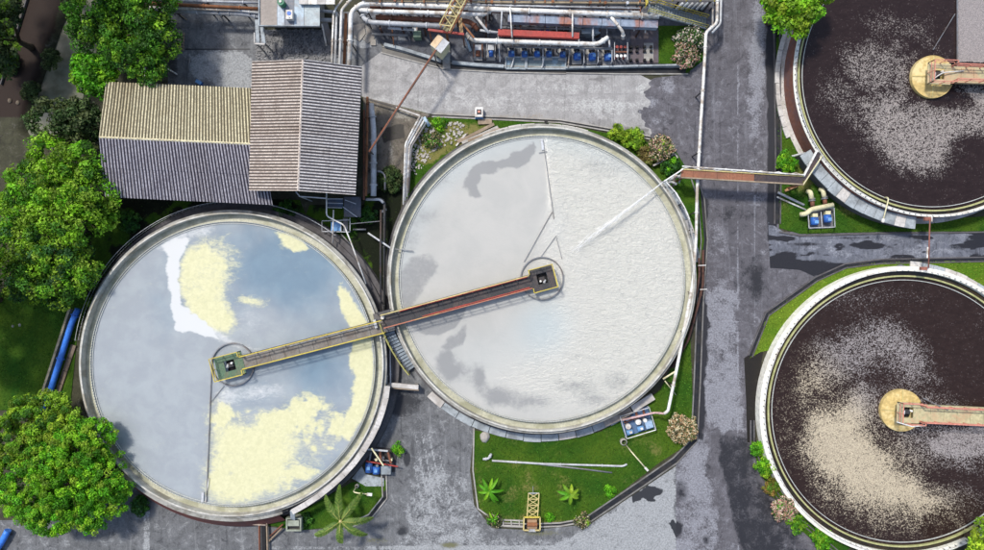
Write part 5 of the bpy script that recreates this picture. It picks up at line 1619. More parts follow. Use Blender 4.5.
pipe('pipe_run', 'thin pale pipe crossing the rack above the left end of the red beam', [(502, 10, 3.2), (501, 29, 3.0)], 0.07, PALEGREY, flange=0)
pipe('pipe_run', 'thin white pipe crossing over the red beam near its left end', [(510, 7, 3.3), (512, 38, 3.1)], 0.07, WHITE, flange=0)
pipe('pipe_run', 'thin white pipe crossing over the red beam near its right end', [(572.5, 14, 3.2), (572.5, 37, 3.0)], 0.08, WHITE, flange=0)
pipe('pipe_run', 'thin tan pipe along the top of the rack', [(365, 0.5), (520, 2.5), (655, 3.5)], 0.11, mat('tan_pipe', (0.42, 0.33, 0.22), 0.6), z=3.1, support=7)
pipe('pipe_run', 'thin pale pipe running just under the tan one at the top of the rack', [(455, 4.5), (545, 6.5), (640, 8.5)], 0.07, PALEGREY, z=3.0, flange=2)
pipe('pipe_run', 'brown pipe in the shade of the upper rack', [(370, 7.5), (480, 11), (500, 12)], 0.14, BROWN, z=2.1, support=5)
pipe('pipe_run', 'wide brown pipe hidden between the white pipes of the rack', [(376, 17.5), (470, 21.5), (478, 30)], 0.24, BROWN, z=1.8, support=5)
for i_, (y0, y1, x0, x1, r_, m_, z_, lab) in enumerate(((3.0, 5.5, 480, 655, .10, STEEL, 2.7, 'grey pipe along the right half of the rack, just under the valves'),
        (5.5, 9.5, 495, 640, .08, RUST, 2.5, 'thin rusty pipe above the bluish walkway strip'),
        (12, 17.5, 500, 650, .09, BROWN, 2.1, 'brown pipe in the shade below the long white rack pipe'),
        (27.5, 29.5, 500, 585, .10, STEEL, 1.7, 'grey pipe running between the long duct and the red beam'),
        (30.5, 33, 480, 500, .12, PALEGREY, 2.2, 'short pale pipe stub at the left end of the red beam'),
        (47, 48.5, 506, 612, .09, STEEL, 1.3, 'grey header pipe just above the row of blue pumps'),
        (34, 35.5, 372, 408, .12, STEEL, 1.0, 'dark grey pipe low in the corner below the curled pipe'),
        (-2, -1, 362, 640, .16, PALEGREY, 3.3, 'pale pipe just cut by the top edge above the rack'))):
    pipe('pipe_run', lab, [(x0, y0), (x1, y1)], r_, m_, z=z_, support=5, flange=3)
for i_, x in enumerate((380, 402, 424, 486, 515, 545, 600, 640)):
    t = thing('rack_frame', 'rust-brown portal frame carrying the rack pipes, %s from the left' % ORD2[i_], 'frame', W(x, 15, 0))
    for y in (1.0, 28.0 if x < 470 else 30.0):
        p = W(x, y, 2.0)
        MB().beam((p.x, p.y, 0), (p.x, p.y, 3.25 if y < 2 else 1.9), 0.15, 0.15).build('column', DKRUST, t)
    MB().beam(W(x, 0, 1.7), W(x, 29, 1.7), 0.16, 0.18).build('cross_beam', BROWN if i_ % 2 else DKRUST, t)
    MB().beam(W(x, -3, 3.3), W(x, 3, 3.3), 0.12, 0.12).build('bracket', RUST, t)
# cable trays and small bore lines that run across the rack
for i_, (x0, y0, x1, y1, z_, r_, m_, lab) in enumerate(((392, 29, 394, 46, 1.0, .05, RUST, 'thin rusty line down to the drain, left of the green-grey box'), (498, 34, 500, 62, 1.1, .05, PALEGREY, 'thin pale line beside the leftmost blue pump'),
        (543, 45, 543, 66, 1.0, .05, PALEGREY, 'thin pale line between the third and fourth blue pumps'), (570, 46, 568, 68, 1.0, .06, WHITE, 'white stand pipe in the gap of the blue pump row'),
        (520, 20, 521, 32, 2.2, .06, RUST, 'short rusty line between the duct and the left part of the red beam'), (556, 22, 557, 33, 2.2, .06, PALEGREY, 'short pale line between duct and red beam, right of the middle'),
        (593, 27, 593, 44, 2.2, .09, PALEGREY, 'white stand pipe with a collar just right of the red beam'), (607, 26, 607, 38, 2.2, .07, STEEL, 'grey stand pipe left of the slanting white pipe'),
        (636, 20, 634, 31, 1.9, .07, WHITE, 'short white pipe hanging from the duct above the plinth stubs'), (647, 20, 645, 33, 1.9, .07, WHITE, 'white slanting pipe at the right end of the duct'))):
    pipe('pipe_run', lab, [(x0, y0, z_), (x1, y1, z_ * .7)], r_, m_, flange=1.0)
# red beam, grey duct, brown hoppers
t = thing('box_beam', 'thick red box beam lying across the rack above the blue pumps', 'beam', W(540, 35, 0))
MB().beam(W(498, 33, 2.7), W(579, 36.5, 2.7), 0.56, 0.45).build('beam_body', RED, t)
for x in (505, 525, 545, 565):
    MB().beam(W(x, 30.6 + (x - 498) * 0.043, 2.72), W(x, 36 + (x - 498) * 0.043, 2.72), 0.06, 0.5).build('stiffener', RED, t)
for x in (502, 540, 575):
    p = W(x, 35, 2.4)
    MB().beam((p.x, p.y, 0), (p.x, p.y, 2.45), 0.14, 0.14).build('leg', DARKSTEEL, t)
t = thing('air_duct', 'long blue-grey steel duct with red rust stains, behind the red beam', 'duct', W(580, 24, 0))
k = M('stained_duct')
cc = k.mix(k.ramp(k.noise(0.35, 4, 0.6, stretch=(1, 0.4, 1)), 0.53, 0.68), (0.27, 0.33, 0.43), (0.36, 0.15, 0.10))
DUCT = k.base(k.mix(k.ramp(k.noise(3, 5), 0.35, 0.7), k.mix(1.0, cc, (0.7, 0.7, 0.7), 'MULTIPLY'), cc), 0.55)
for i in range(8):
    a, b = W(508 + i * 18.7, 19.5 + i * 0.75, 2.3), W(508 + (i + 1) * 18.7 - 0.5, 19.5 + (i + 1) * 0.75, 2.3)
    MB().beam(a, b, 0.72, 0.7).build('duct_section', DUCT, t)
for x in (520, 570, 620, 650):
    p = W(x, 22, 1.9)
    MB().beam((p.x, p.y, 0), (p.x, p.y, 1.95), 0.15, 0.15).build('leg', DARKSTEEL, t)
t = thing('walkway_slab', 'bluish elevated walkway strip above the long duct in the pipe rack', 'walkway', W(570, 8, 0))
for i in range(10):
    a, b = W(480 + i * 16, 7.6 + i * 0.62, 2.4), W(480 + (i + 1) * 16 - 0.4, 7.6 + (i + 1) * 0.62, 2.4)
    MB().beam(a, b, 0.5, 0.08).build('walkway_panel', mat('blue_grey_plate', (0.25, 0.33, 0.45), 0.5, (0.16, 0.12, 0.1), 0.5) if i % 3 else PALEGREY, t)
for x in (484, 560, 634):
    p = W(x, 9, 2.3)
    MB().beam((p.x, p.y, 0), (p.x, p.y, 2.36), 0.12, 0.12).build('leg', DARKSTEEL, t)
ORD = ['first', 'second', 'third', 'fourth', 'fifth', 'sixth', 'seventh', 'eighth', 'ninth', 'tenth', 'eleventh', 'twelfth', 'thirteenth', 'fourteenth']
# valve stubs along the top
for i in range(14):
    x = 378 + i * 19 + RNG.uniform(-4, 4)
    p = W(x, 1.5 + i * 0.25 + RNG.uniform(-1, 1), 2.9)
    o = MB().cyl((p.x, p.y, 2.9), 0.07, 0.5, 8)
    o.cyl((p.x, p.y, 3.4), 0.15, 0.04, 10)
    o.beam((p.x, p.y, 0), (p.x, p.y, 2.9), 0.1, 0.1)
    vc = RNG.choice([(PALEGREY, 'pale grey'), (DARKSTEEL, 'dark steel'), (RUST, 'rusty'), (BROWN, 'brown')])
    tag(o.build('valve', vc[0]), 'small %s valve, %s from the left on the top pipes of the rack' % (vc[1], ORD[i]), 'valve', 'valves on the top pipes of the rack')
# blue pumps in a row
def pump_proto():
    r = thing('pump', 'x', 'pump', (0, 0, 0), 'blue pumps in a row along the concrete lane')
    MB().box((0, -0.05, 0.12), (0.75, 1.25, 0.24)).build('base', CONC, r)
    m = MB().tube([(0, 0.08, 0.56), (0, -0.42, 0.56)], 0.27, 14)
    for i in range(10):
        a = 2 * PI * i / 10
        m.beam((0.28 * math.cos(a), 0.03, 0.56 + 0.28 * math.sin(a)), (0.28 * math.cos(a), -0.36, 0.56 + 0.28 * math.sin(a)), 0.025, 0.05)
    mo = m.build('motor', BLUE, r, True)
    MB().box((0.12, -0.15, 0.84), (0.22, 0.22, 0.12)).build('terminal_box', LIGHTBLUE, mo)
    MB().tube([(0, 0.36, 0.5), (0, 0.08, 0.5)], 0.09, 8).build('coupling', STEEL, r)
    MB().tube([(0, 0.30, 0.5), (0, 0.58, 0.5)], 0.24, 14).build('volute', DARKSTEEL, r, True)
    MB().tube(bend([(0.1, 0.45, 0.6), (0.1, 0.45, 1.1), (0.1, 1.0, 1.1)], 0.2), 0.08, 8).build('outlet_pipe', PALEGREY, r, True)
    return r
pp = pump_proto()
spots = [(511.5, 51.5, 'leftmost blue pump of the row, close to the grey gangway foot'), (524.5, 52, 'blue pump second from the left in the row under the white pipe'),
         (537, 52, 'blue pump left of the pale blue stain, third in the row'), (549, 52, 'blue pump right of the pale blue stain, fourth in the row'),
         (563, 52.5, 'blue pump fifth in the row, before the gap'), (577, 54.5, 'blue pump sixth in the row, just past the gap'),
         (592, 55, 'large blue pump second from the right end of the row'), (607.5, 55.5, 'rightmost large blue pump, beside the white slanting pipe')]
for i, (x, y, lab) in enumerate(spots):
    p = W(x, y, 0.7)
    sc = 1.0 if i < 5 else 1.25
    if i == 0:
        first = (p, lab)
    else:
        dup(pp, (p.x, p.y, 0), RNG.uniform(-.08, .08), lab, sc)
pp.location = (first[0].x, first[0].y, 0)
pp['label'] = first[1]
# low pump bunds and their rails
for (x0, x1, lab) in ((506, 526, 'left low concrete bund in front of the blue pumps'), (527, 566, 'wide low concrete bund with a pale blue stain before the pumps')):
    t = thing('pump_bund', lab, 'bund', W((x0 + x1) / 2, 63, 0))
    m = mat('bund_floor', (0.17, 0.22, 0.24), 0.6, (0.3, 0.45, 0.6), 0.75, 0.6)
    a, b = W(x0, 57.5, 0.1), W(x1, 69, 0.1)
    MB().box(((a.x + b.x) / 2, (a.y + b.y) / 2, 0.07), (b.x - a.x - 0.1, a.y - b.y - 0.1, 0.12)).build('bund_floor', m, t)
    for u in ((x0, 57.5, x1, 57.7), (x0, 69, x1, 69.3), (x0, 57.5, x0 - 0.5, 69), (x1, 57.7, x1 - 1, 69.3)):
        MB().beam(W(u[0], u[1], 0.18), W(u[2], u[3], 0.18), 0.12, 0.3).build('bund_wall', CONCBLUE, t)
    MB().beam(W((x0 + x1) / 2 - 2, 58, 0.5), W((x0 + x1) / 2 - 5, 68, 0.4), 0.09, 0.09).build('drain_pipe', PALEGREY, t)
t = thing('pump_rail', 'thin white pipe frame around the right-hand blue pumps', 'frame', W(600, 56, 0))
for u in ((584, 49, 584, 63), (584, 49, 612, 49.5), (612, 49.5, 612, 62), (598, 50, 598, 62), (571, 48, 584, 49)):
    MB().beam(W(u[0], u[1], 1.2), W(u[2], u[3], 1.2), 0.06, 0.06).build('frame_bar', PALEGREY, t)
for x, y in ((584, 49), (584, 63), (612, 49.5), (612, 62), (598, 62)):
    p = W(x, y, 1.2)
    MB().beam((p.x, p.y, 0), p, 0.06, 0.06).build('frame_post', PALEGREY, t)
t = thing('valve_rack', 'rack of red and white valves right of the blue pumps', 'valves', W(621, 52, 0))
for i in range(3):
    for j in range(2):
        p = W(617 + i * 4, 47 + j * 9, 0.9)
        vst = MB().cyl((p.x, p.y, 0.0), 0.09, 0.9, 8).build('valve_stem', RED if (i + j) % 2 else DARKSTEEL, t)
        MB().cyl((p.x, p.y, 0.9), 0.15, 0.04, 10).build('handwheel', WHITE if j else RED, vst)
MB().beam(W(614, 52, 0.5), W(628, 52, 0.5), 0.14, 0.14).build('manifold', BROWN, t)
MB().beam(W(614.5, 42.5, 1.0), W(614.5, 60, 1.0), 0.06, 0.06).build('frame_bar', PALEGREY, t)
MB().beam(W(627.5, 42.5, 1.0), W(627.5, 60, 1.0), 0.06, 0.06).build('frame_bar', PALEGREY, t)
# empty pump plinths
t = thing('plinth_pad', 'dark paved pad with rows of short black plinth stubs, left of the lawn', 'pad', W(643, 50, 0))
a, b = W(631, 30, 0.1), W(658.5, 63, 0.1)
MB().box(((a.x + b.x) / 2, (a.y + b.y) / 2, 0.06), (b.x - a.x, a.y - b.y, 0.1)).build('pad', mat('pad_dark', (0.13, 0.11, 0.125), 0.8), t)
a, b = W(644, 43, 0.2), W(653.5, 61, 0.2)
MB().box(((a.x + b.x) / 2, (a.y + b.y) / 2, 0.14), (b.x - a.x, a.y - b.y, 0.08)).build('raised_slab', CONC, t)
for x in (631.5, 637.5, 645, 651.5):
    for y in (46.5, 50.5, 59.5):
        p = W(x, y, 0.5)
        MB().box((p.x, p.y, 0.27), (0.24, 0.2, 0.40)).build('stub', BLACK, t)
t = thing('wall', 'low pale concrete wall along the pump floor, ending at the small lawn', 'wall', W(620, 64, 0))
for i in range(8):
    a, b = W(566 + i * 14.6, 67.5 - 0.35 * i, 0.6), W(566 + (i + 1) * 14.6 - 0.3, 67.5 - 0.35 * (i + 1), 0.6)
    MB().beam(Vector((a.x, a.y, 0.3)), Vector((b.x, b.y, 0.3)), 0.16, 0.6).build('wall_section', CONCBLUE, t)
t = thing('gutter_wall', 'bluish low wall following the curved drain above the lane', 'wall', W(410, 52, 0))
for a_, b_ in (((384, 44), (402, 48.5)), ((402, 48.5), (420, 54)), ((420, 54), (441, 60.5)), ((452, 62), (478, 64.5)), ((478, 64.5), (504, 66))):
    a, b = W(*a_, 0.5), W(*b_, 0.5)
    MB().beam(Vector((a.x, a.y, 0.22)), Vector((b.x, b.y, 0.22)), 0.3, 0.44).build('wall_section', CONCBLUE, t)
MB().beam(W(446, 42, 0.3), W(446.5, 69, 0.2), 0.75, 0.1).build('crossing_slab', CONC, t)
# lattice gangway and the cream box
t = thing('lattice_gangway', 'rusty yellowish lattice gangway slanting in from the top edge', 'gangway', W(455, 15, 0))
A, Bq = W(474, -25, 5.0), W(445, 31, 3.4)
dd = (Bq - A)
nn = Vector((-dd.y, dd.x, 0)).normalized()
for s in (-0.55, 0.55):
    for zz in (0, 0.8):
        MB().beam(A + nn * s + Vector((0, 0, zz)), Bq + nn * s + Vector((0, 0, zz)), 0.10, 0.1).build('chord', PALEYELLOW if zz else RUST, t)
for i in range(12):
    p, q = A + dd * (i / 12), A + dd * ((i + 1) / 12)
    s = 0.55 if i % 2 else -0.55
    MB().beam(p + nn * s + Vector((0, 0, .8)), q - nn * s + Vector((0, 0, .8)), 0.07, 0.07).build('brace', PALEYELLOW, t)
    MB().beam(p + nn * .55, p - nn * .55, 0.07, 0.07).build('rung', RUST, t)
    MB().box(((p + q) / 2 + nn * 0.0)[:], (0.45, 0.5, 0.04), math.atan2(dd.y, dd.x)).build('tread', mat('gangway_tread', (0.25, 0.22, 0.12), 0.7), t)
for p in (A.lerp(Bq, 0.62), A.lerp(Bq, 0.97)):
    MB().beam((p.x, p.y, 0), (p.x, p.y, p.z), 0.18, 0.18).build('leg', RUST, t)
t = thing('steel_beam', 'thin red beam from the gangway foot above the cream box', 'beam', W(447, 32, 0))
MB().beam(W(428, 30, 3.3), W(464, 34.5, 3.3), 0.20, 0.2).build('beam_body', RED, t)
MB().beam(W(460, 18, 3.25), W(461.5, 33, 3.25), 0.34, 0.2).build('brace', mat('ochre_steel', (0.42, 0.27, 0.13), 0.7), t)
MB().beam(W(462, 23, 3.2), W(474, 38, 3.2), 0.16, 0.14).build('brace', RUST, t)
for x, y in ((429, 30.2), (463, 34.4)):
    p = W(x, y, 3.2)
    MB().beam((p.x, p.y, 0), p, 0.12, 0.12).build('leg', BROWN, t)
p = W(439.5, 43.5, 3.0)
t = thing('equipment_box', 'tilted cream box with a white lid under the lattice gangway', 'box', (p.x, p.y, 0))
MB().box((p.x, p.y, 1.85), (1.25, 1.25, 2.1), math.radians(-38)).build('box_body', CREAM, t)
MB().box((p.x + 0.02, p.y - 0.02, 2.94), (1.32, 1.32, 0.06), math.radians(-38)).build('lid', PALEGREY, t)
o = Vector((math.cos(math.radians(-38)), math.sin(math.radians(-38)), 0))
MB().box((p.x - o.x * 0.33, p.y - o.y * 0.33, 2.985), (0.62, 1.26, 0.03), math.radians(-38)).build('lid_flap', mat('cream_lid', (0.66, 0.50, 0.32), 0.5, (0.4, 0.25, 0.12), 0.5), t)
for x, y in ((-.4, -.4), (.4, .4), (-.4, .4), (.4, -.4)):
    MB().beam((p.x + x, p.y + y, 0), (p.x + x, p.y + y, 0.85), 0.1, 0.1).build('leg', STEEL, t)
t = thing('conveyor_pole', 'long thin rust-brown pole slanting over the lane from the cream box', 'pole', W(403, 100, 0))
A, Bq = W(436, 50, 3.6), W(369, 152, 3.6)
MB().tube([A, Bq], 0.10, 8).build('pole', BROWN, t)
MB().tube([A + Vector((.12, 0, .05)), A.lerp(Bq, .93) + Vector((.12, 0, .05))], 0.04, 6).build('cable', DARKSTEEL, t)
for f in (0.03, 0.99):
    q = A.lerp(Bq, f)
    MB().beam((q.x, q.y, 0), q, 0.1, 0.1).build('leg', DARKSTEEL, t)
t = thing('control_box', 'small green-grey box below the curled pipe, above the curved drain', 'box', W(417, 34, 0))
p = W(417, 34, 1.2)
MB().box((p.x, p.y, 0.7), (0.75, 0.6, 1.0)).build('cabinet', mat('green_grey', (0.17, 0.25, 0.18), 0.6), t)
MB().box((p.x - 0.2, p.y + 0.45, 0.9), (0.5, 0.4, 0.5)).build('cabinet_top', PALEGREY, t)
MB().beam((p.x, p.y + 0.3, 1.3), (p.x, p.y + 1.5, 1.5), 0.07, 0.07).build('conduit', RUST, t)
# tanks/hoppers behind the pumps
for i, (x, y, lab) in enumerate(((478, 51, 'rusty machine frame between the cream box and the blue pumps'), (491, 51, 'blue-topped machine left of the first blue pump'), (590, 31, 'blue-grey hopper right of the red beam end'))):
    t = thing('machine', lab, 'machine', W(x, y, 0))
    p = W(x, y, 1.0)
    m = (BROWN, BLUE, mat('hopper_grey', (0.20, 0.25, 0.30), 0.5))[i]
    if i < 2:
        MB().box((p.x, p.y - 0.1, 0.15), (0.9, 1.2, 0.3)).build('base', CONC, t)
        MB().tube([(p.x, p.y - 0.4, 0.6), (p.x, p.y + 0.1, 0.6)], 0.22, 12).build('motor', m, t)
        MB().box((p.x, p.y + 0.4, 0.55), (0.6, 0.5, 0.6)).build('casing', PALEGREY, t)
        for s in (-.42, .42):
            MB().beam((p.x + s, p.y - 0.6, 0.95), (p.x + s, p.y + 0.7, 0.95), 0.07, 0.07).build('frame_bar', RUST if i == 0 else STEEL, t)
            MB().beam((p.x + s, p.y - 0.6, 0), (p.x + s, p.y - 0.6, 0.95), 0.07, 0.07).build('frame_post', STEEL, t)
    else:
        MB().add([(p.x - .9, p.y + .45, 1.7), (p.x + .9, p.y + .45, 1.7), (p.x + .9, p.y - .5, 1.7), (p.x - .9, p.y - .5, 1.7), (p.x - .3, p.y - .2, .4), (p.x + .3, p.y - .2, .4), (p.x + .3, p.y - .5, .4), (p.x - .3, p.y - .5, .4)],
                 [(0, 1, 5, 4), (1, 2, 6, 5), (2, 3, 7, 6), (3, 0, 4, 7), (4, 5, 6, 7), (3, 2, 1, 0)]).build('hopper', m, t)
        for s in (-.8, .8):
            MB().beam((p.x + s, p.y, 0), (p.x + s, p.y, 1.7), 0.1, 0.1).build('leg', DARKSTEEL, t)
for i, x in enumerate((505, 517, 531, 545, 556, 565, 585, 597)):
    p = W(x, 28 + i * 0.4, 1.2)
    t = tag(MB().box((p.x, p.y, 0.6), (0.8, 0.5, 1.2)).cyl((p.x, p.y, 1.2), 0.18, 0.25, 10).beam((p.x - .4, p.y - .25, 1.23), (p.x + .4, p.y - .25, 1.23), 0.06, 0.06).build('filter_unit', (DARKSTEEL, STEEL, DARKSTEEL, BLUE, DARKSTEEL, BLACK, STEEL, DARKSTEEL)[i]), ('dark', 'grey', 'dark', 'blue', 'dark', 'black', 'grey', 'dark')[i] + ' filter unit between duct and red beam, %s from the left' % ORD[i], 'filter', 'filter units behind the red beam')
# yellow platform rail and staircase
t = thing('metal_staircase', 'yellow-railed grey metal staircase beside the small lawn at the top', 'staircase', W(675, 15, 0))
A, Bq = W(648, 7.5, 3.2), W(706, 24, 0.1)
dd = Bq - A
nn = Vector((-dd.y, dd.x, 0)).normalized()
ST = 22
for i in range(ST):
    p = A + dd * ((i + 0.5) / ST)
    MB().box(p[:], (0.22, 0.95, 0.05), math.atan2(dd.y, dd.x)).build('tread', mat('tread_plate', (0.24, 0.28, 0.31), 0.5, (0.3, 0.28, 0.1), 0.3), t)
for s in (-0.5, 0.5):
    MB().beam(A + nn * s, Bq + nn * s, 0.06, 0.22).build('stringer', mat('stair_side', (0.35, 0.40, 0.45), 0.5), t)
    mb = MB()
    up = Vector((0, 0, 0.95))
    mb.beam(A + nn * s + up, Bq + nn * s + up, 0.06, 0.06)
    mb.beam(A + nn * s + up * .5, Bq + nn * s + up * .5, 0.05, 0.05)
    for i in range(0, 9):
        q = A + dd * (i / 8) + nn * s
        mb.beam(q, q + up, 0.05, 0.05)
    mb.build('handrail', YELLOW if s > 0 else mat('dull_yellow', (0.5, 0.47, 0.16), 0.6), t)
t = thing('platform', 'steel platform with a bright yellow rail at the top of the staircase', 'platform', W(680, 0, 0))
a, b = W(644, -22, 3.2), W(714, 1.5, 3.2)
for i in range(7):
    w = (b.x - a.x) / 7
    MB().box((a.x + w * (i + .5), (a.y + b.y) / 2, 3.15), (w - 0.03, a.y - b.y, 0.08)).build('platform_plate', DECKGREY, t)
railing(t, [W(645, 8, 3.2), W(644.5, 1, 3.2), W(714, 1.8, 3.2)], 1.0, YELLOW, 1.2, 0.05, 'handrail')
for x in (646, 680, 712):
    p = W(x, 0, 3.1)
    MB().beam((p.x, p.y, 0), (p.x, p.y, 3.1), 0.14, 0.14).build('leg', DARKSTEEL, t)
t = thing('pipe_stack', 'pale blue-grey pipes stacked on the ground behind the staircase', 'pipes', W(690, 6, 0))
for i in range(6):
    MB().tube([W(676 + i * 5, 10, 0.2), W(683 + i * 5, 3.5, 0.2)], 0.14, 8).build('loose_pipe', mat('bluegrey_pipe', (0.33, 0.38, 0.42), 0.5) if i % 2 else PALEGREY, t)

# ------------------------------------------------------------------ overhead pipes by the road, pipe bridge, skids, lamps, loose things
t = pipe('overhead_pipe', 'long white overhead pipe running down the road side from the top edge', [(717.5, -20), (717, 23), (706, 32.5), (704.5, 62), (701, 120), (697.3, 185), (696, 240), (693, 282), (689, 303), (678.5, 360), (668, 411), (664, 413.5)], 0.15, WHITE, z=2.3, support=9, flange=6)
pipe('overhead_pipe', 'second white pipe beside the long overhead one, ending above the flowering shrub', [(721.5, -20), (720.5, 24), (712, 33)], 0.11, PALEGREY, z=2.3, flange=0)
pipe('overhead_pipe', 'third thin white pipe left of the long overhead one at the staircase foot', [(713.5, -20), (712.5, 27)], 0.09, WHITE, z=2.3, flange=0)
pipe('overhead_pipe', 'thin pink-white pipe feeding the drum skid below the milky tank', [(664, 413.5, 2.3), (655, 412.5, 1.5), (622, 420, 1.2)], 0.10, mat('pinkish_pipe', (0.62, 0.42, 0.42), 0.5), flange=2)
pipe('pipe_run', 'short tan strut from the overhead pipe to the milky tank wall', [(676, 371, 2.3), (663, 379, 2.2)], 0.09, CREAM, flange=0)
pipe('pipe_run', 'thin strut across the grass under the overhead pipe', [(665, 381, 2.2), (676, 395, 0.2)], 0.05, CREAM, flange=0)
pipe('pipe_run', 'rust-brown pipe hugging the right side of the milky tank', [(699, 258), (699.5, 275), (697, 290), (690, 315), (680, 345), (664, 375)], 0.12, DKRUST, z=1.1, support=4, flange=2)
pipe('pipe_run', 'dark brown pipe outside the rust-brown one, by the road drain', [(703, 250), (703, 285), (698, 305), (688, 340), (672, 368)], 0.14, DKRUST, z=0.6, support=4, flange=2.5)
pipe('pipe_run', 'white-grey pipe along the upper right rim of the milky tank', [(676, 193), (688, 215), (694, 245), (695, 266)], 0.09, PALEGREY, z=1.6, support=3, flange=1)
for x, y, x2, lab in ((698, 265.5, 706, 'small white lamp on a short arm from the overhead pipe, upper of two'), (700, 289.5, 707, 'thin white arm sticking out over the road, lower of two')):
    t = thing('lamp_arm', lab, 'lamp', W(x, y, 0))
    MB().beam(W(x, y, 2.3), W(x2, y - 0.3, 2.3), 0.07, 0.07).build('arm', WHITE, t)
    if 'lamp' in lab[:12]:
        a = W(x2 - 0.6, y - 0.8, 2.3)
        MB().box((a.x, a.y, 2.3), (0.22, 0.42, 0.16), 0.15).build('lamp_head', WHITE, t)

# trough bridge across the road
def road_bridge():
    z = 2.9
    t = thing('pipe_bridge', 'trussed pipe bridge with a brown trough crossing above the road', 'bridge', W(745, 177, 0))
    A, Bq, Cq = W(681, 173.5, z), W(803, 180.5, z), W(818, 151.5, z - 0.5)
    d = (Bq - A)
    L = d.length
    d.normalize()
    n = Vector((-d.y, d.x, 0))
    wid = 0.80
    for i in range(10):
        a, b = A + d * (L * i / 10), A + d * (L * (i + 1) / 10 - 0.02)
        m = mat('brown_trough', (0.28, 0.12, 0.07), 0.7, (0.16, 0.08, 0.06), 0.5) if i < 6 else mat('dark_trough', (0.055, 0.045, 0.05), 0.6, (0.12, 0.07, 0.06), 0.5)
        MB().beam(a, b, wid, 0.06).build('trough_plate', m, t)
    for s, m in ((0.5, PALEYELLOW), (-0.5, PALEYELLOW)):
        MB().beam(A + n * s * wid, Bq + n * s * wid, 0.12, 0.28).build('side_beam', m if s > 0 else WOOD, t)
    mb = MB()
    top = Vector((0, 0, 0.55))
    o1, o2 = n * (wid * 0.5 + 0.25), n * (wid * 0.5 + 0.02)
    mb.beam(A + o1 + top * .5, Bq + o1 * 0.75 + top * .5, 0.10, 0.10)
    for i in range(14):
        a, b = A + d * (L * i / 14), A + d * (L * (i + 1) / 14)
        mb.beam((a if i % 2 else b) + o1 + top * .5, (b if i % 2 else a) + o2 + top * 0.3, 0.06, 0.06)
    mb.build('truss', WHITE, t)
    MB().beam(Bq + n * 0.35, Cq + Vector((-0.1, 0.1, 0)), 0.16, 0.2).build('truss', WHITE, t)
    MB().beam(Bq - n * 0.45, Cq + Vector((0.45, -0.35, 0)), 0.10, 0.12).build('side_beam', CREAM, t)
    MB().beam(Bq + Vector((0.1, 0, -.1)), Cq + Vector((0.1, -.1, -.1)), 0.5, 0.08).build('trough_plate', mat('dark_trough', (0.055, 0.045, 0.05)), t)
    for f in (0.02, 0.98):
        for s in (-.4, .4):
            q = A + d * (L * f) + n * s
            MB().beam((q.x, q.y, 0), (q.x, q.y, z - 0.05), 0.14, 0.14).build('leg', BROWN, t)
    return t
road_bridge()
# nozzle and landing by tank two
t = thing('spray_nozzle', 'white spray nozzle pipe fixed at the rim of the milky tank', 'nozzle', W(672, 176, 0))
MB().tube(bend([W(683, 169, 3.3), W(679, 172, 3.3), W(664, 181.5, 3.2)], 0.3), 0.07, 8).build('nozzle_pipe', WHITE, t)
MB().tube([W(664, 181.5, 3.2), W(662.5, 182.5, 3.19)], [0.1, 0.06], 8).build('nozzle_tip', STEEL, t)
q = W(666, 180.5, 3.2)
MB().beam((q.x, q.y, 0), q, 0.09, 0.09).build('support', STEEL, t)
t = thing('landing_rails', 'white rail with grey posts along the upper right rim of the milky tank', 'railing', W(672, 190, 0))
railing(t, [W(664, 182, 2.6), W(674, 193, 2.5), W(683, 208, 2.5), W(688, 220, 2.5)], 0.5, WHITE, 1.0, 0.05, 'railing')
t = thing('pipe_elbows', 'knot of pale rusty pipe elbows at the landing of the road bridge', 'pipes', W(676, 178, 0))
for a, b, r in (((669, 181), (681, 176), .14), ((673, 186), (676, 175), .12), ((668, 183), (676, 184), .12), ((679, 183), (682, 173), .1)):
    MB().tube(bend([W(*a, 0.9), W((a[0] + b[0]) / 2, (a[1] + b[1]) / 2 - 1.5, 1.5), W(*b, 2.2)], .3), r, 9).build('elbow', RNG.choice([mat('dusty_pipe', (.45, .36, .30), .6), PALEGREY, STEEL]), t, True)
t = thing('low_wall', 'low dark wall closing the planting bed right of the milky tank', 'wall', W(664, 160, 0))
for a, b in (((652.5, 166), (664, 160.5)), ((664, 160.5), (674, 154)), ((674, 154), (677, 158.5))):
    MB().beam(W(*a, 0.3), W(*b, 0.3), 0.16, 0.6).build('wall_section', STONE, t)

# channel along tank one and its inlet box
t = thing('cable_channel', 'pale slab-covered channel curving along the right side of the scummy tank', 'channel', W(370, 440, 0))
pts = [(387.5, 386), (386, 398), (382.5, 411), (377.5, 425), (371, 438), (363, 451), (354, 463), (343.5, 474.5), (332, 485), (319, 495.5), (306, 504), (292, 512)]
for a, b in zip(pts[:-1], pts[1:]):
    A, Bq = W(*a, 2.4), W(*b, 2.4)
    dz = RNG.uniform(0, 0.025)
    MB().beam(A + Vector((0, 0, dz)), A.lerp(Bq, 0.985) + Vector((0, 0, dz)), 0.52, 0.14).build('cover_slab', CONCPALE, t)
for a, b in zip(pts[:-1:3], pts[3::3]):
    A, Bq = W(*a, 2.3), W(*b, 2.3)
    MB().beam(Vector((A.x, A.y, 1.16)), Vector((Bq.x, Bq.y, 1.16)), 0.3, 2.3).build('channel_wall', CONC, t)
t = thing('inlet_box', 'square grey concrete inlet box at the lower end of the pale channel', 'box', W(293.5, 524, 0))
p = W(293.5, 524.5, 1.2)
MB().beam(W(292.5, 511, 2.35), W(293, 519, 1.3), 0.45, 0.14).build('spout', CONCBLUE, t)
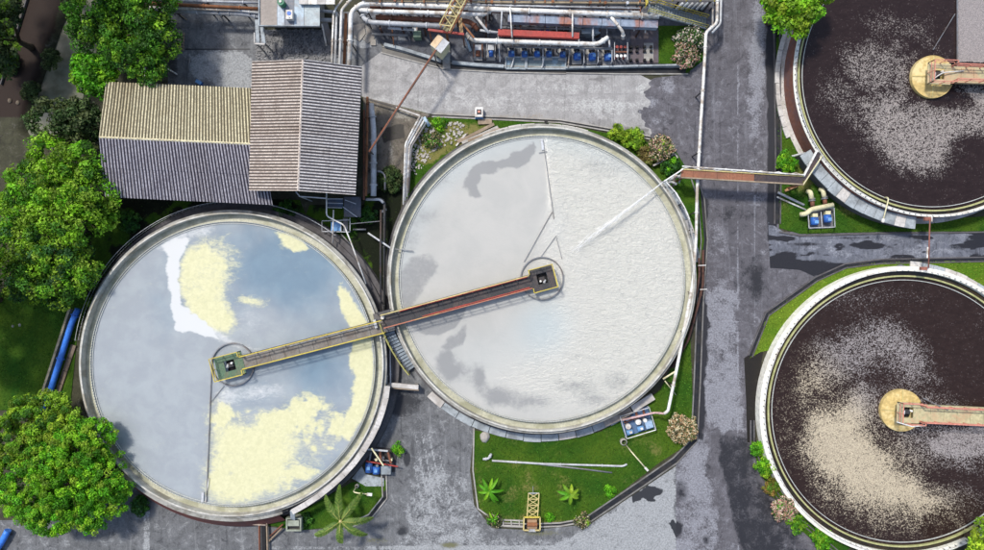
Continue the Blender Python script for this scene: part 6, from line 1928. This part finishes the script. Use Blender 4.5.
for dx, dy, sx, sy in ((0, 0.58, 1.5, 0.14), (0, -0.58, 1.5, 0.14), (-.68, 0, .14, 1.02), (.68, 0, .14, 1.02)):
    MB().box((p.x + dx, p.y + dy, 0.6), (sx, sy, 1.2)).build('box_wall', mat('mossy_concrete', (0.33, 0.36, 0.30), 0.8, (0.12, 0.14, 0.1), 0.6), t)
MB().box((p.x, p.y, 0.9), (1.2, 1.0, 0.06)).build('box_floor', DARKWET, t)
MB().box((p.x, p.y + 0.15, 1.22), (1.1, 0.55, 0.05)).build('lid', mat('mossy_concrete', (0.33, 0.36, 0.30)), t)
t = thing('concrete_beam', 'pale concrete beam bridging the gap between the two pale tanks', 'beam', W(403, 387, 0))
MB().beam(W(389, 384.5, 1.1), W(418.5, 387, 1.1), 0.42, 0.35).build('beam_body', CONCPALE, t)
MB().beam(W(391, 387.6, 1.0), W(419, 389.8, 1.0), 0.12, 0.3).build('ledge', WOOD, t)
for x in (392, 416):
    p = W(x, 386.5, 1.0)
    MB().beam((p.x, p.y, 0), (p.x, p.y, 0.95), 0.3, 0.3).build('pier', CONC, t)
# brown steel frame, no gate, and hoses at the bottom of tank one
t = thing('steel_frame', 'brown steel frame over a dark opening with tan pipes, bottom of the scummy tank', 'frame', W(264, 540, 0))
for a, b, w, m in (((259.5, 524), (260, 560), .12, BROWN), ((267, 522), (268, 560), .12, WOOD), ((259, 523), (268, 522), .1, WOOD), ((263.5, 526), (264, 560), .35, BLACK)):
    MB().beam(W(*a, 0.4), W(*b, 0.4), w, 0.3 if m is not BLACK else 0.1).build('frame_bar', m, t)
pipe('pipe_run', 'tan pipe slanting down from the drain frame across the bottom road', [(282, 528, .5), (268, 542, .3)], 0.09, WOOD, flange=0)
pipe('pipe_run', 'brown pipe beside the tan one, next to the inlet box', [(283, 524, .4), (270, 536, .25)], 0.08, BROWN, flange=0)
pipe('pipe_run', 'pinkish pipe bent under the lower rim of the scummy tank', [(288, 510, .9), (270, 514, .9), (250, 520, .9), (252, 524, .6), (266, 525, .6)], 0.09, mat('dusty_pipe', (.45, .36, .30), .6), flange=1.5)

# pump skid left of the yard
t = thing('pump_skid', 'cluttered pump skid with two blue motors at the lower right of the scummy tank', 'pump skid', W(382, 461, 0))
for x, y, w, h, z, m, nme in ((368.5, 468, .75, .95, .8, BLUE, 'motor'), (376, 470.5, .75, .7, .75, BLUE, 'motor')):
    p = W(x, y, z)
    MB().tube([(p.x, p.y + h / 2, 0.5), (p.x, p.y - h / 2, 0.5)], w / 2, 14).build(nme, m, t, True)
    MB().box((p.x, p.y, 0.88), (.3, .3, .14)).build('terminal_box', LIGHTBLUE, t.children[-1] if False else [c for c in t.children if c.name.startswith('motor')][-1])
p = W(386, 470, .8)
MB().box((p.x, p.y, .45), (.95, .8, .9)).build('cabinet', mat('grey_cabinet', (.26, .30, .33), .5), t)
for a, b, z, r, m in (((366, 461), (398, 466.5), .9, .07, RED), ((371.5, 448), (383.5, 465.5), 2.0, .08, CREAM), ((367, 449), (388, 451), .9, .10, PALEGREY), ((371, 452), (369, 463), .8, .09, STEEL), ((380, 450), (381, 462), .7, .12, BROWN), ((388, 452), (391, 463), .8, .12, BROWN), ((374, 459), (392, 461), .6, .08, STEEL)):
    MB().tube([W(*a, z), W(*b, z)], r, 9).build('pipe_body', m, t)
for x, y in ((376, 460), (383, 458), (391, 460), (377, 466)):
    p = W(x, y, .9)
    MB().cyl((p.x, p.y, .3), .13, .55, 10).build('valve', RNG.choice([CREAM, WHITE, STEEL]), t)
MB().box(W(381, 459, 0.06)[:], (3.0, 2.3, .12), -.1).build('skid_base', mat('skid_dark', (.03, .03, .035), .6), t)
t = thing('drain_lid', 'dark oval drain-lid flap on the yard, right of the cluttered pump skid', 'lid', W(407, 459, 0))  # drain lid, a black disc over the wet stain
MB().lathe((0, 0, 0), [(0.001, 0.07), (.35, .07), (.42, .04), (.42, 0)], 20).build('disc', BLACK, t)
c = t.children[0]
pp_ = W(406.5, 459, 0.012)
c.location = (0, 0, 0.012)
c.scale = (0.85, 1.55, 1)
c.rotation_euler = (0, 0, -0.25)
t = thing('yard_slab', 'small bluish slab patch behind the cluttered pump skid', 'slab', W(358, 475, 0))
MB().prism([tuple(W(x, y)[:2]) for x, y in ((352, 478), (362, 466), (366, 474), (384, 478), (384, 486), (366, 486))], 0.0, 0.07).build('slab', CONCBLUE, t)

# drum skid below tank two
t = thing('pump_skid', 'square blue pump skid with white drums on the lawn below the milky tank', 'pump skid', W(637, 422, 0))
S = math.radians(17)
c = W(637, 422, .5)
U, V_ = Vector((math.cos(S), math.sin(S), 0)), Vector((-math.sin(S), math.cos(S), 0))
def sk(u, v, z):
    q = c + U * u + V_ * v
    return (q.x, q.y, z)
MB().box(sk(0, 0, .08), (3.0, 2.3, .14), S).build('skid_base', mat('skid_blue', (.10, .17, .30), .6, (.05, .05, .07), .6, 2), t)
for a, b in (((-1.5, -1.15), (1.5, -1.15)), ((-1.5, 1.15), (1.5, 1.15)), ((-1.5, -1.15), (-1.5, 1.15)), ((1.5, -1.15), (1.5, 1.15))):
    MB().beam(sk(*a, .95), sk(*b, .95), .07, .07).build('frame_bar', WHITE if a[1] < 0 and b[1] < 0 else PALEGREY, t)
for a in ((-1.5, -1.15), (1.5, -1.15), (1.5, 1.15), (-1.5, 1.15)):
    MB().beam(sk(*a, 0), sk(*a, .95), .07, .07).build('frame_post', PALEGREY, t)
for u, v, r in ((-.98, -.12, .27), (.1, .02, .28), (.78, -.02, .2)):
    MB().cyl(sk(u, v, .15), r, .6, 16).build('drum', WHITE, t)
for u, v in ((-1.0, -.75), (.12, -.72)):
    q0, q1 = sk(u - .3, v, .45), sk(u + .35, v, .45)
    mo = MB().tube([q0, q1], .25, 12).build('motor', LIGHTBLUE, t, True)
    MB().box(sk(u + .1, v + .02, .72), (.25, .22, .1), S).build('terminal_box', WHITE, mo)
MB().box(sk(1.05, -.55, .4), (.75, .7, .6), S).build('cabinet', mat('bluegrey_cabinet', (.30, .42, .58), .5), t)
for u, v in ((-1.1, .55), (-.5, .7), (.2, .6), (.95, .65)):
    MB().tube([sk(u, v - .3, .3), sk(u, v + .4, .45)], .12, 9).build('pipe_body', RNG.choice([STEEL, DARKSTEEL, BROWN, PALEGREY]), t)
MB().tube([sk(-1.3, .35, .6), sk(1.4, .45, .6)], .07, 8).build('manifold', BROWN, t)
t = thing('cover_slabs', 'grey slabs stepping along the milky tank above the blue drum skid', 'slabs', W(630, 405, 0))
for a, b in (((604, 423), (620, 416)), ((620, 415.5), (631, 410)), ((632, 409), (653, 396))):
    MB().beam(W(*a, .5), W(*b, .5), .7, .35).build('cover_slab', CONCPALE if a[0] > 631 else mat('dusty_slab', (.33, .29, .26), .8), t)

# pump skid on the right lawn
t = thing('pump_skid', 'pump skid with two blue motors and thick cream pipes on the right lawn', 'pump skid', W(820, 214, 0))
MB().box(W(820.5, 218.5, .08)[:], (2.5, 2.0, .14), .05).build('skid_base', mat('skid_grey', (.15, .15, .16), .7), t)
for x, y in ((815.5, 221.5), (828.5, 219)):
    p = W(x, y, .8)
    mo = MB().tube([(p.x, p.y + .42, .55), (p.x, p.y - .32, .55)], .36, 16).build('motor', BLUE, t, True)
    MB().box((p.x + .05, p.y - .05, .93), (.36, .32, .14)).build('terminal_box', LIGHTBLUE, mo)
    MB().box((p.x - .05, p.y + .62, .6), (.5, .34, .5)).build('pump_head', CREAM, t)
MB().tube(bend([W(800.5, 214.5, .6), W(806, 214, 1.0), W(811, 209.5, 1.1), W(833, 205, 1.1)], .5), .24, 14).build('header_pipe', CREAM, t, True)
for x, y, x2, y2 in ((808, 192, 812.5, 205), (820.5, 190, 825.5, 203.5)):
    MB().tube(bend([W(x - .5, y - .5, .4), W(x + 2.5, y + 0.2, .75), W(x + 3.6, y + 7, .75)], .5), .23, 14).build('suction_pipe', CREAM, t, True)
    MB().tube([W(x + 3.6, y + 7, .72), W(x + 4, y + 8, .72)], .33, 14).build('flange', STEEL, t)
    MB().tube([W(x + 4, y + 8.4, .72), W(x + 4.1, y + 9.2, .72)], .33, 14).build('flange', STEEL, t)
    MB().tube([W(x + 4, y + 8, .72), W(x + 4.6, y + 14.5, .8)], .21, 12).build('valve_body', BROWN, t, True)
for a, b in (((808, 212), (809, 228)), ((834, 208), (835, 227)), ((809, 228), (835, 227)), ((821, 212), (822, 227)), ((808, 210), (834, 208))):
    MB().beam(W(*a, .95), W(*b, .95), .06, .06).build('frame_bar', PALEGREY, t)
for a in ((808, 212), (809, 228), (834, 208), (835, 227)):
    MB().beam(W(*a, 0), W(a[0], a[1], .95), .06, .06).build('frame_post', PALEGREY, t)
pipe('loose_pipe', 'upper pale pipe of a pair lying on the lawn left of the cream pipes', [(778, 192.5), (804, 205)], .12, PALEGREY, z=.17, flange=0)
pipe('loose_pipe', 'lower white pipe of a pair lying on the lawn left of the cream pipes', [(777, 197), (806, 210)], .08, WHITE, z=.14, flange=0)
pipe('loose_pipe', 'short orange-tan pipe piece under the end of the road pipe bridge', [(785, 191, .25), (798, 185.5, .3)], .12, mat('orange_tan', (.55, .30, .14), .6), flange=.5)
pipe('loose_pipe', 'pale stub pipe from the brown-walled tank beside the round bush', [(790, 157, .6), (797, 155, .6), (805, 153, .6)], .10, PALEGREY, flange=0)
pipe('pipe_run', 'red and white hanging pipe crossing the side road between the dark tanks', [(930, 219), (929.5, 232), (928.5, 268)], .06, mat('red_brown_pipe', (.30, .12, .09), .6), z=2.6, flange=0)
t = thing('marker_pole', 'short white pole segment over the side road, beside the hanging red pipe', 'pole', W(928, 251, 0))
MB().tube([W(927.7, 247, 2.7), W(927.2, 258, 2.7)], .07, 8).build('pole', WHITE, t)
q = W(927.2, 258, 2.6)
MB().beam((q.x, q.y, 0), (q.x, q.y, 2.7), .06, .06).build('support', STEEL, t)
for x, y, lab in ((928, 219, 'brown pipe clamp block on the lower rim of the brown-walled tank'), (924, 268.5, 'brown pipe clamp block on the upper rim of the white-walled tank')):
    t = thing('clamp_block', lab, 'clamp', W(x, y, 0))
    p = W(x, y, 2.4)
    MB().box((p.x, p.y, 2.3), (.6, .32, .3)).build('block', mat('red_brown_pipe', (.30, .12, .09)), t)
    MB().box((p.x + .36, p.y, 2.32), (.14, .5, .2)).build('bracket', WHITE, t)

# lamps
def lamp(label, base, top, arm, z, foot=None, head=(.42, .2), m=CREAM):
    b = W(*base, 0)
    tz = z
    t = thing('street_lamp', label, 'lamp', (b.x, b.y, 0))
    tp = Vector((b.x, b.y, tz))
    if foot:
        MB().lathe((b.x, b.y, 0), [(foot * .7, .5), (foot, .4), (foot, 0)], 10).build('foot', STONE, t)
    q = W(*arm, tz + .25)
    MB().tube(bend([b, tp, q], .5), [.06] * len(bend([b, tp, q], .5)), 8).build('pole', m, t, True)
    d = (q - tp)
    d.z = 0
    d.normalize()
    lh = MB().box((q.x, q.y, q.z), (head[0], head[1], .12), math.atan2(d.y, d.x)).build('lamp_head', WHITE, t)
    MB().box((q.x - d.x * .02, q.y - d.y * .02, q.z - .08), (head[0] * .7, head[1] * .7, .04), math.atan2(d.y, d.x)).build('lamp_lens', PALEGREY, lh)
    return t
lamp('street lamp with a tan bent pole on the south lawn, below the blue drum skid', (623, 441), (629, 454), (646.5, 469), 4.2, .35)
lamp('street lamp with a white head beside the coconut palm', (357.5, 485), (353, 492), (369.5, 494.3), 2.2, .2, (.5, .26))
lamp('white street lamp at the lower left of the brown-walled tank', (873.5, 200), (877, 204), (883, 220.5), 2.6, .2, (.38, .24))

# south lawn: loose pipes, trolley, boulder
t = pipe('loose_pipe', 'long grey pipe lying across the south lawn with an elbow at its right end', [(492, 460.5), (540, 463.5), (623, 466), (627, 464)], .10, PALEGREY, z=.14, flange=3)
pipe('loose_pipe', 'shorter grey pipe crossing under the long one on the south lawn', [(530, 463), (580, 468.5), (612, 472.5)], .08, STEEL, z=.12, flange=0)
pipe('loose_pipe', 'small white pipe stub with a valve at the left end of the lawn pipes', [(483, 459, .15), (489, 458.5, .2), (491, 454, .45)], .12, PALEGREY, flange=.4)
t = thing('trolley', 'yellow wheeled lattice trolley standing over the drain on the south lawn', 'trolley', W(531, 511, 0))
def P2(x, y, z):
    return W(x, y, z)
for xa, xb in ((528.5, 527), (539, 537.5)):
    MB().beam(P2(xa, 493, .6), P2(xb, 517, .8), .09, .1).build('chord', PALEYELLOW, t)
ys = [493, 499, 505, 511, 517]
for i in range(4):
    MB().beam(P2(528.5 - i * .3, ys[i], .65), P2(538.5 - i * .3, ys[i + 1], .75), .06, .06).build('brace', PALEYELLOW, t)
    MB().beam(P2(538.5 - i * .3, ys[i], .65), P2(528.5 - i * .3, ys[i + 1], .75), .06, .06).build('brace', PALEYELLOW, t)
    MB().beam(P2(528.4, ys[i], .62), P2(539, ys[i], .62), .08, .08).build('rung', PALEGREY if i == 0 else PALEYELLOW, t)
MB().beam(P2(533, 486, .3), P2(533, 495, .5), .05, .05).build('tow_bar', STEEL, t)
for a, b in (((524, 517), (540, 517)), ((524, 530), (529, 530)), ((535, 530), (540, 530)), ((524, 517), (523.5, 530)), ((540, 517), (540, 530))):
    MB().beam(P2(*a, 1.0), P2(*b, 1.0), .13, .13).build('frame_bar', YELLOW if a[1] == 517 and b[1] == 517 else PALEYELLOW, t)
q = P2(532, 523.5, .8)
MB().box((q.x, q.y, .75), (.95, .9, .5)).build('winch', mat('winch_brown', (.34, .22, .13), .7), t)
MB().tube([(q.x - .5, q.y, 1.05), (q.x + .5, q.y, 1.05)], .2, 12).build('drum', RUST, t)
MB().box((q.x, q.y - .62, .7), (.75, .35, .3)).build('motor', PALEGREY, t)
for x, y in ((525, 519.5), (539, 519.5), (525, 528.5), (539, 528.5)):
    q = P2(x, y, .3)
    wh_ = MB().tube([(q.x - .09, q.y, .3), (q.x + .09, q.y, .3)], .3, 14).build('wheel', BLACK, t)
    MB().tube([(q.x - .12, q.y, .3), (q.x + .12, q.y, .3)], .13, 10).build('hub', PALEYELLOW, wh_)
t = thing('wooden_rail', 'weathered pale rails lying beside the drain, left of the yellow trolley', 'rails', W(510, 523, 0))
for y in (519.5, 525):
    MB().beam(W(498, y, .12), W(523, y + 1, .12), .12, .14).build('rail', STONE, t)
for x in (503, 511, 519):
    MB().beam(W(x, 519.5, .2), W(x + .5, 525.5, .2), .1, .05).build('cross_bar', STONE, t)
def boulder(label, px, py, r, m, n=9):
    p = W(px, py, 0)
    mb = MB()
    rings = 6
    prof = []
    o = len(mb.v)
    for i in range(rings + 1):
        th = PI * 0.55 * i / rings
        for k in range(n):
            a = 2 * PI * k / n
            q = r * (1 + RNG.uniform(-.12, .12))
            mb.v.append((p.x + q * math.sin(th) * math.cos(a), p.y + q * 1.15 * math.sin(th) * math.sin(a), q * .75 * math.cos(th)))
    for i in range(rings):
        for k in range(n):
            a, b = i * n + k, i * n + (k + 1) % n
            mb.f.append((a, a + n, b + n, b))
    return tag(mb.build('boulder', m, None, True), label, 'boulder')
boulder('pale rounded boulder at the upper left corner of the south lawn', 485, 436.5, .5, STONE)
boulder('small pale stone on the dark lawn at the left edge', 13, 326, .14, STONE)
boulder('small pale stone right of the other one on the dark lawn', 20, 325, .16, STONE)
boulder('pale stone on the brown bank of the canal', 10, 101, .22, mat('tan_stone', (.16, .13, .10), .9))
boulder('second pale stone on the brown canal bank, right of the first', 18, 103, .2, mat('tan_stone', (.16, .13, .10), .9))
# little manhole box on the lane edge
t = thing('pump_cabinet', 'small white and blue cabinet standing on the lane above the milky tank', 'cabinet', W(479, 112, 0))
p = W(479, 112, .8)
MB().box((p.x, p.y, .4), (.78, .95, .8)).build('cabinet', WHITE, t)
MB().box((p.x, p.y, .82), (.45, .5, .06)).build('hatch', DARKSTEEL, t)
MB().box((p.x, p.y - .52, .25), (.8, .1, .4)).build('step', LIGHTBLUE, t)
MB().cyl((p.x, p.y, .85), .12, .08, 10).build('knob', PINKRED, t)
t = thing('lane_bollard', 'small black-capped bollard on the drain above the milky tank', 'bollard', W(546, 121.5, 0))
p = W(546, 121.5, .6)
MB().cyl((p.x, p.y, 0), .1, .55, 10).build('post', WHITE, t)
MB().cyl((p.x, p.y, .55), .18, .08, 10).build('cap', BLACK, t)

# blue pipe on the far left
pipe('large_pipe', 'thick bright blue pipe lying along the left side of the scummy tank', [(78, 309), (72, 322), (49, 395), (44, 410)], .28, BLUEPIPE, z=.6, support=3, flange=4)
t = thing('retaining_wall', 'thin tan wall running beside the thick blue pipe', 'wall', W(55, 350, 0))
for i in range(6):
    a, b = W(69 - i * 4.7, 309 + i * 14.5, .5), W(69 - (i + .98) * 4.7, 309 + (i + .98) * 14.5, .5)
    MB().beam(Vector((a.x, a.y, .25)), Vector((b.x, b.y, .25)), .22, .5).build('wall_section', mat('tan_wall', (.42, .36, .25), .8), t)
t = thing('walk_slab', 'brownish path slabs between the blue pipe and the scummy tank', 'path', W(62, 375, 0))
for i in range(5):
    a, b = W(74 - i * 4.4, 345 + i * 13, .1), W(74 - (i + .97) * 4.4, 345 + (i + .97) * 13, .1)
    MB().beam(a, b, .5, .16).build('slab', mat('brown_slab', (.20, .155, .12), .85), t)
pipe('large_pipe', 'end of a bright blue pipe showing at the lower left corner', [(-10, 560), (4, 538), (8, 530)], .3, BLUEPIPE, z=.5, support=2, flange=0)
# pallets and poles in the north yard
t = thing('pallet', 'weathered wooden pallet under the tall tree in the north yard', 'pallet', W(179, 40, 0))
for i in range(6):
    MB().beam(W(174.5 + i * .3, 33.5 + i * 3, .16), W(185 - i * .2, 35 + i * 3, .16), .13, .04).build('board', WOOD, t)
for x in (176, 181, 184):
    MB().beam(W(x, 33, .08), W(x - 1, 51, .08), .1, .09).build('bearer', WOOD, t)
pipe('loose_pipe', 'thin white pole lying on the north yard above the cream roof', [(168, 69), (177, 74.5)], .07, WHITE, z=.1, flange=0)
pipe('loose_pipe', 'tan pole standing out from the tall tree, below the pipe bundle', [(176, 12, 1.2), (187, 20, .3)], .06, WOOD, flange=0)
pipe('loose_pipe', 'thin grey bar on the yard left of the pale concrete patch', [(190, 58), (188.5, 71)], .06, STEEL, z=.1, flange=0)
pipe('loose_pipe', 'left one of two pale pipes rising behind the cream roof edge', [(145, 68, 1.6), (145, 84, 1.6)], .08, WHITE, flange=0)
pipe('loose_pipe', 'right blue-white pipe rising behind the cream roof edge', [(151, 70, 1.6), (151, 86, 1.6)], .16, PALEGREY, flange=0)
t = thing('blue_bucket', 'small blue box beside the cream roof on the north yard', 'box', W(199, 83, 0))
p = W(199, 82.5, .3)
MB().box((p.x, p.y, .2), (.55, .3, .4), -.5).build('box_body', BLUE, t)
MB().box((p.x, p.y, .42), (.6, .34, .05), -.5).build('lid', LIGHTBLUE, t)

# between the shed and the two pale tanks
pipe('tall_pipe', 'thick pale grey pipe running down the right side of the taller shed', [(371, 104), (373.5, 130), (373.5, 196)], .28, PALEGREY, z=1.6, support=4, flange=2)
pipe('pipe_run', 'rusty pipe with brackets close to the right eave of the taller shed', [(367.5, 97), (367, 138), (366, 196)], .12, RUST, z=1.9, support=3, flange=1.2)
pipe('pipe_run', 'thin brown pipe between the rusty pipe and the shed wall', [(364, 110), (364, 200)], .09, BROWN, z=1.4, flange=1.5)
pipe('pipe_run', 'dark grey pipe with an elbow in the scrub, upper of two', [(370, 171), (381, 171.5), (385, 175), (385, 190)], .10, STEEL, z=1.0, flange=0)
pipe('pipe_run', 'grey pipe with an elbow turning down in the scrub, lower of two', [(365, 199), (381, 199), (384.5, 203), (384.5, 320)], .14, mat('dark_pipe', (.06, .065, .07), .5), z=.9, flange=2.5)
pipe('pipe_run', 'pale elbow pipe end over the scrub, right of the taller shed', [(366, 199.5), (380, 199.5), (383.5, 203)], .13, PALEGREY, z=1.15, flange=0)
pipe('pipe_run', 'long thin white pipe bending from the shed down to the scummy tank rim', [(326.5, 186, 2.2), (326.5, 216, 2.2), (344, 225, 2.2), (352, 245, 2.2), (366, 284, 2.0)], .07, WHITE, flange=0)
pipe('pipe_run', 'short thin white pipe standing left of the bent one', [(333.5, 210, 2.0), (332.5, 243, 1.6)], .07, WHITE, flange=0)
pipe('pipe_run', 'grey strut crossing the gap at the left rim of the milky tank', [(368, 233, 1.2), (380, 241, 1.4), (392, 249, 2.2)], .09, PALEGREY, flange=0)
pipe('pipe_run', 'thin grey strut on the dark lawn between the two pale tanks', [(341, 234, .8), (352, 246, .8)], .07, STEEL, flange=0)
pipe('pipe_run', 'short horizontal grey pipe on the dark lawn between the pale tanks', [(353, 229.5), (366, 229.5)], .09, STEEL, z=.5, flange=0)
t = thing('steel_platform', 'dark steel platform with blue panels below the taller shed', 'platform', W(345, 208, 0))
for x0, y0, x1, y1, z, m in ((328, 199, 343, 208, 1.2, mat('blue_dark_panel', (.05, .08, .13), .5)), (344, 197, 361, 217, 1.1, mat('slate_panel', (.085, .10, .13), .4)), (331, 222, 341, 231, 1.0, LIGHTBLUE), (343, 218, 348, 231, 1.0, mat('slate_panel', (.085, .10, .13)))):
    a, b = W(x0, y0, z), W(x1, y1, z)
    MB().box(((a.x + b.x) / 2, (a.y + b.y) / 2, z), (b.x - a.x, a.y - b.y, .08)).build('panel', m, t)
for a, b in (((327, 199), (343, 199)), ((327, 203), (343, 203.5)), ((327, 207.5), (342, 208)), ((322, 221), (350, 220)), ((322, 231.5), (350, 232)), ((350, 218), (350, 232)), ((343, 207), (357, 217)), ((345, 200), (356, 204)), ((350, 224), (382, 221)), ((322, 221), (322, 232)), ((341, 222), (341, 232))):
    MB().beam(W(*a, 1.3), W(*b, 1.3), .07, .08).build('frame_bar', RNG.choice([PALEGREY, STEEL, PALEGREY]), t)
for x, y in ((328, 199), (360, 198), (328, 231), (350, 231), (360, 217)):
    p = W(x, y, 1.2)
    MB().beam((p.x, p.y, 0), (p.x, p.y, 1.2), .1, .1).build('leg', DARKSTEEL, t)
t = thing('eave_gutter', 'pale gutter hanging under the lower eave of the taller shed', 'gutter', W(310, 195, 0))
MB().beam(W(296, 192, 4.6), W(300, 196.5, 4.6), .1, .14).build('gutter_section', PALEGREY, t)
MB().beam(W(300, 196.5, 4.6), W(327, 198.5, 4.6), .1, .14).build('gutter_section', PALEGREY, t)
p = W(299, 196, 4.5)
MB().beam((p.x, p.y, 0), (p.x, p.y, 4.5), .08, .08).build('downpipe', PALEGREY, t)
for x, y, s, a, lab in ((382.5, 184.5, .4, .3, 'white scrap on the scrub, uppermost of the three pieces'), (375.5, 213.5, .45, -.9, 'slanting white scrap lying beside the grey elbow pipe'), (384, 210.5, .5, .5, 'bent white scrap piece right of the grey elbow pipe')):
    p = W(x, y, .1)
    o = MB().box((p.x, p.y, .08), (s, s * .45, .05), a).beam((p.x, p.y, .1), (p.x + s * .5, p.y + s * .3, .3), .12, .04)
    tag(o.build('scrap', WHITE), lab, 'scrap')
# the pipe bundle and beam up at the corner of tank two
t = thing('lane_beam', 'pale beam stretching from the shed corner to the pipe bundle, along the lane', 'beam', W(395, 107, 0))
MB().beam(W(365, 98.5, .7), W(396, 107.5, .7), .10, .12).build('beam_body', DARKSTEEL, t)
MB().beam(W(396, 107.5, .7), W(420, 116, .7), .16, .14).build('beam_body', CONCPALE, t)
for x, y in ((366, 98.8), (396, 107.5), (419, 115.6)):
    p = W(x, y, .65)
    MB().beam((p.x, p.y, 0), p, .12, .12).build('post', STEEL, t)
labs = ['outermost white pipe of the bundle at the upper left of the milky tank', 'second white pipe of the bundle at the upper left of the milky tank', 'third white pipe of the bundle at the upper left of the milky tank', 'innermost pale pipe of the bundle next to the milky tank rim']
for i in range(4):
    o = i * 2.6
    pipe('pipe_run', labs[i], [(420 + o, 116 + o * .5), (405.5 + o * .75, 144 + o * .4), (403.5 + o * .65, 205 - i * 4)], .10, (WHITE, PALEGREY, WHITE, STEEL)[i], z=1.2 - .1 * i, flange=3, support=5)
pipe('pipe_run', 'short light blue pipe at the top end of the pipe bundle', [(424, 117.5, 1.1), (429, 126, .6)], .16, mat('pale_blue_paint', (.45, .60, .72)), flange=0)
t = thing('plank_pile', 'pale planks and pipes piled by the upper left rim of the milky tank', 'plank pile', W(470, 133, 0))
for a, b, w in (((458, 142), (494, 124), .3), ((462, 143), (498, 127), .28), ((468, 141), (500, 129), .25), ((456, 146), (466, 134), .16), ((457, 141), (468, 133), .12), ((478, 122), (492, 121.5), .5)):
    MB().beam(W(*a, .15 + RNG.uniform(0, .1)), W(*b, .15 + RNG.uniform(0, .1)), w, .07).build('plank', RNG.choice([CONCPALE, STONE, WOOD]), t)
t = thing('rubble', 'grey rubble scattered on the rough ground beside the pipe bundle', 'rubble', W(425, 140, 0))
mb = MB()
for i in range(420):
    x, y = RNG.uniform(410, 465), RNG.uniform(118, 175)
    if not inside(np.array([x]), np.array([y]), [(414, 138), (430, 120), (470, 122), (464, 136), (436, 152), (416, 176), (410, 165)])[0]:
        continue
    p = W(x, y, 0)
    s = RNG.uniform(.08, .3)
    mb.box((p.x, p.y, s * .25 + .03), (s, s * RNG.uniform(.5, 1), s * .5), RNG.uniform(0, 3))
o = mb.build('stones', STONE, t)
o['kind'] = 'stuff'
# flat rubble of the broken yard above the sheds
mb = MB()
for i in range(1500):
    x, y = RNG.uniform(256, 338), RNG.uniform(30, 66)
    p = W(x, y, 0)
    s = RNG.uniform(.06, .26)
    mb.box((p.x, p.y, s * .18 + .02), (s, s * RNG.uniform(.5, 1), s * .36), RNG.uniform(0, 3))
tag(mb.build('gravel', mat('gravel', (.22, .22, .225), .9, (.08, .08, .085), .6, 3)), 'broken concrete gravel covering the yard above the sheds', 'gravel', kind='stuff')
t = thing('broken_slab', 'broken concrete slabs in the corner where the pipes turn down', 'slabs', W(362, 36, 0))
for poly in ([(353, 26), (364, 24), (366, 34), (360, 42), (354, 38)], [(365, 25), (373, 29), (375, 38), (368, 44), (363, 40), (367, 33)], [(370, 39), (376, 40), (376, 46), (371, 46)]):
    MB().prism([tuple(W(x, y)[:2]) for x, y in reversed(poly)], 0.0, .12 + RNG.uniform(0, .08)).build('slab_piece', mat('broken_conc', (.34, .32, .29), .9, (.2, .17, .15), .5), t)
# stair between the tanks
t = thing('access_stair', 'narrow stair with a yellow handrail curving along the milky tank', 'stair', W(400, 348, 0))
sp_ = arc(c2, ro2 + .95, 195.5, 215, 16, 0)
for i in range(16):
    a, b = sp_[i], sp_[i + 1]
    m = (a + b) / 2
    z = 2.6 - 2.2 * i / 16
    MB().box((m.x, m.y, z), (.9, (b - a).length * .8, .06), math.atan2((b - a).y, (b - a).x) + PI / 2).build('tread', mat('stair_tread', (.25, .30, .35), .5, (.12, .13, .14), .5), t)
outer = arc(c2, ro2 + 1.42, 195.5, 216, 8, 0)
railing(t, [Vector((p.x, p.y, 2.6 - 2.2 * i / 8)) for i, p in enumerate(outer)], 0.9, mat('dull_yellow', (0.5, 0.47, 0.16)), .7, .05, 'handrail')
MB().beam(outer[0] + Vector((0, 0, 2.4)), outer[-1] + Vector((0, 0, .2)), .06, .25).build('stringer', mat('mossy_steel', (.22, .21, .08), .7), t)
t = thing('junction_platform', 'dark steel junction platform where the two walkway bridges meet', 'platform', W(382, 322, 0))
p = W(384, 322, 2.95)
MB().box((p.x, p.y, 2.9), (1.7, 2.0, .08), .25).build('platform_plate', DECKGREY, t)
railing(t, [W(377, 313, 2.95), W(391, 309, 2.95)], 1.0, DARKSTEEL, .7, .045)
MB().box((p.x - .75, p.y - .15, 3.2), (.25, .8, .5), .25).build('switch_box', PALEGREY, t)
MB().cyl((p.x - .1, p.y + .45, 2.95), .17, .4, 12).build('lamp_globe', WHITE, t)
for x, y in ((378, 318), (389, 326)):
    q = W(x, y, 2.8)
    MB().beam((q.x, q.y, 0), (q.x, q.y, 2.86), .14, .14).build('leg', DARKSTEEL, t)
pipe('pipe_run', 'white pipe dropping beside the junction to the pale channel', [(383, 330, 1.8), (386, 352, 1.7), (386.5, 384, 1.5)], .09, WHITE, flange=1.5)
pipe('pipe_run', 'grey pipe beside the white one in the gap between the tanks', [(390, 345), (390.5, 384)], .08, PALEGREY, z=1.3, flange=1.5)
pipe('pipe_run', 'dark vertical conduit from the junction up between the two pale tanks', [(381, 316), (380.5, 255), (381, 210)], .10, DARKSTEEL, z=1.9, flange=2)
